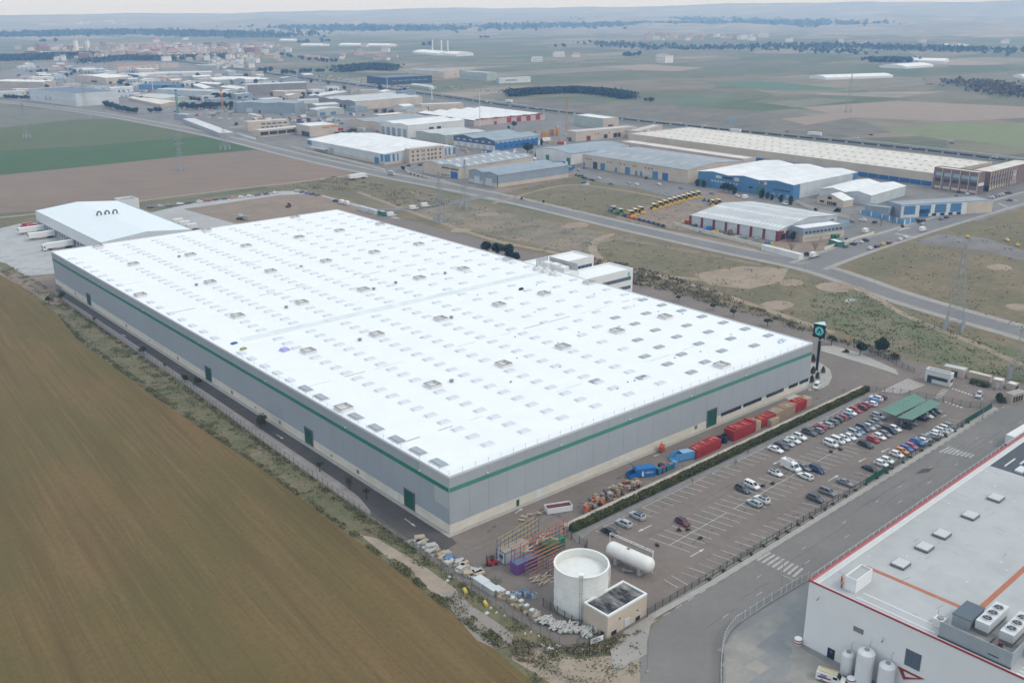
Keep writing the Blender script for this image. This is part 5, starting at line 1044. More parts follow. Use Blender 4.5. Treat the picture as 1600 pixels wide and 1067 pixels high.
# --- pump house, tanks
M('roof_black',(.02,.02,.021),.85,.3,.8,rgb2=(.36,.35,.33),s2=.5,amt=.40,stretch=(1,.45,1,.0))
r,h,Lb,Lc,s=hall('pump_house','cream pump house with a black stained flat roof','' or (K7(795,980),K7(795,856)),K7(655,772),K7(1048,727),'cream','rgrey',None,F=[D('b',.12,.26,.02,.22,'dark','grille'),D('c',.1,.22,.02,.2,'dark','grille'),D('c',.72,.82,.02,.2,'dark','grille'),D('c',.42,.56,.05,.42,'pale','door'),D('c',.28,.31,.62,.66,'dark','spout'),D('c',.74,.77,.5,.54,'dark','spout')],cat='pump house',flat_par=.35)
for ch in r.children:
    if ch.name.startswith('parapet'): ch.data.materials[0]=MATS['white_paint']
    if ch.name.startswith('roof'): ch.data.materials[0]=MATS['roof_black']
M('tank_white',(.80,.81,.79),.5,.05,.4,rgb2=(.64,.645,.63),s2=.3,amt=.4); M('tank_in',(.72,.73,.70),.8,.06,.4,rgb2=(.60,.60,.57),s2=.25,amt=.36,stretch=(1,1,.2))
TH=9.9; tc=G(908.8,879,TH+.15); RT=(G(951.5,879,TH)-G(866.2,879,TH)).length/2
t=thing('water_tank','big open-topped white cylindrical tank with an outside ladder','tank',(tc.x,tc.y,0))
MB().lathe((0,0,0),[(RT,0),(RT,TH)],56).build('shell',MATS['tank_white'],t,smooth=True)
MB().lathe((0,0,0),[(RT-.18,TH),(RT-.18,TH-1.7),(0,TH-1.7)],56).build('inner_wall',MATS['tank_in'],t,smooth=False)
MB().lathe((0,0,0),[(RT-.2,TH-.05),(RT-.2,TH+.2),(RT+.14,TH+.2),(RT+.14,TH-.05)],56).build('rim',MATS['white_paint'],t)
for z in (3.3,6.6): MB().lathe((0,0,0),[(RT+.01,z),(RT+.05,z+.02),(RT+.05,z+.12),(RT+.01,z+.14)],56).build('weld_band',MATS['tank_white'],t)
cv=(Vector((CAMX,CAMY))-tc).normalized(); sd=Vector((-cv.y,cv.x))
b=MB(); p=cv*(RT+.3)
for k in (-.25,.25): b.tube((p.x+sd.x*k,p.y+sd.y*k,0),(p.x+sd.x*k,p.y+sd.y*k,TH+.5),.05)
for z in np.arange(.4,TH+.4,.35): b.tube((p.x-sd.x*.25,p.y-sd.y*.25,z),(p.x+sd.x*.25,p.y+sd.y*.25,z),.025,n=4)
b.build('ladder',MATS['steel'],t); q=cv*(RT-.3); MB().box((q.x,q.y,TH+.4),(1.1,.9,.9),math.atan2(cv.y,cv.x)).build('hatch_box',MATS['white_paint'],t); q=cv*(RT+.18); MB().box((q.x,q.y,TH+.35),(.05,.7,.6),math.atan2(cv.y,cv.x)).build('hatch_opening',MATS['black'],t)
q=Vector((math.cos(-.5),math.sin(-.5)))*(RT+.5); MB().tube((q.x,q.y,0),(q.x,q.y,TH-1.2),.16).tube((q.x,q.y,TH-1.2),(q.x*.9,q.y*.9,TH-.8),.16).build('overflow_pipe',MATS['tank_white'],t)
a=G(957,857,3.0); b_=G(1013,882,3.0); L_=(b_-a).length; GR=1.75
t=thing('gas_tank','long white horizontal gas tank on concrete saddles','tank',(*((a+b_)/2),0),ang(a,b_))
prof=[(GR*math.sin(i*math.pi/16),-L_/2-GR*.75*math.cos(i*math.pi/16)) for i in range(9)]; prof=[(r_,z) for r_,z in prof]+[(r_,-z) for r_,z in prof[::-1]]
MB().lathe((0,0,3.0),prof,28,axis='x').build('shell',M('gas_white',(.76,.75,.72),.45,.05,.5,rgb2=(.68,.66,.6),s2=.4,amt=.38),t,smooth=True)
for x in (-L_*.33,L_*.33): MB().box((x,0,.9),(.9,2.4,1.8)).build('saddle',MATS['concrete'],t)
b=MB(); b.tube((-L_/2-2,1.9,5.6),(L_/2,1.9,5.6),.06).tube((-L_/2-2,1.3,5.6),(L_/2,1.3,5.6),.06).tube((-L_/2-2,1.6,0),(-L_/2-2,1.6,5.6),.09).tube((L_/2,1.6,0),(L_/2,1.6,5.6),.09)
for i in range(9): x=-L_/2-2+i*(L_+2)/8; b.tube((x,1.3,5.6),(x,1.9,5.6),.04,n=4)
b.build('pipe_gantry',MATS['white_paint'],t); MB().box((-.5,0,4.9),(.5,.5,.5)).build('valve',MATS['curb_dark'],t); MB().tube((L_*.2,-1.5,.7),(L_*.2-2,-2.3,.5),.18).box((L_*.2-2,-2.3,.4),(.7,.6,.8)).build('pump',MATS['curb_dark'],t)
# --- totem sign by the far corner
sg=G(1276,579); t=thing('totem_sign','tall navy totem sign with a three-sided teal emblem head','sign',(sg.x,sg.y,0)); M('sign_navy',(.012,.022,.04),.4,.08,1); M('sign_teal',(.14,.62,.58),.4,.05,1); M('sign_pale',(.42,.66,.66),.4,.05,1)
MB().tube((0,0,0),(0,0,12.6),.48,n=12).build('pole',MATS['sign_navy'],t); MB().lathe((0,0,11.2),[(.52,0),(.52,.22)],12).build('pole_band',MATS['white_paint'],t)
d=(Vector((CAMX,CAMY))-sg).normalized(); a0=math.atan2(d.y,d.x)-.38; Rr=2.5; tri=[(Rr*math.cos(a0+math.radians(k)),Rr*math.sin(a0+math.radians(k))) for k in (-60,60,180)]
b=MB(); b.poly(tri,12.4,17.1); hd=b.build('head',[MATS['sign_navy']],t)
MB().poly([(x*1.03,y*1.03) for x,y in tri],17.1,17.3).build('cap',MATS['sign_pale'],t)
def onface(i,fn,off,name,mat):
    p=Vector((*tri[i],0)); q=Vector((*tri[(i+1)%3],0)); ex=(q-p).normalized(); nrm=Vector((ex.y,-ex.x,0)); c=(p+q)/2+Vector((0,0,14.75))+nrm*off
    pts=fn(); m=MB(); m.add([c+ex*x+Vector((0,0,z)) for x,z in pts[0]],pts[1]); m.build(name,mat,t)
for i in (0,1,2):
    if i==0:
        onface(i,lambda:([(1.55*math.cos(k*math.pi/14),1.55*math.sin(k*math.pi/14)) for k in range(28)],[tuple(range(28))]),.03,'disc',MATS['sign_teal'])
        onface(i,lambda:([(-.95,-.8),(-.45,-.8),(.02,.42),(.5,-.8),(.95,-.8),(.28,1.0),(-.24,1.0),(-.12,-.25),(.16,-.25),(.16,-.5),(-.12,-.5)],[(0,1,2,6),(2,3,4,5),(2,5,6)]),.06,'letter',MATS['sign_navy'])
    else: onface(i,lambda:([(-1.95,-2.2),(1.95,-2.2),(1.95,2.2),(-1.95,2.2)],[(0,1,2,3)]),.03,'face',MATS['sign_pale'])
isl=[(1266,545+14),(1275,573),(1287,576),(1298,586),(1299,598),(1292,607),(1277,612),(1262,613),(1262,596)]
struct(MB().poly(pxpoly([(1265,562),(1283,568),(1297,578),(1300,590),(1294,602),(1280,609),(1263,611)]),.02,.17).build('sign_island',MATS['pale_kerb']),'kerbed planted island under the totem sign')
# --- goods in the yard
M('cardboard',(.30,.22,.15),.9,.18,1.2,rgb2=(.3,.22,.15),s2=.7); M('bale_tan',(.38,.30,.21),.9,.18,1.2); M('bale_brown',(.17,.12,.09),.9,.2,1.2); M('bale_mauve',(.20,.155,.145),.9,.2,1.2); M('crate_red',(.36,.024,.024),.6,.15,.8,rgb2=(.27,.02,.02),s2=.5); M('crate_orange',(.5,.12,.05),.7,.2,1); M('bin_blue',(.015,.14,.40),.5,.1,.6); M('bin_sky',(.10,.30,.56),.55,.1,.6); M('bin_navy',(.012,.03,.075),.5,.15,1); M('bin_teal',(.03,.14,.22),.6,.2,1); M('panel_grey_',(.42,.42,.41),.9,.15,1); M('wood',(.40,.33,.24),.85,.22,1.5); M('wood_grey',(.33,.29,.24),.9,.22,1.5); M('gen_orange',(.5,.085,.025),.5,.15,1); M('rust',(.12,.03,.025),.8,.25,1)
def yb(px,py): return G(px,py)
# open skip
a=G(858,803.5); b_=G(897,797.5); t=thing('open_skip','white open skip with a rusty red inside','skip',(*((a+b_)/2+Vector((0,1.2))),0),ang(a,b_)); L_=(b_-a).length
m=MB(); 
for s in (-1,1): m.b2(-L_/2,s*1.25-.06,.2,L_/2,s*1.25+.06,1.7); m.b2(s*L_/2-.06,-1.19,.2,s*L_/2+.06,1.19,1.7)
m.build('side_wall',MATS['curb_white'],t); MB().b2(-L_/2+.06,-1.19,.2,L_/2-.06,1.19,1.35).build('load',MATS['rust'],t)
for i in range(6): MB().b2(-L_/2+.5+i*(L_-1)/5-.06,-1.38,.2,-L_/2+.5+i*(L_-1)/5+.06,-1.31,1.7).build('rib',MATS['curb_white'],t)
# heap of bales
hp=[]; rgb=random.Random(11)
for i in range(230):
    f=i/230; px=rgb.uniform(0,1); base=Vector((31.5,-14.6)).lerp(Vector((53.2,-13.6)),px); dep=rgb.uniform(0,1)*(1.2+5.2*min(1,px*1.6)*(1.15-px)); hp.append((base.x,base.y+dep))
placed=[]
for x,y in hp:
    s=rgb.uniform(.7,1.1); lvl=0
    ov=[q for q in placed if abs(q[0]-x)<.8 and abs(q[1]-y)<.8]; z=max([q[2] for q in ov],default=0)
    if z>1.7: continue
    m=rgb.choice(['cardboard','bale_tan','bale_brown','bale_mauve','cardboard','bale_tan','crate_orange' if x<40 else 'bale_brown','crate_red' if x>48 else 'cardboard','panel_grey_' if 40<x<47 else 'bale_tan']); w=s; d=s*rgb.uniform(.8,1.1); h=s*rgb.uniform(.75,1.05)
    word=dict(cardboard='brown cardboard',bale_tan='light tan',bale_brown='dark brown',bale_mauve='dull mauve',crate_orange='orange',crate_red='red',panel_grey_='greyish')[m]
    t=thing('bale',f'{word} bale in the heap between the skip and blue compactor','bale',(x,y,z),rgb.uniform(-.5,.5),'baled waste heaped along the yard wall')
    MB().box((0,0,h/2),(w,d,h),0,0,(.96,.96)).build('bundle',MATS[m],t); mb=MB()
    for k in (-.22,.22): mb.box((w*k,0,h/2),(.05,d+.03,h+.03))
    mb.build('strap',MATS['wood_grey'],t); placed.append((x,y,z+h))
def goods(name,label,cat,px0,px1,d,h,mat,top=None,group=None,lift=.0,kids=None,off=0):
    a=G(*px0); b_=G(*px1); L_=(b_-a).length; t=thing(name,label,cat,(*((a+b_)/2),0),ang(a,b_),group)
    nx=max(1,round(L_/1.25)); nz=max(1,round(h/1.2)); w=L_/nx; hz=h/nz
    for i in range(nx):
        hh=h*R.uniform(.9,1.05); 
        for j in range(nz):
            MB().b2(-L_/2+i*w+.03,.02*R.random(),j*hh/nz+.02,-L_/2+(i+1)*w-.03,d-.1*R.random(),(j+1)*hh/nz-.02).build('crate',MATS[mat],t)
        if top and R.random()<.7: MB().box((-L_/2+(i+.5)*w,d*R.uniform(.3,.7),hh+.06),(w*.7,d*.4,.1),R.uniform(-.3,.3)).build('lid',MATS[top],t)
    return t
goods('stacked_crates','red crates stacked right of the light blue container','crate',(1088,718),(1107,709),3,3.0,'crate_red','crate_orange')
goods('stacked_crates','red crates stacked beside the navy bins','crate',(1107,709),(1126,700),3,3.0,'crate_red','crate_orange')
goods('stacked_crates','tallest red crates, just past the navy bins','crate',(1146,691),(1180,675),3.6,3.6,'crate_red','crate_orange')
goods('stacked_crates','narrow tan cartons between two lots of red crates','carton',(1181,674),(1189,670),3,2.9,'bale_tan','cardboard')
goods('stacked_crates','red crates between narrow tan cartons and brown cartons','crate',(1190,670),(1211,660),3,2.9,'crate_red','crate_orange')
goods('stacked_crates','low tan cartons beside red crates in the yard','carton',(1205,668),(1217,661),2.5,2.2,'bale_tan','cardboard')
goods('stacked_crates','broad block of brown cartons in the yard','carton',(1212,661),(1242,647),3.6,3.3,'cardboard','bale_tan')
goods('stacked_crates','red crates at the far end of the yard wall','crate',(1241,647),(1260,638),3.4,3.2,'crate_red','crate_orange')
goods('stacked_crates','last tan cartons beyond the far red crates','carton',(1260,638),(1268,634),3,3.2,'bale_tan','cardboard')
for i,(px,py) in enumerate(((1126.5,696),(1135.5,693))):
    g=G(px,py); t=thing('waste_bin',('navy bin nearer the small red crates','navy bin nearer the tall red crates')[i],'bin',(g.x,g.y+1,0)); m=MB()
    m.lathe((0,0,0),[(.95,0),(1.1,2.1),(1.1,2.25)],10); m.build('body',MATS['bin_navy'],t); MB().lathe((0,0,2.25),[(1.1,0),(.95,.02),(.9,-.5),(0,-.5)],10).build('inside',MATS['black'],t); MB().lathe((0,0,2.2),[(1.1,0),(1.16,0),(1.16,.1),(1.1,.1)],10).build('rim',MATS['bin_navy'],t)
# light blue open container, blue compactor, bin cluster, generator
a=G(1052,724); b_=G(1090,716); L_=(b_-a).length; t=thing('open_container','light blue open-topped container with a sloped end','container',(*((a+b_)/2),0),ang(a,b_)); m=MB()
prof=[(-L_/2,.3),(L_/2,.3),(L_/2,2.5),(-L_/2+.9,2.5),(-L_/2,1.2)]
for y in (0,2.4): m.add([(x,y-.05,z) for x,z in prof]+[(x,y+.05,z) for x,z in prof],[(0,1,2,3,4),(9,8,7,6,5)]+[(i,(i+1)%5,5+(i+1)%5,5+i) for i in range(5)])
m.b2(-L_/2,.05,.3,L_/2,2.35,.42); m.b2(L_/2-.1,.05,.42,L_/2,2.35,2.5); m.build('side_wall',MATS['bin_sky'],t); MB().b2(-L_*.12,.1,2.4,L_/2-.1,2.3,2.48).build('cover',M('bin_pale',(.25,.42,.6),.5,.1,1),t)
for i in range(7): MB().b2(-L_/2+.8+i*(L_-1.2)/6,-.12,.3,-L_/2+.9+i*(L_-1.2)/6,-.06,2.5).build('rib',MATS['bin_sky'],t)
for x in (-L_*.3,L_*.3): MB().lathe((x,1.2,.16),[(0,-1.1),(.16,-1.1),(.16,1.1),(0,1.1)],10,axis='y').build('roller',MATS['chassis'],t)
a=G(983,749.5); b_=G(1024,744); L_=(b_-a).length; t=thing('compactor','bright blue waste compactor with white lettering and an open hopper','compactor',(*((a+b_)/2),0),ang(a,b_)); h=2.7
m=MB(); prof=[(-L_*.12,.25),(L_/2,.25),(L_/2,h),(-L_*.2,h),(-L_*.26,h-.5)]
m.add([(x,0,z) for x,z in prof]+[(x,2.5,z) for x,z in prof],[(0,1,2,3,4),(9,8,7,6,5)]+[((i+1)%5,i,5+i,5+(i+1)%5) for i in range(5)]); m.build('body',MATS['bin_blue'],t)
m=MB()
for y in (0,2.4): m.add([(x,y,z) for x,z in ((-L_/2,.25),(-L_*.12,.25),(-L_*.2,1.9),(-L_/2,1.25))]+[(x,y+.1,z) for x,z in ((-L_/2,.25),(-L_*.12,.25),(-L_*.2,1.9),(-L_/2,1.25))],[(0,1,2,3),(7,6,5,4),(0,4,5,1),(1,5,6,2),(2,6,7,3),(3,7,4,0)])
m.b2(-L_/2,.1,.25,-L_/2+.1,2.4,1.25); m.b2(-L_/2+.1,.1,.25,-L_*.12,2.4,.4); m.build('hopper',MATS['bin_blue'],t); MB().tube((-L_*.2,.2,h-.3),(-L_*.36,.6,h+1.2),.07).tube((-L_*.2,2.2,h-.3),(-L_*.36,1.9,h+1.2),.07).b2(-L_*.37,.5,h+1.0,-L_*.34,2,h+1.3).build('lift_arm',MATS['steel_dark'],t)
for i in range(5): MB().b2(-L_*.08+i*L_*.14,-.07,.3,-L_*.06+i*L_*.14,0,h-.1).build('rib',MATS['bin_blue'],t) if i in (0,4) else None
def text(body,size,parent,loc,rot,mat,name='lettering',ext=.01):
    cu=bpy.data.curves.new(name,'FONT'); cu.body=body; cu.size=size; cu.extrude=ext; cu.align_x='CENTER'; cu.align_y='CENTER'
    to=bpy.data.objects.new(name,cu); COL.objects.link(to); bpy.context.view_layer.update(); me=bpy.data.meshes.new_from_object(to); bpy.data.objects.remove(to); me.materials.append(mat)
    o=put(name,me,parent,loc); o.rotation_euler=rot; return o
text('URBALA',.62,t,(L_*.26,-.03,1.45),(math.pi/2,0,0),MATS['white_paint'])
m=MB(); m.add([(L_*.02+x,-.03,1.35+z) for x,z in ((-.35,-.8),(.35,-.8),(.1,-.1),(.35,.3),(.05,.35),(.0,.75),(-.25,.75),(-.2,.2),(-.45,-.1),(-.15,-.3))],[(0,1,2,9),(2,3,4,7),(4,5,6,7),(2,7,8,9)]); m.build('figure_mark',MATS['white_paint'],t)
for i,(px,py,c,lab) in enumerate(((1032,742,'bin_teal','teal wheeled bin nearest the compactor'),(1038,739.5,'bin_teal','teal wheeled bin with a red lid'),(1044,737,'bin_teal','teal wheeled bin in the middle of the cluster'),(1050,734,'bin_teal','teal wheeled bin under loose boards'),(1056,731,'bin_sky','light blue bin at the far end of the cluster'),(1035,735,'bin_navy','dark bin at the back of the cluster'))):
    g=G(px,py); t=thing('wheeled_bin',lab,'bin',(g.x,g.y+.6,0),R.uniform(-.3,.3)); MB().box((0,0,.95),(1.2,1.1,1.5),0,0,(1.08,1.08)).build('body',MATS[c],t); MB().box((0,0,1.75),(1.35,1.25,.14),0).build('lid',MATS['crate_red' if i==1 else 'bale_mauve' if i==3 else c],t)
    wb=MB()
    for x in (-.45,.45): wb.lathe((x,-.3,.12),[(0,-.05),(.12,-.05),(.12,.05),(0,.05)],8,axis='x')
    wb.build('caster',MATS['tyre'],t)
g=G(1033.5,704.5); t=thing('generator','small orange towed generator in the open yard','generator',(g.x,g.y,0),.5); MB().box((0,0,1.1),(2.6,1.4,1.3),0,0,(.9,.85)).build('body',MATS['gen_orange'],t); MB().tube((.8,.3,1.7),(.9,.3,2.4),.1).build('exhaust',MATS['black'],t); MB().tube((-1.2,0,.5),(-2.4,0,.45),.06).build('tow_bar',MATS['chassis'],t)
for s in (-1,1): MB().lathe((.1,s*.7,.32),[(0,-.09),(.32,-.09),(.32,.09),(0,.09)],12,axis='y').build('wheel',MATS['tyre'],t)
# pallets by the skip
def pallet_mesh(n=7,L_=1.2,d=.8):
    b=MB()
    for i in range(n): b.box((0,-d/2+ (i+.5)*d/n,.13),(L_,d/n*.75,.03))
    for x in (-L_/2+.06,0,L_/2-.06): b.box((x,0,.06),(.1,d,.1))
    return b.mesh('boards',[MATS['wood']])
PM_=pallet_mesh()
for i in range(14):
    f=i/14; g=G(*[a+(b2-a)*f for a,b2 in zip((812,812),(853,799))]); t=thing('pallet','loose wooden pallet strewn left of the open skip','pallet',(g.x+R.uniform(-1.2,1.2),g.y+R.uniform(-1,1),.02+.16*(i%3)),R.uniform(0,3),'pallets strewn by the skip'); put('boards',PM_,t)

# oil stains under the bays, tar seams and tyre wear (stains with their own shape)
M('oil_stain',(.10,.085,.075),.8,.25,2); M('tar_seam',(.075,.07,.066),.85,.2,2); M('tyre_wear',(.15,.143,.135),.9,.2,.6)
rs=random.Random(8); b=MB()
def blob(b,x,y,rx,ry,z,rz=0,n=9):
    b.add([(x+math.cos(rz)*rx*math.cos(k*2*math.pi/n)*(q:=rs.uniform(.7,1.15))-math.sin(rz)*ry*math.sin(k*2*math.pi/n)*q,y+math.sin(rz)*rx*math.cos(k*2*math.pi/n)*q+math.cos(rz)*ry*math.sin(k*2*math.pi/n)*q,z) for k in range(n)],[tuple(range(n))])
for i in range(95):
    rowy=rs.choice((-24.5,-34.5,-40.5,-49.5)); x=rs.uniform(30,155); blob(b,x,rowy+.03*(x-40)+rs.uniform(-.8,.8),rs.uniform(.25,.7),rs.uniform(.2,.5),.066+i*.00002)
for i in range(40): blob(b,rs.uniform(8,150),rs.uniform(-13,-3),rs.uniform(.3,1.2),rs.uniform(.2,.6),.066+i*.00002)
struct(b.build('oil_stains',MATS['oil_stain']),'dark oil stains on the asphalt')
b=MB()
for i in range(26):
    x=rs.uniform(26,150); y=rs.uniform(-48,-24); a=rs.choice((.03,1.57))+rs.uniform(-.1,.1); L_=rs.uniform(4,18); pts=[(x+math.cos(a)*L_*k/6+rs.uniform(-.2,.2),y+math.sin(a)*L_*k/6*.4+rs.uniform(-.2,.2)) for k in range(7)]; t_=strip(pts,.1,.067+i*.00002); b.add(t_.v,t_.f)
for i in range(16):
    x=rs.uniform(15,170); y=-58-rs.uniform(0,7)+.03*x*.8; L_=rs.uniform(8,30); pts=[(x+L_*k/8,y+.03*L_*k/8+rs.uniform(-.25,.25)) for k in range(9)]; t_=strip(pts,.09,.068+i*.00002); b.add(t_.v,t_.f)
struct(b.build('tar_seams',MATS['tar_seam']),'thin tar seams and cracks in the asphalt')
b=MB()
for i,(y0,w) in enumerate(((-63.4,1.1),(-65.2,.8),(-61.8,.5),(-58.2,.5))):
    pts=[(x,y0+.03*(x-11)+.3*math.sin(x*.05+i)) for x in range(14,190,6)]; t_=strip(pts,w,.064+i*.0003); b.add(t_.v,t_.f)
for k in (0,.9): t_=strip(curve([(-3+k,-68),(2+k,-62.6),(10,-59.3-k),(24,-58-k),(44,-57.4-k)],6),.35,.0655); b.add(t_.v,t_.f)
for y0 in (-8.2,-10.4): t_=strip([(x,y0+.2*math.sin(x*.08)) for x in range(-2,150,6)],.5,.0645); b.add(t_.v,t_.f)
struct(b.build('tyre_wear',MATS['tyre_wear']),'darker tyre-worn bands on street and yard')

struct(MB().poly(pxpoly([(1283,541),(1302,540),(1345,553),(1400,578),(1404,587),(1385,580),(1340,566),(1283,549)]),.02,.17).build('entrance_pavement',MATS['pale_kerb']),'pale kerbed pavement with trees at the compound entrance')
# ================================================================ white factory at the near right, racks and junk by the tank
M('fac_white',(.78,.79,.81),.55,.03,.15,rgb2=(.74,.755,.775),s2=.08); M('fac_roof',(.43,.44,.44),.85,.07,.25,rgb2=(.36,.365,.36),s2=.07,amt=.42); M('fac_red',(.30,.035,.04),.6,.12,.5); M('fac_redpale',(.40,.13,.13),.7,.15,.6); M('roof_orange',(.40,.145,.075),.8,.18,.6); M('roof_dark',(.075,.085,.095),.85,.12,.4); M('grey_box',(.35,.39,.42),.5,.06,.4,rgb2=(.30,.34,.37),s2=.3); M('unit_white',(.60,.62,.63),.5,.06,.6); M('unit_roof',(.10,.125,.15),.7,.08,.6); M('silo_white',(.70,.72,.74),.45,.05,.5); M('roof_stain',(.30,.29,.27),.9,.2,.8)
fc=G(1265,905.3,14.74); FH=14.0; fa=.032446
fac=thing('factory','big white factory with red trimmed edges and a pale grey roof','factory',(fc.x,fc.y,0),fa)
FLX,FLY=175,78
MB().b2(0,-FLY,0,FLX,0,FH-.02).build('wall',MATS['fac_white'],fac); MB().b2(.5,-FLY+.5,FH-.02,FLX-.5,-.5,FH).build('roof',MATS['fac_roof'],fac)
b=MB(); b.b2(0,-.55,FH-.02,FLX,0,FH+.62); b.b2(0,-FLY,FH-.02,.45,-.55,FH+.62); b.build('parapet',MATS['fac_white'],fac)
b=MB(); b.b2(-.08,-.1,FH+.2,FLX,.12,FH+.74); b.b2(-.12,-FLY,FH+.45,.16,-.1,FH+.74); b.build('red_trim',MATS['fac_red'],fac)
b=MB(); b.b2(.2,-.62,FH+.62,FLX,.1,FH+.68); b.build('coping',MATS['fac_redpale'],fac)
MB().b2(.45,-1.5,FH,FLX,-.55,FH+.1).build('gutter_strip',MATS['unit_white'],fac)
pm=MB().tube((0,0,0),(0,0,.95),.05,n=5).mesh('rail_post',MATS['unit_white'])
for i in range(66): put('rail_post',pm,fac,(.6+i*2.4,.02,FH+.7))
MB().tube((.6,.02,FH+1.62),(160,.02,FH+1.62),.035,n=4).build('hand_rail',MATS['unit_white'],fac)
for x,y in ((19.2,-8.8),(28.9,-9),(36.7,-9),(49.2,-9.5),(61.6,-9.8)):
    m=MB(); s=1.6
    for k in (-1,1): m.b2(k*s-.1,-1.35,0,k*s+.1,1.35,.5,1); m.b2(-s+.1,k*1.35-.1,0,s-.1,k*1.35+.1,.5,1)
    m.box((0,0,.58),(3.1,2.6,.16),0,0,(.96,.96)); m.build('roof_hatch',[M('hatch_lid',(.52,.53,.53),.6,.06,.6),MATS['steel_dark']],fac,(x,y,FH))
m=MB(); m.b2(3.2,-7.9,FH,9.2,-7.75,FH+2.9); m.b2(3.2,-5.65,FH,9.2,-5.5,FH+2.9); m.b2(3.2,-7.75,FH,3.35,-5.65,FH+2.9); m.b2(9.05,-7.75,FH,9.2,-5.65,FH+2.9); m.build('penthouse',MATS['fac_white'],fac); MB().b2(3.35,-7.75,FH+1.5,9.05,-5.65,FH+2.5).build('penthouse_roof',MATS['fac_roof'],fac)
b=MB(); b.b2(13.1,-26.1,FH,14.1,-4.3,FH+.03); b.build('orange_strip',MATS['roof_orange'],fac); MB().b2(14.1,-26.6,FH,60,-25.6,FH+.034).build('orange_strip',MATS['roof_orange'],fac)
for x0,x1,y0,y1 in ((4.3,4.7,-24,-8.8),(2.1,2.45,-24,-8.7)): MB().b2(x0,y0,FH,x1,y1,FH+.06).build('white_strip',MATS['unit_white'],fac)
for i in range(4): MB().b2(1.2+i*1.1,-48,FH,1.6+i*1.1,-38.4,FH+.06).build('white_strip',MATS['unit_white'],fac)
rr=random.Random(3); b=MB(); st2=MB()
for i in range(34):
    x,y=rr.uniform(2,90),-rr.uniform(2,36); b.box((x,y,FH+.012),(rr.uniform(.15,.7),rr.uniform(.1,.4),.02),rr.uniform(0,3)); 
    x,y=rr.uniform(2,90),-rr.uniform(2,36); st2.box((x,y,FH+.008),(rr.uniform(.5,3.),rr.uniform(.06,.2),.012),rr.uniform(-.3,.3)+math.pi/2*rr.randint(0,1))
for i in range(26): st2.box((20+i*2.2,-10.2-rr.uniform(-.4,.4)-i*.03,FH+.008),(rr.uniform(.2,.5),.18,.014),rr.uniform(0,3))
b.build('roof_scraps',MATS['unit_white'],fac); st2.build('roof_stains',MATS['roof_stain'],fac)
MB().b2(78,-30,FH+.004,120,-1.6,FH+.03).build('dark_membrane',MATS['roof_dark'],fac); MB().b2(84,-6.5,FH+.03,110,-6.1,FH+.3).b2(80,-4.4,FH+.03,86,-4.1,FH+.3).build('white_kerb',MATS['unit_white'],fac); MB().b2(79,-8.7,FH+.05,82.5,-6.9,FH+.5).build('roof_hatch',MATS['unit_white'],fac)
# plant enclosure: kept as parts of its own thing on the roof
def floc(x,y,z): c_,s_=math.cos(fa),math.sin(fa); return (fc.x+c_*x-s_*y,fc.y+s_*x+c_*y,z)
pe=thing('plant_enclosure','grey sheet-metal enclosure round the cooling plant on the factory roof','enclosure',floc(1.7,-37.2,FH),fa)
MB().b2(0,0,.25,.12,12.4,3.1).build('front_panel',MATS['grey_box'],pe); MB().b2(.12,-.0,.25,8.5,.12,3.1).build('side_panel',MATS['grey_box'],pe); MB().b2(.12,12.28,.25,3.4,12.4,2.6).build('side_panel',MATS['grey_box'],pe)
MB().b2(-.1,-.1,.0,.3,12.5,.24).build('footing',MATS['roof_dark'],pe); MB().b2(-.03,2,1.0,0,3.9,1.2).build('slot',MATS['black'],pe); MB().b2(.3,.3,0,8,12,.06).build('deck',MATS['roof_stain'],pe)
t=thing('plant_box','dark slate roofed plant box between the enclosure and orange strip','plant box',floc(7,-27.9,FH),fa); MB().b2(0,0,0,5.8,3.2,2.2).build('body',MATS['grey_box'],t); MB().b2(-.1,-.1,2.2,5.9,3.3,2.35).build('roof',MATS['unit_roof'],t)
for k,(y,lab) in enumerate(((-30.9,'white three-fan cooling unit beside the dark plant box'),(-35.1,'white three-fan cooling unit at the corner of the enclosure'),(-39.4,'white three-fan cooling unit outside the enclosure end'))):
    t=thing('cooling_unit',lab,'cooling unit',floc(7.6,y,FH+.1),fa,'cooling units on the factory roof')
    MB().b2(0,0,.9,8.6,2.4,2.5).build('casing',MATS['unit_white'],t); MB().b2(.15,.1,0,8.45,2.3,.9).build('coil',MATS['vent_grey'],t)
    for i in range(3):
        f=MB().lathe((1.9+i*2.4,1.2,2.5),[(.95,0),(.95,.22),(.86,.22),(.82,.05)],20).build('fan_ring',MATS['unit_white'],t)
        m=MB(); m.lathe((1.9+i*2.4,1.2,2.53),[(.84,0),(0,0)],20,0)
        for a_ in range(5):
            u=2*math.pi*a_/5; c0=(1.9+i*2.4+.48*math.cos(u),1.2+.48*math.sin(u),2.6); m.box(c0,(.6,.2,.03),u,1)
        m.lathe((1.9+i*2.4,1.2,2.55),[(.2,0),(.2,.12),(0,.14)],10,1); m.build('fan',[MATS['black'],MATS['vent_grey']],t)
t=thing('roof_blower','small round-fanned blower at the left end of the plant enclosure','blower',floc(5.5,-23.3,FH),fa); MB().box((0,0,.6),(1.6,2,1.2)).build('casing',MATS['curb_white'],t); MB().lathe((0,0,1.2),[(.6,0),(.6,.3),(.3,.32),(0,.25)],12).build('fan',MATS['curb_dark'],t); MB().tube((1.2,1,0),(1.2,1,2.2),.05).build('mast',MATS['steel'],t)
b=MB()
for y,z in ((-32,.5),(-32.3,.8),(-36,.5),(-36.4,.9)): b.tube((3,y,z),(7.6,y,z),.09)
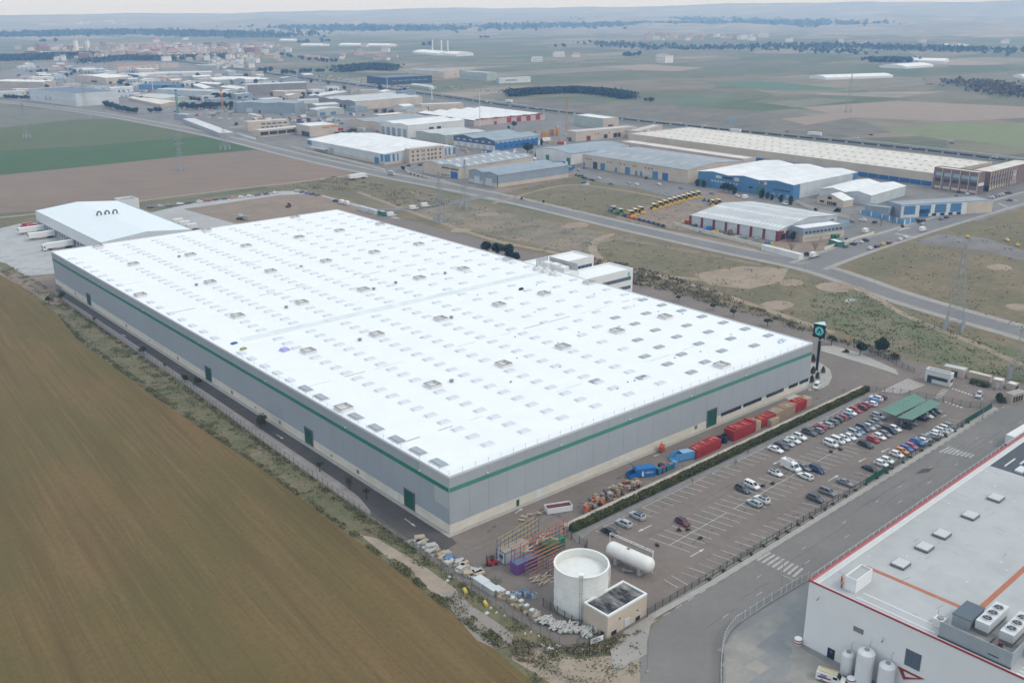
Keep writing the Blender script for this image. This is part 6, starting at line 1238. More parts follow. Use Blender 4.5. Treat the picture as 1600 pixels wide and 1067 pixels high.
b.box((4.6,-33.9,.6),(1.2,1.2,1.1)); b.tube((5.8,-33.8,0),(5.8,-33.8,1.5),.4,n=12); o=b.build('pipework',MATS['rust'],None,floc(0,0,FH),fa); tag(o,'tangle of rusty pipes between the two near cooling units','pipes')
# wall details, x=0 face
def fw(name,y0,z0,y1,z1,mat,d=.1,par=None): return MB().b2(-d,y0,z0,.05,y1,z1).build(name,MATS[mat],par or fac)
fw('wall_vent',-12,8.5,-10,9.5,'vent_grey'); w_=fw('window',-23.2,6.6,-20.3,10,'steel_dark'); fw('pane',-23.0,6.8,-21.85,9.8,'glass_sky' if 'glass_sky' in MATS else 'glass_blue',.14,w_); fw('pane',-21.65,6.8,-20.5,9.8,'glass_blue',.14,w_)
w_=fw('window',-36.5,6.6,-33.6,10,'steel_dark'); fw('pane',-36.3,6.8,-35.15,9.8,'glass_blue',.14,w_); fw('pane',-34.95,6.8,-33.8,9.8,'glass_blue',.14,w_)
d_=fw('door',-6.9,.15,-5.4,2.25,'sign_navy',.12); fw('pane',-6.4,1.4,-5.95,1.9,'glass_blue',.15,d_)
for y,z in ((-16,9.9),(-34.8,9.6),(-2.5,12.2)): MB().tube((0,y,z),(-1.2,y-.3,z+.15),.04).box((-1.4,y-.35,z+.1),(.7,.25,.14),.2).build('flood_light',MATS['vent_grey'],fac)
MB().add([(-.06,-19.2,5.6),(-.06,-20.6,3.4),(-.06,-24.4,5.6),(-.06,-23.2,5.15),(-.06,-20.9,4.15),(-.06,-20.4,5.15)],[(0,1,4,5),(1,2,3,4),(2,0,5,3)]).build('red_logo',MATS['fac_red'],fac); MB().add([(-.06,-26,4.4),(-.06,-27.6,2.2),(-.06,-31,4.4)],[(0,1,2)]).build('red_logo',MATS['fac_red'],fac); MB().b2(-.06,-24.6,.5,0,-23,2.2).build('red_logo',MATS['fac_red'],fac)
for k,(x,y,r_,h,lab) in enumerate(((-2.0,-10.6,1.15,4.4,'smallest white silo, beside the factory door'),(-2.4,-14.2,1.6,7.0,'tallest white silo standing in the middle of the three'),(-1.9,-18.2,1.5,6.0,'white silo nearest the red triangle mark'))):
    t=thing('silo',lab,'silo',floc(x,y,0),0,'white silos at the factory wall')
    MB().lathe((0,0,0),[(r_,.4),(r_,h),(r_*.8,h+.35),(.3,h+.55),(0,h+.55)],24).build('shell',MATS['silo_white'],t,smooth=False); MB().lathe((0,0,0),[(r_*.9,0),(r_*.9,.4)],16).build('skirt',MATS['concrete'],t); MB().lathe((0,0,h+.5),[(.45,0),(.45,.25),(0,.3)],12).build('manhole',MATS['curb_dark'],t)
    MB().tube((r_*.7,0,h),(r_*.7,0,h+1.8),.06).tube((r_*.7,0,h+1.8),(r_*.7+.8,.2,h+2.0),.05).build('vent_pipe',MATS['steel'],t)
for p,lab in ((floc(-.6,.7,0),'red and white banded barrel at the factory corner'),(floc(-4.0,-12.7,0),'red and white banded barrel beside the silos and van')):
    t=thing('barrel',lab,'barrel',p); MB().lathe((0,0,0),[(.75,0),(.8,.3),(.8,1.25),(.7,1.4),(0,1.4)],16).build('body',MATS['white_paint'],t); MB().lathe((0,0,0),[(.81,.35),(.83,.4),(.83,.6),(.81,.65)],16).lathe((0,0,0),[(.81,.95),(.83,1.0),(.83,1.15),(.81,1.2)],16).build('band',MATS['fac_red'],t)
v=panel_van(*floc(-6.2,-9.8,0)[:2],math.pi/2+.35+math.pi,'white service van with a yellow ladder rack by the silos','white',5.2,2.0)
b=MB()
for k in (-.7,.7): b.tube((-1.2,k,2.15),(2.2,k,2.15),.07)
for i in range(9): b.tube((-1.2+i*.42,-.7,2.2),(-1.2+i*.42,.7,2.2),.05)
b.build('ladder_rack',M('ladder_yellow',(.55,.42,.06),.5,.1,1),v); MB().b2(-.2,-1.03,.9,2.2,1.03,1.25).build('stripe',MATS['fac_red'],v); MB().b2(.6,-1.035,1.3,1.8,1.035,1.75).build('blue_mark',MATS['bin_sky'],v)
# --- people on the factory roof
M('hivis',(.75,.16,.02),.8,.08,4); M('trousers',(.018,.022,.04),.85,.1,4); M('skin',(.42,.25,.18),.6,.05,4); M('boots',(.03,.025,.022),.8,.1,3)
def person(loc,rz,label,pose):
    t=thing('person',label,'person',loc,rz)
    J={'pel':(0,0,.93,.145),'sp':(0,.01,1.14,.15),'ch':(0,.0,1.34,.165),'nk':(0,.01,1.5,.065),'hd':(0,-.015,1.6,.085),'tp':(0,0,1.73,.08)}
    E=[('pel','sp'),('sp','ch'),('ch','nk'),('nk','hd'),('hd','tp')]
    for s,nm in ((1,'l'),(-1,'r')):
        J.update({nm+'sh':(s*.2,.0,1.43,.075),nm+'el':(s*.27,.03*pose+.02,1.15,.05),nm+'wr':(s*(.25-.06*pose),-.14*pose-.06,.93+.14*pose,.035),nm+'ha':(s*(.24-.07*pose),-.2*pose-.07,.85+.15*pose,.042),nm+'hp':(s*.1,0,.86,.105),nm+'kn':(s*.12,-.02,.48,.068),nm+'an':(s*.13,.03,.1,.046),nm+'fo':(s*.14,-.13,.045,.045)})
        E+=[('ch',nm+'sh'),(nm+'sh',nm+'el'),(nm+'el',nm+'wr'),(nm+'wr',nm+'ha'),('pel',nm+'hp'),(nm+'hp',nm+'kn'),(nm+'kn',nm+'an'),(nm+'an',nm+'fo')]
        for f in range(5):
            a_=(f-2)*.014; k=f'{nm}f{f}'; hx,hy,hz,_=J[nm+'ha']; J[k]=(hx+(a_ if f else -s*.05),hy-.02-.012*(f==0),hz-(.085 if f else .03),.011); E.append((nm+'ha',k))
    ks=list(J); me=bpy.data.meshes.new('body'); me.from_pydata([J[k][:3] for k in ks],[(ks.index(a),ks.index(b)) for a,b in E],[]); o=bpy.data.objects.new('body',me); COL.objects.link(o)
    md=o.modifiers.new('s','SKIN'); me.skin_vertices[0].data[0].use_root=True
    for i,k in enumerate(ks): r_=J[k][3]; me.skin_vertices[0].data[i].radius=(r_,r_*(.75 if k in('pel','sp','ch') else 1))
    o.modifiers.new('u','SUBSURF').levels=1
    dg=bpy.context.evaluated_depsgraph_get(); m2=bpy.data.meshes.new_from_object(o.evaluated_get(dg)); bpy.data.objects.remove(o)
    for m in ('hivis','trousers','skin','boots'): m2.materials.append(MATS[m])
    for p in m2.polygons:
        c=p.center; ax=abs(c.x)
        p.material_index=2 if c.z>1.5 or (ax>.17 and c.z<.97+.12*pose and c.z>.6) else 3 if c.z<.11 else 1 if c.z<.95 and ax<.22 else 0
        p.use_smooth=True
    m2.name='body'; put('body',m2,t)
    MB().lathe((0,-.01,1.66),[(.115,0),(.11,.06),(.08,.11),(0,.135)],12).build('helmet',MATS['hivis'],t); MB().box((0,-.11,1.665),(.17,.08,.015)).build('helmet_peak',MATS['hivis'],t)
    MB().box((0,-.105,1.6),(.025,.035,.045)).build('nose',MATS['skin'],t)
    for s in (-1,1): MB().box((s*.035,-.092,1.635),(.022,.012,.012)).build('eye',MATS['black'],t); MB().box((s*.088,0,1.61),(.018,.04,.055)).build('ear',MATS['skin'],t)
    MB().box((0,-.088,1.56),(.05,.012,.01)).build('mouth',M('lip',(.3,.12,.1),.6,0,1),t)
    b=MB()
    for z in (1.12,1.25): b.lathe((0,0,z),[(.172,0),(.172,.035)],12)
    b.build('reflective_band',MATS['unit_white'],t); return t
person(floc(4.6,-4.2,FH),fa+1.2,'person in orange jacket and dark trousers, farther from the roof edge',0); person(floc(2.9,-5.2,FH),fa-2.0,'person in orange jacket and helmet bending arms, nearer the roof edge',1)
# ================================================================ rack yard beside the water tank
M('rack_blue',(.10,.14,.27),.6,.1,1); M('rack_orange',(.48,.19,.09),.6,.12,1); M('rack_yellow',(.45,.34,.12),.6,.12,1); M('box_purple',(.17,.08,.25),.6,.1,.8); M('box_bluetop',(.12,.18,.32),.6,.1,.8); M('cont_green',(.02,.16,.06),.6,.12,.8); M('cabin_white',(.58,.62,.64),.6,.06,.8); M('fork_red',(.42,.03,.025),.4,.1,1)
def rack(label,x,y,rz,bays,levels,h,beam,bw=2.7,depth=1.1):
    t=thing('pallet_rack',label,'pallet rack',(x,y,0),rz)
    fr=MB(); 
    for yy in (0,depth): fr.b2(-.05,yy-.05,0,.05,yy+.05,h)
    for i in range(int(h/.9)): z=.3+i*.9; fr.tube((0,0,z),(0,depth,z+.8 if i%2 else z),.03,n=4)
    fm=fr.mesh('upright',MATS['rack_blue'])
    for i in range(bays+1): put('upright',fm,t,(i*bw,0,0))
    bm_=MB(); bm_.b2(.05,-.04,-.07,bw-.05,.03,.07); bm_=bm_.mesh('beam',MATS[beam])
    for i in range(bays):
        for j in range(levels):
            for yy in (0,depth): put('beam',bm_,t,(i*bw,yy,h*(j+.9)/levels))
    return t
rack('blue rack frame with faded yellow beams behind the white cabin',.6,-18.3,.15,5,5,6.2,'rack_yellow')
rack('tall blue and orange rack over the purple container',.4,-23.4,.02,5,6,6.2,'rack_orange')
rack('blue and orange rack nearest the water tank',1.6,-26.6,.0,4,5,4.6,'rack_orange')
rack('low orange rack behind the green container',9.6,-20.4,.1,4,4,4.6,'rack_orange'); rack('short orange rack crammed against the water tank',6,-29.6,.1,2,4,3.6,'rack_orange')
t=thing('site_cabin','small white site cabin with dark frame and window','cabin',(1.0,-19.3,0)); MB().b2(0,0,.15,7.6,3,2.9).build('wall',MATS['cabin_white'],t); b=MB()
for x in (0,7.6):
    for y in (0,3): b.b2(x-.1,y-.1,0,x+.1,y+.1,3)
b.b2(-.1,-.1,2.9,7.7,3.1,3.02); b.build('frame',MATS['steel_dark'],t); MB().b2(-.06,.7,1.3,.1,2,2.2).build('window',MATS['glass_blue'],t); MB().b2(.05,.05,3.02,7.55,2.95,3.1).build('roof',MATS['wood_grey'],t)
t=thing('shipping_container','purple container with a blue-grey roof under orange racking','container',(.2,-24.5,0)); MB().b2(0,0,.1,6,2.5,2.7).build('body',MATS['box_purple'],t); MB().b2(.05,.05,2.7,5.95,2.45,2.78).build('roof',MATS['box_bluetop'],t); b=MB()
for i in range(20): b.b2(.15+i*.3,-.05,.2,.25+i*.3,0,2.6)
for i in range(7): b.b2(-.05,.2+i*.33,.2,0,.3+i*.33,2.6)
b.build('corrugation',MATS['box_purple'],t)
t=thing('shipping_container','green container half hidden behind the orange racks','container',(10.6,-22.6,0)); MB().b2(0,0,.1,6,2.5,2.7).build('body',MATS['cont_green'],t); b=MB()
for i in range(20): b.b2(.15+i*.3,-.05,.2,.25+i*.3,0,2.6)
b.build('corrugation',MATS['cont_green'],t)
g=G(769,882); t=thing('forklift','red forklift truck parked by the white cabin','forklift',(g.x,g.y,0),-.3); MB().box((0,0,.75),(2.2,1.2,.8),0,0,(.9,.95)).box((.75,0,1.15),(.6,1.1,.35)).build('body',MATS['fork_red'],t)
b=MB()
for x,y in ((-.6,-.5),(-.6,.5),(.5,-.5),(.5,.5)): b.tube((x,y,1.1),(x*.8,y,2.1),.05)
b.box((-.05,0,2.12),(1.2,1.15,.08)); b.build('overhead_guard',MATS['black'],t); b=MB()
for y in (-.35,.35): b.b2(-1.3,y-.06,.1,-1.18,y+.06,2.6); b.b2(-2.3,y-.07,.1,-1.3,y+.07,.16)
b.build('mast',MATS['black'],t); MB().box((.05,0,1.25),(.5,.5,.5)).build('seat',MATS['black'],t)
wm_=MB().lathe((0,0,0),[(0,-.13),(.34,-.13),(.34,.13),(0,.13)],12,axis='y').mesh('wheel',MATS['tyre'])
for x in (-.75,.75):
    for y in (-.55,.55): put('wheel',wm_,t,(x,y,.34))
# junk heaped along the fence: each piece a thing
rj=random.Random(21)
M('panel_grey',(.40,.40,.38),.8,.15,1); M('panel_pale',(.44,.425,.39),.8,.15,1); M('sheet_blue',(.10,.19,.36),.6,.2,1); M('bag_white',(.42,.42,.41),.7,.2,1.5); M('box_pale',(.52,.55,.56),.6,.06,.6)
def junk(kind,x,y,z,label,group,rz=None):
    t=thing(kind,label,kind.replace('_',' '),(x,y,z),rj.uniform(-.5,.5) if rz is None else rz,group); return t
line=[(-9.2,3.5),(-8.9,-6),(-8.6,-14),(-8.4,-19.5)]
def along(L_,f):
    n=len(L_)-1; i=min(n-1,int(f*n)); u=f*n-i; return L_[i][0]+(L_[i+1][0]-L_[i][0])*u,L_[i][1]+(L_[i+1][1]-L_[i][1])*u
for i in range(54):
    x,y=along(line,i/54); x+=rj.uniform(.2,2.6); z=.45*(i%3==2)
    k=rj.choice(['pallet_stack','panel_bundle','panel_bundle','panel_bundle','pallet_stack','pipe_bundle']) if not 22<i<31 or i%2 else 'sheet_bundle'
    if k=='pallet_stack':
        t=junk(k,x,y,z,'stack of wooden pallets along the fence by the near warehouse corner','junk along the fence by the lane end')
        for j in range(rj.randint(3,6)): put('boards',PM_,t,(0,0,j*.16),rj.uniform(-.08,.08))
    elif k in('panel_bundle','sheet_bundle'):
        c=rj.choice(['panel_grey','panel_pale','panel_grey','wood']) if k=='panel_bundle' else 'sheet_blue'
        t=junk(k,x,y,z,('bundle of '+dict(panel_grey='grey',panel_pale='pale',wood='wooden',sheet_blue='blue')[c]+' panels lying along the fence by the lane end'),'junk along the fence by the lane end')
        for j in range(4): MB().box((rj.uniform(-.1,.1),rj.uniform(-.1,.1),.09+j*.17),(2.4,1.5,.13),rj.uniform(-.06,.06)).build('panel',MATS[c],t)
    else:
        t=junk(k,x,y,z,'bundle of pale metal tubes lying along the fence by the lane end','junk along the fence by the lane end')
        for j in range(7): MB().tube((-1.6,-.5+.16*j,.12+.1*(j%2)),(1.6,-.5+.16*j+rj.uniform(-.15,.15),.12+.1*(j%2)),.07).build('tube',MATS['panel_pale'],t)
for (x0,y0,l,w,h,lab) in ((-8.2,-22.2,3.3,2.2,1.5,'pale grey box unit by the fence, farther of two'),(-8.2,-25.6,3.6,1.9,1.4,'pale grey box unit by the fence, nearer of two'),(-6.6,-26.6,2.6,1.2,.7,'low white box beside the pale grey units')):
    t=junk('metal_box',x0,y0,0,lab,None,.0); MB().box((0,0,h/2),(w,l,h)).build('body',MATS['panel_grey'],t); MB().box((0,0,h+.05),(w+.08,l+.08,.1)).build('lid',MATS['box_pale'],t)
for i in range(30):
    f=i/30; x,y=along([(-8.4,-28),(-8.1,-34),(-7.9,-40)],f); x+=rj.uniform(-.3,1.6); lab='stack of weathered wooden pallets between the white boxes and rubbish heap'
    t=junk('pallet_stack',x,y,0,lab,'pallet stacks by the near fence')
    for j in range(rj.randint(3,8)): put('boards',PM_,t,(0,0,j*.16),rj.uniform(-.1,.1))
    if i%5==0: MB().box((0,0,1.5),(1,.8,.35),.3).build('load',MATS['box_pale'],t)
for i in range(105):
    x,y=along([(-8,-40),(-7.2,-45.5),(-5,-48.5),(-3.2,-51)],i/105); x+=rj.uniform(-.4,2.3); y+=rj.uniform(-.6,1.6)
    k=i%3
    if k==0:
        t=junk('rubble_bag',x,y,rj.uniform(0,.6),'white rubbish bag in the heap beside the pump house','rubbish heap beside the pump house'); MB().lathe((0,0,0),[(.1,0),(.5,.1),(.58,.45),(.4,.8),(.15,.9)],9).build('sack',MATS['bag_white'],t)
    elif k==1:
        t=junk('plastic_roll',x,y,rj.uniform(.1,.7),'grey roll of sheeting in the heap beside the pump house','rubbish heap beside the pump house'); a_=rj.uniform(-.4,.9); MB().tube((-1.1*math.cos(a_),-1.1*math.sin(a_),.2),(1.1*math.cos(a_),1.1*math.sin(a_),.5),.2,n=8).build('roll',MATS['panel_pale' if rj.random()<.6 else 'bag_white'],t)
    else:
        t=junk('scrap_board',x,y,rj.uniform(.1,.6),'pale scrap board in the heap beside the pump house','rubbish heap beside the pump house'); o=MB().box((0,0,.2),(1.5,.6,.08)).build('board',MATS[rj.choice(['panel_pale','panel_grey','wood','box_pale'])],t); o.rotation_euler=(rj.uniform(-.5,.5),rj.uniform(-.5,.5),0)
for i in range(14):
    x,y=along([(-6.2,-29.5),(-2.2,-33.2)],i/14); b_=i%3; lab=('blue bulk bag' if b_==0 else 'white bulk bag')+' in the pile between racks and pallets'
    t=junk('bulk_bag',x+rj.uniform(-.7,.7),y+rj.uniform(-.9,.9),0,lab,'bulk bags by the racks'); MB().box((0,0,.5),(1,.95,1),0,0,(.8,.8)).build('sack',MATS['sheet_blue' if b_==0 else 'bag_white'],t); MB().tube((-.3,-.3,1),(.3,.3,1.15),.05).build('strap',MATS['bin_sky'],t)
for i in range(18):
    x=rj.uniform(.5,8); y=rj.uniform(-32,-27.5); t=junk('timber',x,y,.1+.2*(i%3),'loose plank scattered at the foot of the racks','timber at the foot of the racks'); MB().box((0,0,.06),(2.4,.25,.1)).build('plank',MATS['wood'],t)
for i in range(12):
    x=rj.uniform(2,12); y=rj.uniform(-25,-21); t=junk('timber',x,y,4.9+.1*(i%4),'plank laid across the top of the orange racks','timber on the racks',rj.uniform(0,3)); MB().box((0,0,.06),(2.6,.3,.1)).build('plank',MATS['wood'],t)
t=thing('wire_cage','dark green wire stillage beside the grey box units','cage',(-5.6,-23.6,0),.3); b=MB()
for x in (-1.4,0,1.4):
    for y in (-.8,.8): b.tube((x,y,0),(x,y,1.1),.04,n=4)
for z in (.15,.6,1.1):
    for y in (-.8,.8): b.tube((-1.4,y,z),(1.4,y,z),.035,n=4)
    for x in (-1.4,0,1.4): b.tube((x,-.8,z),(x,.8,z),.035,n=4)
b.build('frame',M('cage_green',(.03,.08,.06),.6,.1,1),t)
for px,py,c,lab in ((727,925,'ladder_yellow','yellow plastic drum lying in the weeds, upper'),(759,945,'ladder_yellow','yellow plastic drum lying in the weeds, lower')):
    g=G(px,py); t=thing('drum',lab,'drum',(g.x,g.y,.3),1.2); MB().tube((-.8,0,.1),(.8,0,.1),.42,n=10).build('body',MATS[c],t); MB().tube((.8,0,.1),(.9,0,.1),.2,n=8).build('cap',MATS['white_paint'],t)
for i in range(22):
    px,py=rj.choice([(787,972),(823,990),(836,990),(760,955),(868,1010),(855,1012),(780,960),(905,1015),(700,905)]); g=G(px+rj.uniform(-9,9),py+rj.uniform(-6,6)); t=junk('litter_bag',g.x,g.y,0,'scrap of pale litter lying in the weeds below the fence','litter below the fence'); MB().box((0,0,.15),(rj.uniform(.4,1.1),rj.uniform(.3,.8),.3),0,0,(.6,.6)).build('scrap',MATS[rj.choice(['bag_white','panel_pale','box_pale'])],t)
# banner on the fence by the pump house
g0=G(916,1003); g1=G(934,990); t=thing('banner','white banner with dark letters tied to the fence by the pump house','banner',(-5.6,-53.35,0),ang((-5.6,-53.35),(-2.4,-53.95))); MB().b2(0,-.03,.6,3.1,.03,1.75).build('sheet',MATS['white_paint'],t); text('AJDL',.95,t,(1.55,-.05,1.15),(math.pi/2,0,0),MATS['black'])
# ================================================================ fences, masts, pylons
M('fence_green',(.02,.055,.04),.6,.1,1); M('fence_grey',(.16,.17,.17),.6,.1,1); M('mesh_green',(.03,.06,.045),.7,.1,1); M('mesh_grey',(.22,.225,.22),.7,.1,1); M('screen_green',(.012,.085,.055),.7,.12,.8); M('fence_white',(.62,.63,.63),.55,.08,.8); M('galv',(.33,.35,.36),.5,.08,.8,metal=.3); M('pylon_steel',(.30,.315,.32),.6,.08,.5)
def wire_panel(w,h,mat,dv=.14,dh=.24,r=.009,z0=.08):
    b=MB()
    def bar(p,q,r):
        p=Vector(p);q=Vector(q); d=(q-p).normalized(); a=d.orthogonal().normalized()*r; c=d.cross(a)
        b.add([p+a,p+c,p-a,p-c,q+a,q+c,q-a,q-c],[(0,1,5,4),(1,2,6,5),(2,3,7,6),(3,0,4,7)])
    n=int(w/dv)
    for i in range(1,n): bar((w*i/n,0,z0),(w*i/n,0,h),r)
    k=int((h-z0)/dh)
    for j in range(k+1): bar((0,0,z0+(h-z0)*j/k),(w,0,z0+(h-z0)*j/k),r*1.2)
    return b.mesh('mesh_panel',mat)
def fence(name,label,pts,h,step,post,panel,pr=.05,screens=(),base=None):
    P=[Vector(p[:2]) for p in pts]; t=thing(name,label,'fence',(P[0].x,P[0].y,0)); O=P[0]
    pm=MB().box((0,0,h/2+.05),(pr*2,pr*2,h+.1)).mesh('post',post); sm=MB().b2(.05,-.02,.1,step-.05,.02,h).mesh('screen',MATS['screen_green']); k=0
    bm=MB().b2(0,-.1,0,step,.1,.28).mesh('kerb_base',base) if base else None
    for a,b_ in zip(P,P[1:]):
        L_=(b_-a).length; n=max(1,round(L_/step)); rz=ang(a,b_)
        for i in range(n):
            q=a.lerp(b_,i/n)-O; put('post',pm,t,(q.x,q.y,0),rz)
            sc=any(s0<=k<s1 for s0,s1 in screens); o=put('screen' if sc else 'mesh_panel',sm if sc else panel,t,(q.x,q.y,0),rz); o.scale=(L_/n/step,1,1)
            if bm: o=put('kerb_base',bm,t,(q.x,q.y,0),rz); o.scale=(L_/n/step,1,1)
            k+=1
    q=P[-1]-O; put('post',pm,t,(q.x,q.y,0)); return t
WG=wire_panel(2.6,2.1,MATS['mesh_green']); WK=wire_panel(2.6,2.0,MATS['mesh_grey'],.2,.3,.008)
fence('mesh_fence','grey mesh fence on posts between side lane and field verge',[(-6.6,284),(-7.2,227),(-8.0,132),(-9.6,67),(-10.2,32),(-10.6,8),(-11,-14),(-10.9,-36),(-9.9,-49),(-7.8,-51.8)],2.0,2.6,MATS['fence_grey'],WK)
fence('mesh_fence','green mesh fence between car park and street',[(10.5,-53.9),(30,-53.4),(66,-52.4),(101,-51.4),(131,-50.4),(176,-49.0)],2.1,2.6,MATS['fence_green'],WG,screens=((34,39),(57,64)),base=MATS['pale_kerb'])
fence('mesh_fence','green mesh fence across the far end of the car park',[(160,-16.0),(166,-24),(169,-34),(172,-44),(176,-48.8)],2.1,2.6,MATS['fence_green'],WG)
fence('mesh_fence','dark mesh fence along the entrance drive behind the totem sign',[(201,14),(196,2),(190,-9),(187.5,-17)],2.1,2.6,MATS['fence_green'],WG)
fence('mesh_fence','green mesh fence around the water tank and pump house',[(20.2,-18.4),(20.5,-26),(14,-30),(12,-34)],2.1,2.6,MATS['fence_green'],WG)
fence('mesh_fence','short green mesh fence at the foot of the water tank',[(-3.4,-37),(-3.0,-47.5)],2.1,2.1,MATS['fence_green'],WG)
fence('mesh_fence','green mesh fence screening the rubbish heap at the pump house',[(-7.8,-51.8),(-6,-53.4),(-2.4,-53.9)],2.1,2.6,MATS['fence_green'],WG)
wp=MB(); 
for i in range(1,13): wp.b2(2.3*i/13-.025,-.015,.25,2.3*i/13+.025,.015,2.0)
wp.b2(0,-.03,.22,2.3,.03,.32); wp.b2(0,-.03,1.95,2.3,.03,2.05); wp=wp.mesh('barred_panel',M('fence_bar',(.36,.38,.39),.55,.08,.8))
fence('white_post_fence','curved fence with white posts round the factory forecourt',[*[tuple(p) for p in curve([G(1127,1090),G(1126.5,1050),G(1129,1015),G(1135,996),G(1148,978),G(1163,967.5),G(1205,940),G(1262,906.5)],4)]],2.1,2.3,MATS['fence_white'],wp,.07,base=MATS['concrete'])
def mast(name,label,px,h,mat,heads=1,arm=1.4,r=.09,cat='lamp post',group=None):
    g=G(*px) if isinstance(px,tuple) and px[0]>-900 else Vector(px); t=thing(name,label,cat,(g.x,g.y,0),R.uniform(0,6),group)
    MB().tube((0,0,0),(0,0,h),r,r*.6,8).build('pole',mat,t); MB().box((0,0,.2),(.4,.4,.4)).build('base',MATS['concrete'],t)
    for i in range(heads):
        a_=2*math.pi*i/heads; c,s=math.cos(a_)*arm,math.sin(a_)*arm
        m=MB(); m.tube((0,0,h-.1),(c,s,h+.15),.045); m.box((c,s,h+.15),(.65,.26,.14),a_); m.build('lamp_head',MATS['vent_grey'],t)
    return t
for px,h,lab,hd in (((1407,669),9,'slim lamp post rising through the green carports',2),((1316,700),8,'slim lamp post among the white vans in the car park',2),((1105,848),8,'slim lamp post at the near middle row of bays',2),((1232,761),8,'slim lamp post between the parked white estate cars',2),((1364,750),7,'slim lamp post by the green fence screen',1),((1535,654),8,'slim lamp post at the end of the green fence screen',1),((1517,636),8,'slim lamp post by the gatehouse crossing',1),((1011,1050),8,'lamp post standing at the street bend in the foreground',1),((1220,925),8,'lamp post beside the white factory fence',1)):
    mast('lamp_post',lab,px,h,MATS['galv'],hd)
for i,(px,h,lab) in enumerate((((582,250),9,'lamp post on the estate road by the striped hall'),((1147,386),10,'lamp post at the low white wall of the recycling hall'),((1005,350),10,'lamp post beside the dark farm implements'),((1258,420),9,'lamp post at the crossing corner'),((1365,452),9,'lamp post on the estate road past the crossing'),((1500,363),8,'lamp post on the cross street opposite the workshop'),((780,320),9,'lamp post by the grey clad hall corner'),((1226,385),9,'lamp post at the recycling hall gate'))):
    mast('lamp_post',lab,px,h,MATS['galv'],1)
mast('light_mast','very tall white light mast in front of the red gables',(750,199),38,MATS['fence_white'],4,2.2,.5,'light mast')
mast('light_mast','tall pale light mast behind the blue capped building',(606.5,166),36,MATS['fence_white'],4,2,.45,'light mast')
mast('light_mast','white chimney-like mast in the left hall cluster',(239,141),22,MATS['fence_white'],2,.8,.7,'mast')
g=G(675,157); t=thing('water_tower','white water tower with a drum head by the highway','water tower',(g.x,g.y,0)); MB().tube((0,0,0),(0,0,14),.9,.8,10).build('stem',MATS['fence_white'],t); MB().lathe((0,0,13),[(.8,0),(3.2,1.5),(3.2,4.5),(2.2,5.6),(0,5.8)],16).build('drum',MATS['fence_white'],t)
def pylon(label,px,h,w=5.5,clad=True):
    g=G(*px); t=thing('pylon',label,'pylon',(g.x,g.y,0),.35); W0=w/2
    def hw(z): return W0*(1-z/h*.86) if z<h*.7 else W0*.4*(1-(z-h*.7)/(h*.3)*.75)
    zs=[h*k/9 for k in range(10)]
    for sx,sy in ((-1,-1),(1,-1),(1,1),(-1,1)):
        b=MB()
        for z0,z1 in zip(zs,zs[1:]): b.tube((sx*hw(z0),sy*hw(z0),z0),(sx*hw(z1),sy*hw(z1),z1),.10,n=4,cap=False)
        l=b.build('leg',MATS['pylon_steel'],t)
        if clad: MB().box((sx*W0*.95,sy*W0*.95,1.9),(1.5,1.5,3.8),.78,0,(.35,.35)).build('anti_climb_sheet',MATS['galv'],l)
    b=MB()
    for z0,z1 in zip(zs,zs[1:]):
        a,c=hw(z0),hw(z1)
        for (x0,y0),(x1,y1) in (((-1,-1),(1,-1)),((1,-1),(1,1)),((1,1),(-1,1)),((-1,1),(-1,-1))):
            b.tube((x0*a,y0*a,z0),(x1*c,y1*c,z1),.045,n=4,cap=False); b.tube((x1*a,y1*a,z0),(x0*c,y0*c,z1),.045,n=4,cap=False); b.tube((x0*c,y0*c,z1),(x1*c,y1*c,z1),.045,n=4,cap=False)
    b.build('bracing',MATS['pylon_steel'],t)
    for z,l in ((h*.68,4.6),(h*.8,3.8),(h*.92,3)):
        b=MB()
        for s in (-1,1):
            b.tube((s*hw(z),0,z+.5),(s*l,0,z),.09,n=4); b.tube((s*hw(z),.4,z-.6),(s*l,0,z),.08,n=4); b.tube((s*l,0,z),(s*l,0,z-1.6),.07,n=5)
        b.build('cross_arm',MATS['pylon_steel'],t)
    return t
for px,h,w,lab in (((1490,513),34,6.5,'large lattice pylon with sheet-clad feet by the estate road, right'),((727,325),30,5,'faint lattice pylon at the access lane junction'),((687,347),30,5,'lattice pylon on the rutted ground behind the warehouse'),((283,266),30,5,'lattice pylon at the edge of the ploughed field'),((42,216),34,5,'lattice pylon standing in the green crop field'),((136,186),40,6,'lattice pylon in front of the slate-roofed hall'),((352,234),20,6,'short lattice pylon with pale feet by the green field corner'),((1325,176),45,6,'distant lattice pylon in the tan field past the highway'),((1592,590),30,6,'lattice pylon at the right edge behind the tan huts')): pylon(lab,px,h,w)
def crane(label,px,h,c,jib=None):
    g=G(*px); t=thing('tower_crane',label,'crane',(g.x,g.y,0),.8); b=MB(); w=.9
    for sx in (-1,1):
        for sy in (-1,1): b.tube((sx*w,sy*w,0),(sx*w,sy*w,h),.2,n=4)
    k=int(h/3)
    for i in range(k):
        for s in (-1,1): b.tube((-w,s*w,i*3),(w,s*w,i*3+3),.13,n=4); b.tube((s*w,-w,i*3),(s*w,w,i*3+3),.13,n=4)
    b.build('tower',c,t); MB().box((0,0,h+.8),(2.4,2.2,1.8)).build('cab',c,t)
    if jib:
        b=MB()
        for y in (-.5,.5): b.tube((-5,y,h+1.8),(jib,y,h+1.8),.12,n=4)
        b.tube((-5,0,h+3),(jib,0,h+2.6),.1,n=4)
        for i in range(int(jib/2)): b.tube((i*2,-.5,h+1.8),(i*2+1,0,h+2.8),.08,n=4); b.tube((i*2+1,0,h+2.8),(i*2+2,.5,h+1.8),.08,n=4)
        b.build('jib',c,t)
    return t
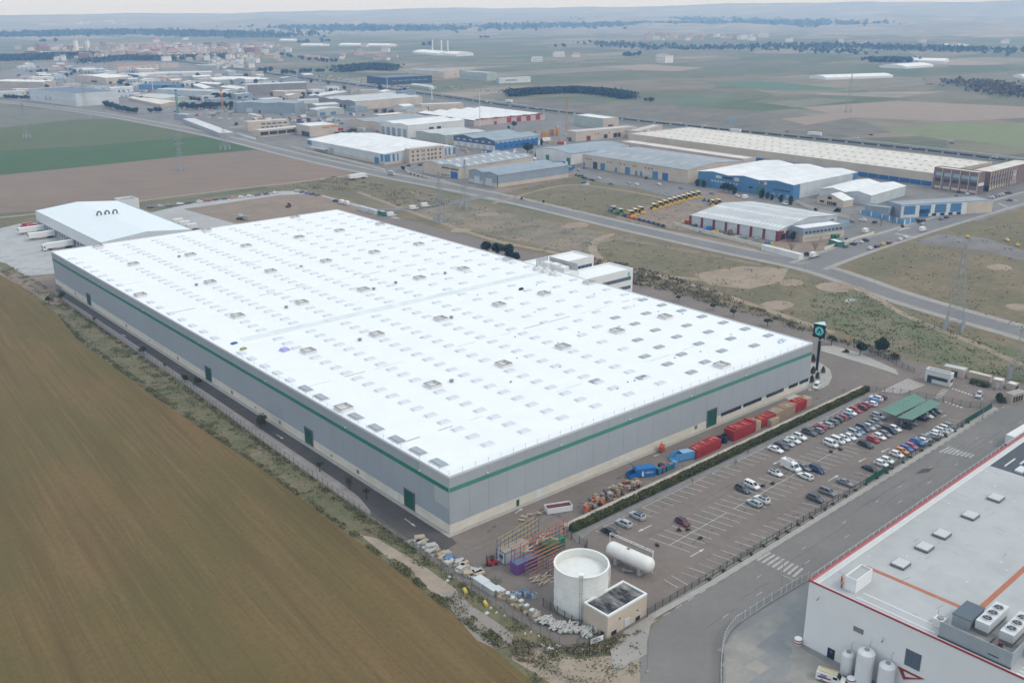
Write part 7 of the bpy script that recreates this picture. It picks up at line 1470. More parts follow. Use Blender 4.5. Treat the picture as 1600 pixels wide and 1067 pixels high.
M('crane_orange',(.5,.24,.06),.6,.1,.5); M('crane_green',(.02,.2,.16),.6,.1,.5)
crane('green tower crane mast among the dark trees',(278,177),26,MATS['crane_green']); crane('orange tower crane beside the blue-grey hall',(348,171),22,MATS['crane_orange'],16); crane('tall orange lattice crane tower in the stone yard',(885,207),34,MATS['crane_orange'])
# ================================================================ trees, shrubs, weeds
LV=dict(olive=[LM('leaf_olive_a',(.07,.075,.03)),LM('leaf_olive_b',(.10,.10,.045)),LM('leaf_olive_c',(.045,.05,.022))],dark=[LM('leaf_dark_a',(.022,.045,.03)),LM('leaf_dark_b',(.035,.06,.038)),LM('leaf_dark_c',(.014,.03,.022))],green=[LM('leaf_green_a',(.04,.07,.025)),LM('leaf_green_b',(.06,.09,.035)),LM('leaf_green_c',(.025,.045,.018))],brown=[LM('leaf_brown_a',(.10,.08,.055)),LM('leaf_brown_b',(.14,.11,.075)),LM('leaf_brown_c',(.07,.055,.04))])
M('bark',(.09,.07,.055),.95,.25,2); M('twig',(.16,.13,.11),.95,.2,2)
PROTO={}
def crown_mesh(key,shape,h,w,n,size,pal,seed):
    rg=np.random.default_rng(seed); P=[]
    nb=9 if shape!='cone' else 12; cl=[]
    for i in range(nb):
        if shape=='round': a,r_,z=rg.uniform(0,6.28),rg.uniform(0,.36)*w,rg.uniform(.42,.82)*h; cr=w*rg.uniform(.2,.34)
        elif shape=='flat': a,r_,z=rg.uniform(0,6.28),rg.uniform(.1,.4)*w,rg.uniform(.62,.8)*h; cr=w*rg.uniform(.16,.24)
        elif shape=='cone': f=(i+.5)/nb; a,r_,z=rg.uniform(0,6.28),.12*w*(1-f),h*(.1+.85*f); cr=w*.5*(1-f)**.8*rg.uniform(.8,1.1)+.12
        elif shape=='column': f=(i+.5)/nb; a,r_,z=rg.uniform(0,6.28),.08*w,h*(.12+.8*f); cr=w*.5*(math.sin(math.pi*(.12+.8*f))**.6)
        else: a,r_,z=rg.uniform(0,6.28),rg.uniform(0,.4)*w,rg.uniform(.15,.7)*h; cr=w*rg.uniform(.16,.3)
        cl.append((r_*math.cos(a),r_*math.sin(a),z,cr))
    per=n//nb
    for x,y,z,cr in cl:
        d=rg.normal(size=(per,3)); d/=np.linalg.norm(d,axis=1)[:,None]; rr_=cr*rg.uniform(.55,1.05,size=(per,1))
        q=d*rr_*np.array([1,1,.8 if shape!='flat' else .5])+np.array([x,y,z]); P.append(q)
    P=np.concatenate(P); P[:,2]=np.maximum(P[:,2],.08)
    return leafmesh('crown',leaves(P,None,size,seed+50),LV[pal],rg.integers(0,3,len(P)))
def trunk_mesh(h,r,seed,bare=False):
    rn=random.Random(seed); b=MB(); b.tube((0,0,0),(0,0,h*.5),r,r*.65,6)
    for i in range(5 if not bare else 9):
        a=rn.uniform(0,6.28); z=h*rn.uniform(.25,.5); e=(math.cos(a)*h*.3,math.sin(a)*h*.3,h*rn.uniform(.65,.98)); b.tube((0,0,z),e,r*.45,r*.12,5)
        if bare:
            for j in range(5):
                t=rn.uniform(.3,.95); p=tuple(c*t for c in e[:2])+(z+(e[2]-z)*t,); q=(p[0]+rn.uniform(-.16,.16)*h,p[1]+rn.uniform(-.16,.16)*h,p[2]+rn.uniform(.04,.2)*h); b.tube(p,q,r*.16,r*.05,4)
                for k in range(3): b.tube(q,(q[0]+rn.uniform(-.1,.1)*h,q[1]+rn.uniform(-.1,.1)*h,q[2]+rn.uniform(.02,.12)*h),r*.08,r*.03,3)
    return b.mesh('trunk',MATS['twig' if bare else 'bark'])
def tree(kind,x,y,s,label,group=None,name=None):
    """kind: (shape,height,width,leaves,leaf size,palette)"""
    k=(kind,R.randint(0,1)); sh,h,w,n,sz,pal=KIND[kind]
    if k not in PROTO:
        sd_=len(PROTO)*7+3; PROTO[k]=(trunk_mesh(h,.03*h+.05,sd_,sh=='bare'),crown_mesh(k,sh,h,w,n,sz,pal,sd_) if sh!='bare' else None)
    t=thing(name or dict(round='tree',flat='tree',cone='conifer',column='cypress',bare='bare_tree',bush='shrub')[sh],label,'shrub' if sh=='bush' or name=='shrub' else 'tree',(x,y,0),R.uniform(0,6.28),group); t.scale=(s*R.uniform(.92,1.08),s*R.uniform(.92,1.08),s)
    put('trunk',PROTO[k][0],t)
    if PROTO[k][1]: put('crown',PROTO[k][1],t)
    return t
KIND=dict(lane=('round',3.6,3.0,520,.17,'olive'),lane_green=('round',3.6,3.0,620,.17,'green'),sap=('round',3.2,2.0,150,.14,'olive'),big=('round',9,8.5,1500,.34,'dark'),dark=('round',7,6,650,.36,'dark'),flat=('flat',4.2,4.6,700,.2,'olive'),fir=('cone',9,5.2,1100,.3,'dark'),topiary=('cone',2.6,1.7,520,.12,'olive'),cypress=('column',8,3.0,560,.28,'dark'),street=('column',5,3.2,420,.24,'dark'),bush=('bush',1.8,2.6,420,.17,'olive'),bush_d=('bush',2.2,3.2,420,.2,'dark'),brush=('bush',1.7,3.4,260,.2,'brown'),bare=('bare',5,4,0,0,'brown'),low=('bush',2.4,2.6,130,.3,'dark'),fardark=('round',8,9,170,1.15,'dark'),ball=('bush',2.6,3.2,800,.14,'green'))
# side lane trees
for px,py,k,s,lab in ((77,476,'lane',1.1,'dark scrubby tree outside the fence at the far lane end'),(97,468,'lane',1.0,'olive tree inside the fence at the far lane end'),(224,553,'lane',.9,'olive tree leaning over the lane fence, second from the far end'),(290,597,'lane_green',.85,'greener small tree in the lane strip'),(308,604,'lane',1.0,'olive tree just past the greener small tree'),(408,668,'lane',1.25,'broad olive tree in the lane strip halfway along'),(500,737,'sap',1.1,'thin sapling in the lane strip near the second green door'),(546,765,'sap',1.25,'sparse tree in the lane strip before the bend'),(573,780,'sap',1.2,'last sparse tree in the lane strip at the bend'),(258,575,'sap',.7,'small sapling in the lane strip beside the fence'),(148,505,'sap',.9,'leafless-looking sapling by the white junk in the lane strip')):
    g=G(px,py); tree(k,g.x,g.y,s,lab)
# entrance and back of the warehouse
for px,py,k,s,lab,nm in ((1299,540,'flat',1.0,'flat-topped clipped tree behind the totem sign',None),(1343,556,'big',.55,'round dense tree at the entrance corner',None),(1372,556,'big',.75,'largest dark tree at the entrance corner',None),(1395,560,'brush',1.3,'brown twiggy shrub by the entrance fence','shrub'),(1321,551,'bush',.8,'low reddish shrub in the kerbed strip',None),(1277,592,'topiary',1,'pointed topiary bush in front of the sign island',None),(1286,583,'topiary',1,'pointed topiary bush right of the totem pole',None),(1270,584,'topiary',1.1,'pointed topiary bush left of the totem pole',None),(1268,598,'topiary',1.1,'pointed topiary bush at the warehouse corner',None),(1270,566,'topiary',1.2,'brownish topiary bush behind the totem pole',None),(1560,627,'ball',1.35,'big clipped ball bush beside the grilled shelter',None),(1060,471,'flat',.7,'small round-headed tree behind the roof edge, left of three',None),(1114,485,'flat',.75,'small round-headed tree behind the roof edge, middle of three',None),(1146,495,'flat',.8,'small round-headed tree behind the roof edge, right of three',None),(1199,510,'flat',.85,'broader round-headed tree behind the roof edge nearer the sign',None)):
    g=G(px,py); tree(k,g.x,g.y,s,lab,None,nm)
t=thing('clipped_hedge','short clipped dark box hedge in front of the long tan hut','hedge',(*G(1530,602),0),ang(G(1518,597),G(1544,604))); 
rg=np.random.default_rng(9); n=1500; P=np.stack([rg.uniform(-3,3,n),rg.uniform(-1.1,1.1,n),rg.uniform(0,1.7,n)],1); MB().box((0,0,.8),(5.6,1.8,1.6)).build('core',HG[2],t); put('foliage',leafmesh('foliage',leaves(P,None,.16,8),HG,rg.integers(0,3,n)),t)
for px,py,k,s,lab in ((762,399,'big',.8,'bushy dark tree beyond the roof edge, leftmost of the clump'),(777,404,'big',.85,'second bushy tree of the clump beyond the roof edge'),(793,408,'big',.95,'tallest dark tree of the clump beyond the roof edge'),(806,413,'big',.7,'right-hand tree of the clump beyond the roof edge'),(824,418,'brush',1.5,'brown shrub at the right end of the tree clump')):
    g=G(px,py); tree(k,g.x,g.y,s,lab)
# estate trees
EST=[(1068,282,'cypress',1.25,'tall cypress at the end of the beige unit row'),(1089,291,'street',1,'rounded tree at the left end of the blue showroom'),(1099,293,'street',1,'small rounded tree beside the showroom gate'),(1131,300,'dark',.95,'left tree of the clump hiding the showroom front'),(1139,302,'dark',1.0,'middle tree of the clump hiding the showroom front'),(1147,304,'street',1.1,'right tree of the clump hiding the showroom front'),(1190,310,'street',1.25,'bushy tree in front of the showroom green gate'),(1199,311,'street',.95,'slim tree right of the showroom green gate'),(1206,313,'street',.8,'small tree in the row before the showroom'),(1220,316,'street',1,'tree before the showroom lettering'),(1235,320,'street',1.15,'tree at the right corner of the showroom'),(1238,378,'dark',.8,'dark tree against the recycling office corner'),(1078,236,'fir',.8,'left conifer of a pair behind the beige unit row'),(1084,238,'fir',.7,'right conifer of a pair behind the beige unit row'),(824,243,'big',1.15,'big dark tree between the dock hall and panel hall'),(838,247,'street',.9,'smaller tree beside the big dark tree'),(802,202,'big',.9,'dark tree in front of the red gables'),(795,203,'dark',.6,'low dark tree beside the one at the red gables'),(846,228,'cypress',.9,'narrow cypress at the corner of the dock hall'),(1186,243,'fir',.6,'small conifer before the long cream factory'),(1245,232,'low',1,'low bush on the highway verge behind the factory'),(1355,262,'dark',.8,'dark tree at the blue workshop end'),(1493,318,'street',1.05,'dark tree beside the cream workshop end'),(1523,321,'bush',1.2,'round bush at the factory car park corner'),(1537,318,'bush',1.3,'olive bush at the factory entrance'),(1541,300,'street',.9,'dark tree against the brick office corner'),(1530,301,'street',.7,'smaller dark tree against the brick office corner'),(1434,348,'bush',1.4,'round bush at the end of the blue fence'),(1410,355,'bush',.8,'small bush along the blue fence'),(1436,325,'street',.8,'tree before the blue workshop door'),(1276,330,'bush_d',1,'shrub in front of the gabled house'),(1308,331,'bush_d',1.2,'bigger shrub at the right of the gabled house'),(1286,336,'bush',.7,'clipped shrub behind the low wall by the house'),(1262,333,'bush',.7,'clipped shrub at the left of the gabled house'),(1298,339,'bush',.7,'clipped shrub right of the house path'),(1376,353,'bare',1.3,'bare winter tree by the recycling yard gate'),(1394,350,'bare',1.2,'second bare winter tree by the recycling yard gate'),(1236,396,'bare',1.1,'bare tree at the end of the low white wall'),(1273,395,'bare',1.1,'bare tree inside the recycling yard'),(1322,378,'low',1,'low dark bush by the parked street cars'),(1260,400,'low',1,'dark bush beside the parked van at the crossing'),(630,267,'dark',.55,'dark shrub at the corner of the estate gate'),(1010,280,'low',.9,'dark bush along the beige unit row'),(900,275,'low',.8,'bush at the parking strip of the panel hall'),(910,277,'low',.8,'second bush at the parking strip of the panel hall'),(849,317,'low',.7,'dark bush on the meadow corner'),(815,312,'low',.7,'dark bush by the road kerb on the meadow side')]
for px,py,k,s,lab in EST: g=G(px,py); tree(k,g.x,g.y,s,lab)
for i,(x,y) in enumerate(((1075,552),(1115,562),(1160,572),(1200,582),(1245,592),(1285,602),(990,497))):
    g=G(*K(2,x,y)); tree('low',g.x,g.y,.62,f'clipped shrub behind the estate wall, {ORD[i]} from the gate','shrubs behind the estate wall')
def row(pts,n,k,s,lab,jit=2.,group=None):
    P=[G(*p) for p in pts]
    for i in range(n):
        f=i/max(1,n-1)*(len(P)-1); j=min(len(P)-2,int(f)); q=P[j].lerp(P[j+1],f-j); tree(k,q.x+R.uniform(-jit,jit),q.y+R.uniform(-jit,jit),s*R.uniform(.75,1.2),lab,group or lab)
row([K(14,90,508),K(14,250,512),K(14,440,520)],14,'low',2.2,'dark conifer in the hedge row left of the slate-roofed hall')
row([K(14,1310,620),K(14,1450,660),K(14,1600,690),K(15,130,705)],24,'dark',1.1,'dense dark tree in the belt right of the slate-roofed hall')
row([K(15,280,700),K(15,400,690)],5,'dark',.9,'dark tree at the end of the belt by the cranes')
row([K(15,200,545),K(15,380,570),K(15,560,560),K(15,700,540),K(15,880,560)],22,'dark',1.0,'dark tree in the row before the pale grey hall')
row([K(15,650,640),K(15,800,660),K(15,960,650),K(15,1100,630),K(15,1300,640)],28,'dark',1.15,'dark tree in the thicket behind the green crane')
row([K(15,1080,520),K(15,1250,520),K(15,1400,500)],14,'dark',1.1,'dark tree in the row right of the orange crane')
g=G(485,154); 
for i in range(3): tree('big',g.x+i*9-9,g.y-i*5+5,.95,'dark tree of the round clump beside the bright white shed','round clump by the bright shed')
row([K(5,210,490),K(5,300,505)],3,'dark',.7,'dark tree in front of the blue-grey hall')
g=G(590,175); row([(588,176),(612,177)],3,'brush',2.4,'brown bush by the tall light mast')
row([(370,196),(440,192),(500,190)],8,'brush',2,'brown shrub along the pale estate lane')
row([(525,212),(545,208),(555,206)],6,'brush',2.2,'brown shrub right of the lettered hall')
# far belts and woods: countable trees near, one mass far off

row([(1008,159),(1020,159)],3,'fardark',.75,'dark tree of the lone clump in the field past the highway',3)

row([(442,116),(480,114),(520,112)],22,'fardark',.8,'dark tree in the strip beside the highway',10)
row([(400,118),(424,112)],8,'fardark',1.2,'dark tree of the clump by the blue hoarding',8)


row([(430,86),(480,94),(520,98)],26,'fardark',.9,'dark tree at the edge of the far town',16)
for px,py,n in ((878,74,3),(988,88,7),(1050,72,2),(78,66,4),(470,68,5),(350,72,3),(668,72,4),(760,60,4),(505,66,4)):
    g=G(px,py)
    for i in range(n): tree('fardark',g.x+R.uniform(-30,30),g.y+R.uniform(-20,20),R.uniform(1,1.7),'dark tree of a lone clump far out on the plain','lone clumps far out on the plain')
def wood(name,label,pts,n,size,pal,zh,seed,spread):
    rg=np.random.default_rng(seed); P=[G(*p) for p in pts]; f=rg.uniform(0,len(P)-1.001,n); j=f.astype(int); f-=j
    A=np.array([[p.x,p.y] for p in P]); q=A[j]*(1-f)[:,None]+A[j+1]*f[:,None]+rg.normal(0,spread,(n,2)); z=rg.uniform(0,1,n)**.7*zh
    o=put(name,leafmesh(name,leaves(np.column_stack([q,z]),None,size,seed),LV[pal],rg.integers(0,3,n))); tag(o,label,None,None,'stuff')
wood('far_wood','dense dark pine belt beyond the highway',[(798,151),(840,147),(900,145),(950,149),(984,155)],9000,1.25,'dark',9,11,6)
wood('far_wood','long dark wood at the left edge below the far town',[(-10,95),(40,94),(80,92),(128,90)],6000,2.2,'dark',13,12,22)
wood('far_wood','dark tree belt between the far houses and halls',[(130,100),(200,93),(240,95),(330,92),(345,90)],3200,2.0,'dark',11,13,16)
wood('far_wood','dark wood left of the navy building',[(536,113),(560,110),(585,108),(612,111)],3600,1.7,'dark',12,14,12)
wood('far_wood','dark far-off woods in strips across the plain',[(1370,97),(1415,97)],500,4,'dark',9,1,16)
wood('far_wood','far-off grey woodland strip',[(930,68),(1060,78),(1200,74),(1330,84)],700,5,'dark',7,2,60)
wood('far_wood','far-off dark woodland strip',[(1240,72),(1420,76),(1600,82)],650,6,'dark',7,3,90)
wood('far_wood','far-off blue woodland belt',[(480,46),(640,48),(840,44),(1000,40),(1180,40)],2200,14,'dark',18,4,220)
wood('far_wood','far-off woodland belt on the hill foot',[(900,36),(1100,35),(1300,42)],1500,20,'dark',24,5,260)
wood('far_wood','far-off woodland strip on the left plain',[(0,58),(200,52),(430,58)],2600,10,'dark',14,6,120)
wood('far_wood','dark far-off tree line right',[(1510,131),(1560,140),(1600,150)],900,3,'brown',6,7,22)
# weeds, tufts and scrub as ground cover
TKA=np.array([[p.x,p.y] for p in curve(tk,12)])
def cover(name,label,poly,n,size,pal,seed,z=.25,clump=None,world=False):
    P=[Vector(p) for p in poly] if world else pxpoly(poly); rg=np.random.default_rng(seed); xs=[p.x for p in P]; ys=[p.y for p in P]; A=np.array([[p.x,p.y] for p in P])
    q=np.column_stack([rg.uniform(min(xs),max(xs),n*3),rg.uniform(min(ys),max(ys),n*3)])
    if clump:
        c=np.column_stack([rg.uniform(min(xs),max(xs),clump[0]),rg.uniform(min(ys),max(ys),clump[0])]); q=c[rg.integers(0,len(c),n*3)]+rg.normal(0,clump[1],(n*3,2))*rg.uniform(.3,1,(n*3,1))
    ins=np.zeros(len(q),bool); j=len(A)-1
    for i in range(len(A)):
        c_=((A[i,1]>q[:,1])!=(A[j,1]>q[:,1]))&(q[:,0]<(A[j,0]-A[i,0])*(q[:,1]-A[i,1])/(A[j,1]-A[i,1]+1e-9)+A[i,0]); ins^=c_; j=i
    q=q[ins]
    if world: q=q[np.min(np.hypot(q[:,None,0]-TKA[None,:,0],q[:,None,1]-TKA[None,:,1]),1)>(1.5+.5*np.sin(q[:,1]*.3))] if len(q) else q
    q=q[:n]; zz_=rg.uniform(.02,1,len(q))*z
    o=put(name,leafmesh(name,leaves(np.column_stack([q,zz_]),None,size,seed),pal,rg.integers(0,len(pal),len(q)))); tag(o,label,None,None,'stuff')
WG_=[LM('weed_a',(.10,.115,.04)),LM('weed_b',(.15,.145,.06)),LM('weed_c',(.07,.085,.028)),LM('weed_d',(.22,.185,.105))]
SB=[LM('scrub_a',(.15,.14,.075)),LM('scrub_b',(.22,.18,.115)),LM('scrub_c',(.12,.12,.06)),LM('scrub_d',(.27,.22,.14))]
vp=[(-9.4,-3),(-11.2,-14),(-10.9,-36),(-9.9,-50),(-2,-55),(3,-59.5),(-4,-65),(-22,-62),(-20.5,-40),(-18.9,-10),(-18.3,24),(-17.8,66),(-19.2,105),(-19.7,157),(-19.3,211),(-14.4,251),(-13.6,345),(-6,345),(-5,300),(-6.6,279),(-7.4,227),(-8.2,132),(-9.8,67),(-10.2,32)]
cover('weeds','weeds and rough grass on the verge between field and fence',vp,15000,.16,WG_,31,.35,(900,1.6),True)
cover('weeds','taller dark weeds along the field edge',[(-20.5,-45),(-17.3,-45),(-16.2,-10),(-16.6,24),(-16.6,66),(-17.3,105),(-17.6,157),(-17.4,211),(-14.6,251),(-19.3,211),(-19.8,157),(-19.2,105),(-17.9,66),(-18.4,24),(-18.9,-10)],12000,.16,WG_,32,.4,(260,1.1),True)
cover('weeds','weeds along the foot of the lane fence',[(-10.3,-45),(-12.6,-45),(-12.6,24),(-11.6,66),(-10.2,132),(-8.9,227),(-8.2,275),(-7.4,227),(-8.2,132),(-9.8,67),(-10.3,32)],7000,.15,WG_,33,.4,(400,1.1),True)
cover('scrub_growth','dry scrub on the waste ground behind the warehouse',[(640,330),(700,312),(1000,376),(1190,412),(1240,424),(1480,496),(1640,560),(1640,660),(1540,606),(1460,580),(1400,557),(1280,524),(1150,480),(985,436),(900,412),(700,352)],2600,.3,SB,34,.2,(800,2.2))
cover('scrub_growth','dark brush band along the drive behind the offices',[(930,402),(985,415),(1080,442),(1280,516),(1400,552),(1400,562),(1290,532),(1150,486),(985,444),(905,412)],4200,.32,[LV['brown'][0],LV['brown'][1],SB[0]],35,.8,(420,1.8))
cover('scrub_growth','green growth on the mounds beside the dirt path',[(1260,470),(1330,452),(1420,492),(1600,560),(1600,600),(1470,570),(1370,540),(1280,506)],2200,.3,WG_,36,.25,(420,2.2))
cover('scrub_growth','dry scrub on the plot beyond the crossing',[(1330,415),(1430,376),(1600,345),(1640,360),(1640,540),(1500,476)],900,.32,SB,37,.25,(500,3))
cover('scrub_growth','sparse tufts on the meadow inside the road bend',[(770,305),(900,276),(1010,292),(1250,348),(1120,372),(1000,352),(880,327)],1200,.32,SB[:3],38,.25,(300,3))
cover('scrub_growth','scrub along the farm track and drive',[(440,292),(520,276),(660,300),(720,320),(640,330),(560,300),(480,296)],2400,.34,SB,39,.3,(400,2.4))
cover('weeds','weeds in the dirt by the street bend',[(800,1000),(850,1006),(930,1020),(985,1000),(1005,985),(950,1000),(885,1018),(840,1040),(800,1030)],3500,.17,SB,40,.5,(140,.8))
cover('weeds','brown weeds against the pump house and rubbish heap',[(885,1012),(948,1000),(975,990),(960,1012),(925,1025),(890,1022)],1500,.16,SB,41,.6)
for i in range(26):
    x=32+i*5.1; y=-52.4+.03*(x-66); tree('bush' if i%3 else 'brush',x+R.uniform(-1,1),y,.42,'small twiggy shrub at the foot of the street fence','shrubs along the street fence')
for i,(px,py) in enumerate(((1152,728),(1125,725),(1260,657),(1205,690),(1085,757),(1320,615),(1171,711))): g=G(px,py); tree('bare',g.x,g.y+.6,.34,f'bare twiggy bush at the foot of the hedge, number {ORD[i]} listed' if 0 else 'bare twiggy bush at the foot of the hedge','bare bushes below the hedge')
for i,(px,py) in enumerate(((1027,853),(1074,829.5),(1094,842),(1060,829),(1181,763),(1208,757),(1192,760),(1299,707),(1312,703))): g=G(px,py); tree('brush',g.x,g.y,.45,'low brown weed clump between the middle bays','weed clumps between the middle bays')

rq=random.Random(19); nq=0
for i in range(900):
    if nq>=46: break
    px=rq.uniform(20,640); py=102+(px-20)*.05+rq.uniform(0,46); g=G(px,py)
    if any(math.hypot(g.x-x,g.y-y)<4+q*.9 for x,y,q in FOOT) or min((g-p).length for p in rdc)<14 or min((g-p).length for p in hwc)<26: continue
    tree('fardark',g.x,g.y,rq.uniform(.6,1.1),'dark tree standing between halls of the left cluster','trees between the left cluster halls'); FOOT.append((g.x,g.y,4)); nq+=1
# ================================================================ machines, walls, cars and goods of the estate
M('mach_yellow',(.62,.40,.03),.45,.12,.8); M('mach_green',(.16,.30,.04),.5,.12,.8); M('mach_grey',(.22,.27,.25),.5,.12,.8)
MC={}
def harvester(px,c,label,rz,s=1.,group='harvesters drawn up at the dealer'):
    g=G(*px) if px[0]>-900 else Vector(px[2:]); t=thing('harvester',label,'harvester',(g.x,g.y,0),rz,group); t.scale=(s,s,s)
    if c not in MC:
        b=MB(); b.box((.4,0,2.2),(5.2,2.6,1.9),0,0,(.9,.85)); b.box((1.2,0,3.35),(3.0,2.2,.5),0,0,(.85,.85)); 
        h=MB(); h.box((-3.6,0,.7),(1.1,3.6,.9),0,0,(.6,1)); h.box((-2.9,0,1.1),(1.5,1.1,.9))
        a=MB(); a.tube((-1.2,1.2,3.2),(3.6,1.6,3.5),.22,n=7); a.tube((3.6,1.6,3.5),(4.0,1.7,3.1),.24,n=7)
        w=MB().lathe((0,0,0),[(0,-.35),(.5,-.35),(.95,-.3),(.95,.3),(.5,.35),(0,.35)],14,axis='y'); w2=MB().lathe((0,0,0),[(0,-.22),(.3,-.22),(.6,-.2),(.6,.2),(.3,.22),(0,.22)],12,axis='y')
        cab=MB().box((-1.75,0,2.75),(1.5,2.0,1.7),0,0,(.9,.9)); top=MB().box((-1.75,0,3.68),(1.7,2.2,.2))
        mc=MATS['mach_'+c]; MC[c]=(b.mesh('body',mc),h.mesh('header',mc),a.mesh('unloading_tube',MATS['steel_dark']),w.mesh('wheel',MATS['tyre']),w2.mesh('wheel',MATS['tyre']),cab.mesh('cab',MATS['car_glass']),top.mesh('cab_roof',MATS['curb_white']))
    m=MC[c]; put('body',m[0],t); put('header',m[1],t); put('unloading_tube',m[2],t); put('cab',m[5],t); put('cab_roof',m[6],t)
    for y in (-1.4,1.4): put('wheel',m[3],t,(-1.6,y,.95)); put('wheel',m[4],t,(2.2,y*.85,.6))
    return t
hr=ang((357.0,243.2),(349.3,230.2))+math.pi
row_=[(1021,327),(1030,324),(1038,321.5),(1046,319),(1053,317),(1060,315),(1067,313),(1074.5,311),(1082,309),(1090,307.5)]
for i,p in enumerate(row_): harvester(p,'yellow',f'yellow harvester, {ORD[i]} from the near end of the long row',hr+R.uniform(-.06,.06))
for p,c,lab in (((968,335),'green','lime green harvester at the near edge of the dealer lot'),((957,331),'mach' if 0 else 'grey','grey-green machine left of the lime green harvester'),((984,338),'yellow','yellow harvester nearest the lime green one'),((992,335),'yellow','yellow harvester in the middle of the near cluster'),((1000,332),'yellow','yellow harvester at the right of the near cluster'),((1113,321),'yellow','yellow harvester in front of the recycling hall, left'),((1121,320),'yellow','yellow harvester in front of the recycling hall, right'),((1518,319),'yellow','yellow machine beside the cream workshop end')): harvester(p,c,lab,hr+R.uniform(-.2,.4),1,'machines in the dealer lot')
for i in range(9):
    f=i/8; px=976+f*60; py=339+f*16; g=G(px,py); c=('gen_orange' if i in(1,2) else 'bin_navy'); t=thing('farm_implement',('orange' if i in (1,2) else 'dark')+f' folded farm implement by the road, {ORD[i]} from the left','implement',(g.x,g.y,0),ang(G(976,339),G(1036,355)),'implements along the road edge')
    b=MB(); b.box((0,0,.8),(4.2,1.4,.35)); b.box((0,0,1.3),(2.4,1,.7),.2,0,(.7,.7))
    for k in range(7): b.tube((-1.9+k*.63,-.5,.8),(-1.9+k*.63,-.9,0),.07,n=4); b.tube((-1.9+k*.63,.5,.8),(-1.9+k*.63,.8,.1),.07,n=4)
    b.build('frame',MATS[c],t); MB().lathe((0,0,.4),[(0,-.12),(.4,-.12),(.4,.12),(0,.12)],10,axis='y').build('wheel',MATS['tyre'],t)
for i in range(8):
    g=G(1100+i*7,314.5+i*1.4); t=thing('farm_implement',f'navy implement parked by the showroom lane, {ORD[i]} from the left','implement',(g.x,g.y,0),.4,'implements by the showroom lane'); MB().box((0,0,.9),(3.6,1.6,.5),0,0,(.9,.8)).box((.3,0,1.5),(1.6,1,.8),.3,0,(.6,.6)).build('frame',MATS['bin_navy'],t); MB().lathe((0,0,.45),[(0,-.9),(.45,-.9),(.45,.9),(0,.9)],10,axis='y').build('roller',MATS['tyre'],t)
for px,lab in (((1068,349),'yellow implement at the corner of the recycling hall'),((1574,377),'long low yellow implement on the gravel, left'),((1590,385),'yellow implement on the gravel at the right edge'),((1512,372),'small yellow machine alone on the gravel')):
    g=G(*px); t=thing('farm_implement',lab,'implement',(g.x,g.y,0),.6); b=MB(); b.box((0,0,.8),(5 if 'long' in lab else 3,1.6,.5)).box((.4,0,1.4),(1.4,1,.9),0,0,(.6,.6)); b.build('frame',MATS['mach_yellow'],t); MB().lathe((0,0,.45),[(0,-.8),(.45,-.8),(.45,.8),(0,.8)],10,axis='y').build('wheel',MATS['tyre'],t)
def wall(name,label,px,h,th,mat,bay=6,post=None):
    P=[G(*p) for p in px]; t=thing(name,label,'wall',(P[0].x,P[0].y,0))
    for a,b_ in zip(P,P[1:]):
        L_=(b_-a).length; n=max(1,round(L_/bay)); rz=ang(a,b_)
        for i in range(n):
            q=a.lerp(b_,i/n)-P[0]; MB().b2(.03,-th/2,0,L_/n-.03,th/2,h).build('wall_panel',MATS[mat],t,(q.x,q.y,0),rz)
            if post: MB().b2(-.35,-th/2-.08,0,.35,th/2+.08,h+.1).build('pillar',MATS[post],t,(q.x,q.y,0),rz)
    return t
wall('boundary_wall','long low white wall in front of the recycling hall',[(1053,352.5),(1140,375),(1236,399)],2.2,.3,'plinth_cream')
wall('boundary_wall','blue panelled wall with white pillars by the blue workshop',[(1345,334),(1378,342),(1413,351),(1430,346)],2.6,.25,'bin_blue' if 0 else 'bin_sky',7,'white_paint')
wall('boundary_wall','low white wall before the striped hall along the estate road',[(454,231),(500,242),(560,257),(602,268)],1.8,.25,'plinth_cream')
wall('boundary_wall','low cream wall with shrubs at the strip-roofed hall gate',[(631,266),(640,272),(690,285),(735,297)],1.7,.25,'plinth_cream')
wall('boundary_wall','white wall along the bay depot forecourt',[(370,211),(400,219)],2,.3,'white_paint'); wall('boundary_wall','white wall in front of the gabled house',[(1245,318),(1265,327),(1300,337),(1326,342)],1.8,.25,'plinth_cream')
wall('boundary_wall','pale low wall of the recycling yard along the street',[(1288,391),(1310,383),(1365,366)],1.6,.25,'plinth_cream')
hall('site_trailer','long white flat-roofed trailer shed at the end of the low white wall',((1190,383),2.8),(1249,398),3.2,'white','rcream',None,flat_par=.1,cat='trailer')
hall('flat_canopy','long low canopy with a white roof by the estate road bend',((344,209),3.6),(284,186),14,'grey','rpale',None,flat_par=.3,cat='canopy')
hall('street_shelter','blue-grey roofed car shelter along the cross street',((1464,326),3),(1502,319.5),6,'lightblue','rblue',None,flat_par=.1,cat='shelter')
hall('green_skip_shed','green container with a white top in the recycling yard',((1295,374),2.6),(1310,379),4,'green','rwhite',None,flat_par=.1,cat='container')
hall('turquoise_container','turquoise container beside the recycling hall gate',((1316,348),2.8),(1328,347),4,'lightblue','rskyblue',None,flat_par=.1,cat='container')
def heap(name,label,px,w,h,mat,n=6,cat=None):
    g=G(*px); t=thing(name,label,cat or name.replace('_',' '),(g.x,g.y,0)); rn=random.Random(int(px[0]*7))
    for i in range(n): MB().box((rn.uniform(-w/2,w/2),rn.uniform(-1.2,1.2),h*rn.uniform(.2,.5)),(w*.4,1.6,h*rn.uniform(.5,.9)),rn.uniform(-.4,.4),0,(.8,.8)).build('bale',MATS[mat],t)
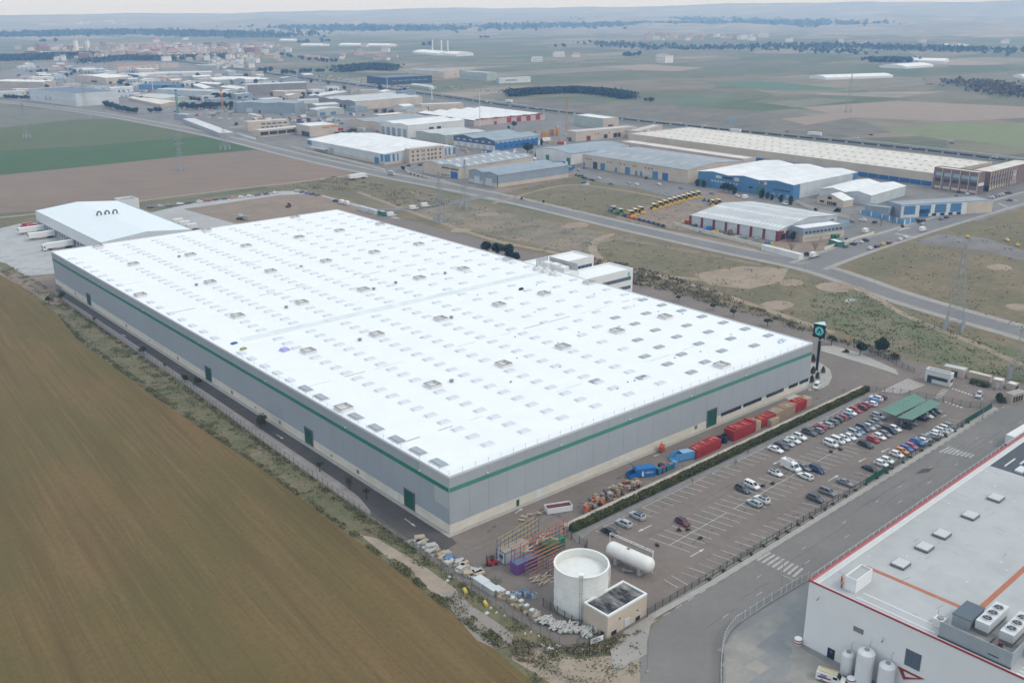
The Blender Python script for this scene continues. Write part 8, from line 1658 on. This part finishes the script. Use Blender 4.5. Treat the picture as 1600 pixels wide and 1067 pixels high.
for p,w,h,m,l in (((1074,352),2.4,3.4,'crate_red','red upright bins at the corner of the recycling hall'),((1084,357),6,2.6,'bin_navy','dark scrap heap along the recycling hall'),((1100,361),8,2.6,'bin_blue','blue crates along the recycling hall'),((1116,365),5,2.4,'mach_yellow','bright yellow bales by the recycling hall'),((1139,368),5,3.8,'bale_brown','tall brown bales along the recycling hall'),((1150,373),4,1.6,'panel_grey','low grey scrap heap along the recycling hall'),((1162,374),4,2.8,'mach_grey','grey-green bale pile along the recycling hall'),((1183,378),5,3.6,'mach_grey','taller grey-green bale pile near the recycling hall gate'),((1200,381),4,1.6,'bin_blue','small blue crates near the red pillars'),((1206,382),2,1.4,'mach_yellow','small yellow crates near the red pillars'),((1305,372),5,2.8,'cont_green','green skip pile in the recycling yard')): heap('scrap_bales',l,p,w,h,m)
for i,(p,w,h,m) in enumerate((((850,215),8,7,'crane_orange'),((858,212),6,8,'wood'),((868,212),5,9,'crane_orange'),((845,222),8,4,'wood'),((862,224),12,3,'bale_tan'),((880,222),9,3,'bale_tan'),((894,220),10,4,'bale_brown'),((900,214),8,3,'panel_pale'),((872,200),6,4,'panel_grey'),((836,209),6,4,'bale_tan'),((886,212),7,3,'panel_pale'))): heap('stone_stack',f'stack of {("orange" if m=="crane_orange" else "tan" if m!="panel_pale" and m!="panel_grey" else "pale")} goods in the stone yard, {ORD[i]} of the yard',p,w,h,m,7,'stack')
for p,l in (((300,186),'rubble heap on the brown yard by the orange crane'),((330,178),'pale building blocks on the brown yard'),((365,176),'grey block heap at the foot of the orange crane')): heap('block_heap',l,p,10,2.4,'panel_pale',8,'heap')
heap('bag_heap','heap of white and navy bags at the meadow edge',(916,290),7,1.8,'bag_white',9); heap('bag_heap','navy bags at the back of the white bag heap',(913,288),4,1.8,'bin_navy',4)
# small cars of the estate
FAR=[(236,324,'navy',1),(251,322,'silver',1),(265,320.5,'grey',1),(281,318.5,'white',1),(296,317,'navy',1),(312,315,'white',1),(325,313.5,'red',1),(338,312,'dark_red',1),(351,310.5,'dark_grey',1),(365,309,'orange',1),(377,307.5,'white',1),(390,306,'white',1),(403,304.5,'dark_grey',1),(416,303,'black',1),(430,301,'white',1)]
for i,(x,y,c,_) in enumerate(FAR): g=G(x,y,.6); car('hatch' if i%3 else 'estate',c,g.x,g.y,ang(G(236,324),G(430,301))+math.pi/2*0,f'{CN(c)} car, {ORD[i]} from the left in the line behind the lot','cars parked in line behind the dirt lot',True)
for i,(x,y,c) in enumerate(((465,298.5,'silver'),(473,300,'navy'),(481.5,301.5,'blue'),(489,303,'black'),(497,304.5,'dark_grey'))): g=G(x,y,.6); car('estate',c,g.x,g.y,ang(G(465,298),G(497,304))+1.3,f'{CN(c)} car, {ORD[i]} of five at the drive corner','cars parked at the drive corner',True)
SING=[(524,314,'suv','black','black off-roader on the drive left of the white vans'),(683,320.5,'hatch','grey','grey car on the access lane'),(904,266,'hatch','silver','silver car at the panel hall corner'),(893,262.5,'hatch','white','white car by the panel hall wall'),(913.6,263,'hatch','red','red car at the first unit door'),(1030,288,'hatch','white','white car on the beige unit lane'),(1064,294,'hatch','sky_blue','blue-grey car under the tall cypress'),(936,278.5,'hatch','white','white car on the meadow edge'),(982,285.5,'hatch','silver','silver car at the meadow edge'),(995,288,'hatch','white','white car farther along the meadow edge'),(1113,302.5,'sedan','grey','grey car parked at the showroom'),(1152,306,'hatch','white','white car before the showroom clump'),(1226,318.5,'hatch','white','white car between the showroom trees'),(1321.6,385,'hatch','dark_grey','dark car nearest the crossing on the street side row'),(1332.7,381,'hatch','navy','navy car in the street row by the recycling yard'),(1343,378,'hatch','white','white car in the street row by the recycling yard'),(1351,375.5,'suv','black','black car at the end of the street row by the yard'),(1360,388,'hatch','white','white car, first on the scrub side of the street'),(1370.5,385,'hatch','black','black car, second on the scrub side of the street'),(1380,381.5,'hatch','yellow','yellow car on the scrub side of the street'),(1389.6,379.5,'hatch','dark_red','dark red car on the scrub side of the street'),(1407,374,'hatch','white','white car, nearer of the pair on the street'),(1415.8,371,'hatch','white','white car, farther of the pair on the street'),(1441.7,350.5,'hatch','silver','silver car at the end of the blue wall'),(1442.7,344.5,'hatch','black','black car behind the silver one at the blue wall'),(1471.5,342,'estate','sky_blue','grey-green car in front of the street shelter'),(1479.4,339.5,'hatch','navy','navy car in front of the street shelter'),(1509,330.5,'suv','dark_grey','dark car past the street shelter'),(1527.8,325.5,'hatch','grey','grey car by the round bushes'),(1330,346,'hatch','grey','grey car inside the recycling office yard'),(1347.8,344,'suv','white','white car inside the recycling office yard'),(1367,347,'hatch','black','black car at the blue wall start'),(1511.4,303,'hatch','white','white car below the brick office'),(1498,300,'hatch','navy','navy car below the brick office'),(1549,308,'hatch','white','white car, first of four at the factory entrance'),(1554,306.5,'hatch','sky_blue','blue car, second of four at the factory entrance'),(1559,305,'hatch','silver','silver car, third of four at the factory entrance'),(1564,303.5,'hatch','white','white car, last of four at the factory entrance'),(1577,313,'hatch','dark_grey','dark car driving on the cross street'),(1576,301.5,'sedan','black','black car by the factory entrance'),(638,259,'sedan','navy','navy car in the estate gate yard'),(645,262,'sedan','silver','silver car in the estate gate yard'),(656,258,'hatch','black','black car at the beige office front'),(785,239,'hatch','navy','navy car by the dock hall skirting'),(803,237,'hatch','dark_grey','dark car by the dock hall windows')]
for x,y,k,c,l in SING: g=G(x,y,.6); a=ang(G(1262,416),G(1420,362)) if x>1300 else ang(G(896,262),G(1080,312)) if x>880 else R.uniform(0,3); car(k,c,g.x,g.y,a+(0 if x<1330 or 1355<x<1540 else math.pi/2),l,None,True)
for x,y,l,rz,kw in ((533,316,'first white van on the drive behind the lot',0,{}),(541,318,'second white van on the drive behind the lot',0,{}),(647,325,'white van following the box truck on the lane',1,{}),(665,321.5,'white box truck on the access lane',1,dict(box='white')),(612,336,'white box truck at the drive end',1,dict(box='white')),(1353,361,'white van with two round marks in the recycling yard',2,{}),(1442,358.5,'white van driving on the cross street',2,{}),(1271.7,398.5,'white van parked at the crossing corner',2,{}),(1165,308,'white and blue van in front of the showroom',2,{})):
    g=G(x,y,1); a=(ang(G(500,304),G(545,318)),ang(G(640,326),G(700,318)),ang(G(1262,416),G(1420,362)))[rz]; v=panel_van(g.x,g.y,a+(math.pi if rz==0 else 0),l,**kw)
    if 'round marks' in l:
        for k in (-.4,1.3): MB().lathe((k,-1.03,1.6),[(.55,0),(.55,-.03),(.3,-.03),(.3,0)],12,axis='y').build('round_mark',MATS['bin_navy'],v)
g=G(378,344); t=thing('mixer_truck','grey concrete mixer truck on the dirt lot','truck',(g.x,g.y,0),1.9); MB().box((-2.6,0,1.6),(1.8,2.4,2.2),0,0,(.85,.95)).build('cab',MATS['mach_grey'],t); MB().box((.8,0,.9),(6,1.6,.4)).build('chassis',MATS['chassis'],t); MB().lathe((1,0,2.3),[(.4,-2.4),(1.25,-.8),(1.25,.6),(.6,2.2),(.3,2.4)],14,axis='x').build('drum',MATS['panel_grey'],t)
for x in (-2.4,1.6,2.9):
    for y in (-1,1): put('wheel',bpy.data.objects['articulated_lorry'].children[-1].data,t,(x,y,.5))
g=G(451,324); t=thing('tractor','red tractor working on the dirt lot','tractor',(g.x,g.y,0),.6); MB().box((-1,0,1.3),(2.2,1,1),0,0,(.9,.8)).build('bonnet',MATS['crate_red'],t); MB().box((.6,0,1.9),(1.4,1.5,1.7),0,0,(.85,.85)).build('cab',MATS['car_glass'],t)
for x,r_ in ((.7,.85),(-1.5,.55)):
    for y in (-.9,.9): MB().lathe((x,y,r_),[(0,-.22),(r_*.6,-.22),(r_,-.18),(r_,.18),(r_*.6,.22),(0,.22)],12,axis='y').build('wheel',MATS['tyre'],t)
for x,y,l,d,c,lab in ((560,322,12,2.5,'pale','pale container on the drive, left of two'),(575,326,12,2.5,'pale','pale container on the drive, right of two'),(590,329,9,2.5,'green','green container at the end of the drive')): hall('site_container',lab,((x,y),2.8),(x+l,y+l*.3),2.6,c,'rlight',None,flat_par=.05,cat='container')
# highway traffic and the parked cars beside it: too small to show parts
def tiny(c): 
    b=MB(); b.box((0,0,.6),(4.3,1.8,.75),0,0,(.96,.94)); b.box((.2,0,1.2),(2.4,1.6,.5),0,1,(.75,.85)); return b.mesh('far_car',[paint(c),MATS['car_glass']])
TM={c:tiny(c) for c in ('white','silver','grey','black','navy','red','sky_blue')}
def hwy(px,off,c,lab,me=None,grp='cars on the highway'):
    g=G(*px); o=put('car',me or TM[c],None,(g.x,g.y,.1)); i=min(range(len(hwc)-1),key=lambda k:(hwc[k]-g).length); o.rotation_euler=(0,0,ang(hwc[i],hwc[i+1])); tag(o,lab,'car',grp)
for i,(x,y,c) in enumerate(((1062,193.5,'white'),(1338,216.5,'white'),(1361,212,'black'),(1487,225,'navy'),(1554,247,'white'),(1100,197,'white'),(985,187,'silver'),(838,170,'white'),(880,176,'silver'),(760,160,'white'),(1230,207,'grey'),(1430,232,'silver'),(690,151,'white'),(640,146,'grey'),(560,133,'white'),(590,137,'black'),(500,127,'white'))): hwy((x,y),0,c,f'{CN(c)} car on the highway, {ORD[i]} listed' if 0 else f'{CN(c)} car driving along the distant highway')
for x,y,c,lab in ((1147,208,'bin_sky','blue-fronted lorry on the highway behind the long factory'),(1272,213,'tarp_white','white lorry on the highway behind the long factory'),(795,161,'tarp_white','white lorry on the highway beyond the red gables'),(1142,200.5,'bin_sky','blue road sign board over the highway')):
    g=G(x,y); i=min(range(len(hwc)-1),key=lambda k:(hwc[k]-g).length); rz=ang(hwc[i],hwc[i+1])
    if 'sign' in lab: t=thing('road_sign',lab,'sign',(g.x,g.y,0),rz+1.57); MB().b2(-3,-.1,5,3,.1,8.5).build('board',MATS[c],t); MB().tube((0,0,0),(0,0,5),.2).build('post',MATS['galv'],t); continue
    t=thing('lorry',lab,'lorry',(g.x,g.y,.1),rz); MB().b2(-4,-1.25,1.1,7.5,1.25,4).build('box_body',MATS['tarp_white'],t); MB().b2(-6.6,-1.2,.6,-4.3,1.2,3.6).build('cab',MATS[c],t); MB().b2(-6,-1,.2,7,1,1).build('chassis',MATS['chassis'],t)
rn=random.Random(5)
for i in range(110):
    f=rn.random(); px=440+f*200; py=112+f*26+rn.uniform(-3.5,3); c=rn.choice(['white','white','silver','grey','black','red','sky_blue']); g=G(px,py); o=put('far_car',TM[c],None,(g.x,g.y,.08),rn.choice((.6,2.2))); tag(o,f'{CN(c)} car in the big far car park beside the highway','car','cars in the big far car park beside the highway')
for i in range(40):
    f=rn.random(); px=700+f*110; py=137+f*9+rn.uniform(-1.5,1.5); c=rn.choice(['white','white','silver','grey']); g=G(px,py); o=put('far_car',TM[c],None,(g.x,g.y,.08),rn.choice((.6,2.2))); tag(o,f'{CN(c)} car parked beyond the navy building','car','cars parked beyond the navy building')

# vans, lorries and containers standing about the hall yards
ry=random.Random(77); PB=[(300,110),(640,176),(700,230),(560,196),(620,262),(900,240),(1000,270),(850,200)]; nn=0
def freespot(px,py,r_):
    g=G(px,py)
    if any(math.hypot(g.x-x,g.y-y)<r_+q*.95 for x,y,q in FOOT): return None
    if min((g-p).length for p in rdc)<13 or min((g-p).length for p in hwc)<26: return None
    return g
bx={c:(MB().b2(-3.2,-1.2,.9,3.2,1.2,3.4).mesh('box_body',MATS['tarp_white'] if c=='white' else paint(c)),MB().b2(-5.2,-1.15,.4,-3.3,1.15,2.9).mesh('cab',paint('white' if c!='white' else 'sky_blue'))) for c in ('white','silver','blue','red')}
for i in range(600):
    if nn>=34: break
    px=ry.uniform(120,900); py=108+(px-120)*.17+ry.uniform(-12,34); g=freespot(px,py,7)
    if not g: continue
    c=ry.choice(('white','white','silver','blue','red')); t=thing('lorry',f'small {c} box lorry standing in a hall yard of the estate','lorry',(g.x,g.y,.1),ry.choice((0,1.57,.7,2.4)),'box lorries in the hall yards'); put('box_body',bx[c][0],t); put('cab',bx[c][1],t); FOOT.append((g.x,g.y,6)); nn+=1
nn=0
for i in range(2500):
    if nn>=120: break
    px=ry.uniform(60,960); py=104+(px-60)*.17+ry.uniform(-12,36); g=freespot(px,py,3)
    if not g: continue
    c=ry.choice(('white','white','silver','grey','black','navy','red','sky_blue')); o=put('far_car',TM[c],None,(g.x,g.y,.1),ry.choice((0,1.57,.5,2.1))); tag(o,f'{CN(c)} car standing in a hall yard of the estate','car','cars in the hall yards'); FOOT.append((g.x,g.y,2.4)); nn+=1
nn=0
for i in range(1500):
    if nn>=60: break
    px=ry.uniform(60,900); py=104+(px-60)*.17+ry.uniform(-12,36); g=freespot(px,py,4)
    if not g: continue
    t=MB().box((0,0,1.1),(ry.uniform(2,7),ry.uniform(2,4),ry.uniform(1,2.4)),ry.uniform(0,3),0,(.85,.85)); m=ry.choice(('panel_pale','wood','bale_brown','bin_sky','crate_red','panel_grey','bale_tan')); o=t.build('goods_stack',MATS[m],None,(g.x,g.y,0)); tag(o,f'{dict(panel_pale="pale",wood="wooden",bale_brown="dark brown",bin_sky="blue",crate_red="red",panel_grey="grey",bale_tan="tan")[m]} goods stacked outdoors in a hall yard','stack','goods in the hall yards'); FOOT.append((g.x,g.y,3)); nn+=1
# ================================================================ far town, villages, greenhouses
M('town_white',(.78,.76,.73),.8,.05,.1); M('town_cream',(.56,.46,.36),.8,.05,.1); M('town_pink',(.52,.38,.32),.8,.05,.1); M('town_brick',(.34,.20,.15),.8,.05,.1); M('tile_red',(.37,.25,.2),.9,.1,.1); M('tile_brown',(.31,.25,.21),.9,.1,.1); M('tile_grey',(.33,.33,.34),.9,.1,.1); M('house_window',(.07,.08,.09),.3,.1,1)
def house_proto(w,d,h,rf,wc,tc):
    b=MB(); b.box((0,0,h/2),(w,d,h)); me=b.mesh('far_house',MATS[wc]); b=MB(); b.add([(-w/2-.4,-d/2-.4,h),(w/2+.4,-d/2-.4,h),(w/2+.4,d/2+.4,h),(-w/2-.4,d/2+.4,h),(-w/2-.4,0,h+rf),(w/2+.4,0,h+rf)],[(0,1,5,4),(2,3,4,5),(1,2,5),(3,0,4),(3,2,1,0)]); rm=b.mesh('roof',MATS[tc])
    b=MB(); n=max(2,int(w/3.5))
    for z in np.arange(1.2,h-1.2,3.0):
        for i in range(n): b.b2(-w/2+(i+.3)*w/n,-d/2-.05,z,-w/2+(i+.7)*w/n,-d/2+.05,z+1.4); b.b2(-w/2+(i+.3)*w/n,d/2-.05,z,-w/2+(i+.7)*w/n,d/2+.05,z+1.4)
    return me,rm,b.mesh('windows',MATS['house_window'])
HP=[house_proto(12,9,6,2.2,'town_white','tile_red'),house_proto(16,10,9,2,'town_cream','tile_brown'),house_proto(22,11,12,1.6,'town_pink','tile_red'),house_proto(10,9,5,2.4,'town_white','tile_brown'),house_proto(26,12,15,1.2,'town_brick','tile_red'),house_proto(18,11,8,1.4,'town_white','tile_grey'),house_proto(30,14,6,2,'town_cream','tile_red')]
HN=['white house with a red roof','cream house with a brown roof','pink block with a red roof','small white house with a brown roof','brick-red block with a red roof','white house with a grey roof','long cream building with a red roof']
rt_=random.Random(17)
def hs(px,py,k,s,where,group):
    g=G(px,py); me,rm,wm=HP[k]; o=put('far_house',me,None,(g.x,g.y,0),rt_.uniform(0,3.14)); o.scale=(s,s,s); tag(o,f'{HN[k]} {where}','house',group); put('roof',rm,o); put('windows',wm,o)
for i in range(195):
    px=rt_.triangular(0,470,300); py=rt_.uniform(73,93)-max(0,(px-300))*.012+(4 if px<150 else 0)
    hs(px,py,rt_.choice((0,0,0,1,1,2,3,4,5,5,5,6)),rt_.uniform(.8,1.5),'in the far town on the left','houses of the far town')
for i in range(32): hs(rt_.uniform(330,400),rt_.uniform(95,108),rt_.choice((0,3,5,5)),rt_.uniform(.8,1.2),'at the near edge of the far town','houses at the near edge of the far town')
for i in range(18): hs(rt_.uniform(400,620),rt_.uniform(86,96),rt_.choice((0,1,5,6)),rt_.uniform(.8,1.5),'scattered right of the far town','houses right of the far town')
for i in range(24): hs(rt_.gauss(1075,45),rt_.uniform(58,64),rt_.choice((0,1,2,5)),rt_.uniform(1.3,2.2),'in the far village on the right','houses of the far village on the right')
for i in range(14): hs(rt_.uniform(20,250),rt_.uniform(34,42),rt_.choice((0,5)),rt_.uniform(2,3.6),'on the far left plain','houses on the far left plain')
for px,py in ((1233,66),(1314,66),(1350,70),(1441,67),(1490,74),(1570,68),(873,89),(839,97),(662,40),(603,81),(570,74),(1038,98),(900,90),(245,67),(290,63),(1130,60)): hs(px,py,rt_.choice((0,5)),rt_.uniform(1.2,2.2),'standing alone far out on the plain','lone houses far out on the plain')
tm=MB()
for i in range(190):
    px=rt_.triangular(0,475,300); py=rt_.uniform(71,96); g=G(px,py); w,d,h=rt_.uniform(9,24),rt_.uniform(8,13),rt_.uniform(5,12); a_=rt_.uniform(0,3.14); tm.box((g.x,g.y,h/2),(w,d,h),a_,rt_.choice((0,0,1,2))); tm.box((g.x,g.y,h+.9),(w+.8,d+.8,1.8),a_,rt_.choice((3,3,4)),(.95,.12))
o=tm.build('town_houses',[MATS[k] for k in ('town_white','town_cream','town_pink','tile_red','tile_grey')]); tag(o,'smaller houses filling in the far town on the left',None,None,'stuff')
for px,h,lab in (((120,82),42,'pale church tower over the far town, left'),((138,80),38,'pale square tower over the far town, right')):
    g=G(*px); t=thing('church_tower',lab,'tower',(g.x,g.y,0),.4); MB().box((0,0,h*.38),(9,9,h*.76)).build('shaft',MATS['town_white'],t); MB().box((0,0,h*.84),(7,7,h*.16)).build('belfry',MATS['town_cream'],t); MB().lathe((0,0,h*.92),[(5,0),(0,h*.16)],8).build('spire',MATS['tile_grey'],t)
def glass(a,b_,w,h,lab,name='greenhouse',mat='town_white',n=None):
    p,q=G(*a),G(*b_); L_=(q-p).length; t=thing(name,lab,name,(*((p+q)/2),0),ang(p,q)); n=n or max(4,int(L_/24)); st_=L_/n; m=MB(); st=[(w/2*math.cos(i*math.pi/6)*0+(-w/2+w*i/6),h*(.55+.45*math.sin(i*math.pi/6))) for i in range(7)]
    prof=[(-w/2,0)]+st+[(w/2,0)]; v=[(-st_/2+.3,y,z) for y,z in prof]+[(st_/2-.3,y,z) for y,z in prof]; k=len(prof)
    m.add(v,[(i,i+1,k+i+1,k+i) for i in range(k-1)]+[tuple(range(k)),tuple(range(k,2*k))[::-1]]); me=m.mesh('bay',M(mat,(.7,.7,.7)))
    for i in range(n): put('bay',me,t,(-L_/2+(i+.5)*st_,0,0))
M('poly_white',(.72,.74,.76),.5,.04,.1)
for a,b_,w,h,lab in (((1277,124),(1382,120.5),45,7,'long white greenhouse block on the green plain, nearest'),((1394,107),(1438,104),60,8,'white greenhouse block on the plain, middle one'),((1415,96.5),(1480,98),70,9,'white greenhouse block on the plain beside the dark wood'),((536,72),(614,73),60,9,'long white shed far out left of centre'),((476,72),(509,72.5),50,8,'shorter white shed far out left of centre'),((440,64.5),(462,64.5),60,8,'small pale shed far out beyond the town'),((706,87),(727,88),60,11,'bright white works block with chimneys, right half'),((660,83.5),(700,87),60,10,'bright white works block with chimneys, left half'),((160,38),(205,38),90,14,'bright far white sheds under the left hills'),((225,37.5),(245,37),80,12,'small bright far sheds under the left hills'),((1590,122.5),(1612,122.5),40,7,'white greenhouse at the right edge'),((1485,72.5),(1503,73.5),60,9,'far white farm sheds at the right')): glass(a,b_,w,h,lab,'greenhouse' if 'greenhouse' in lab else 'white_shed','poly_white')
for px in ((676,82),(690,83),(700,83)): g=G(*px); o=MB().tube((0,0,0),(0,0,34),2.4,1.8,8).build('chimney_stack',MATS['town_white'],None,(g.x,g.y,0)); tag(o,'slim white chimney behind the bright works block','chimney','chimneys behind the works block')
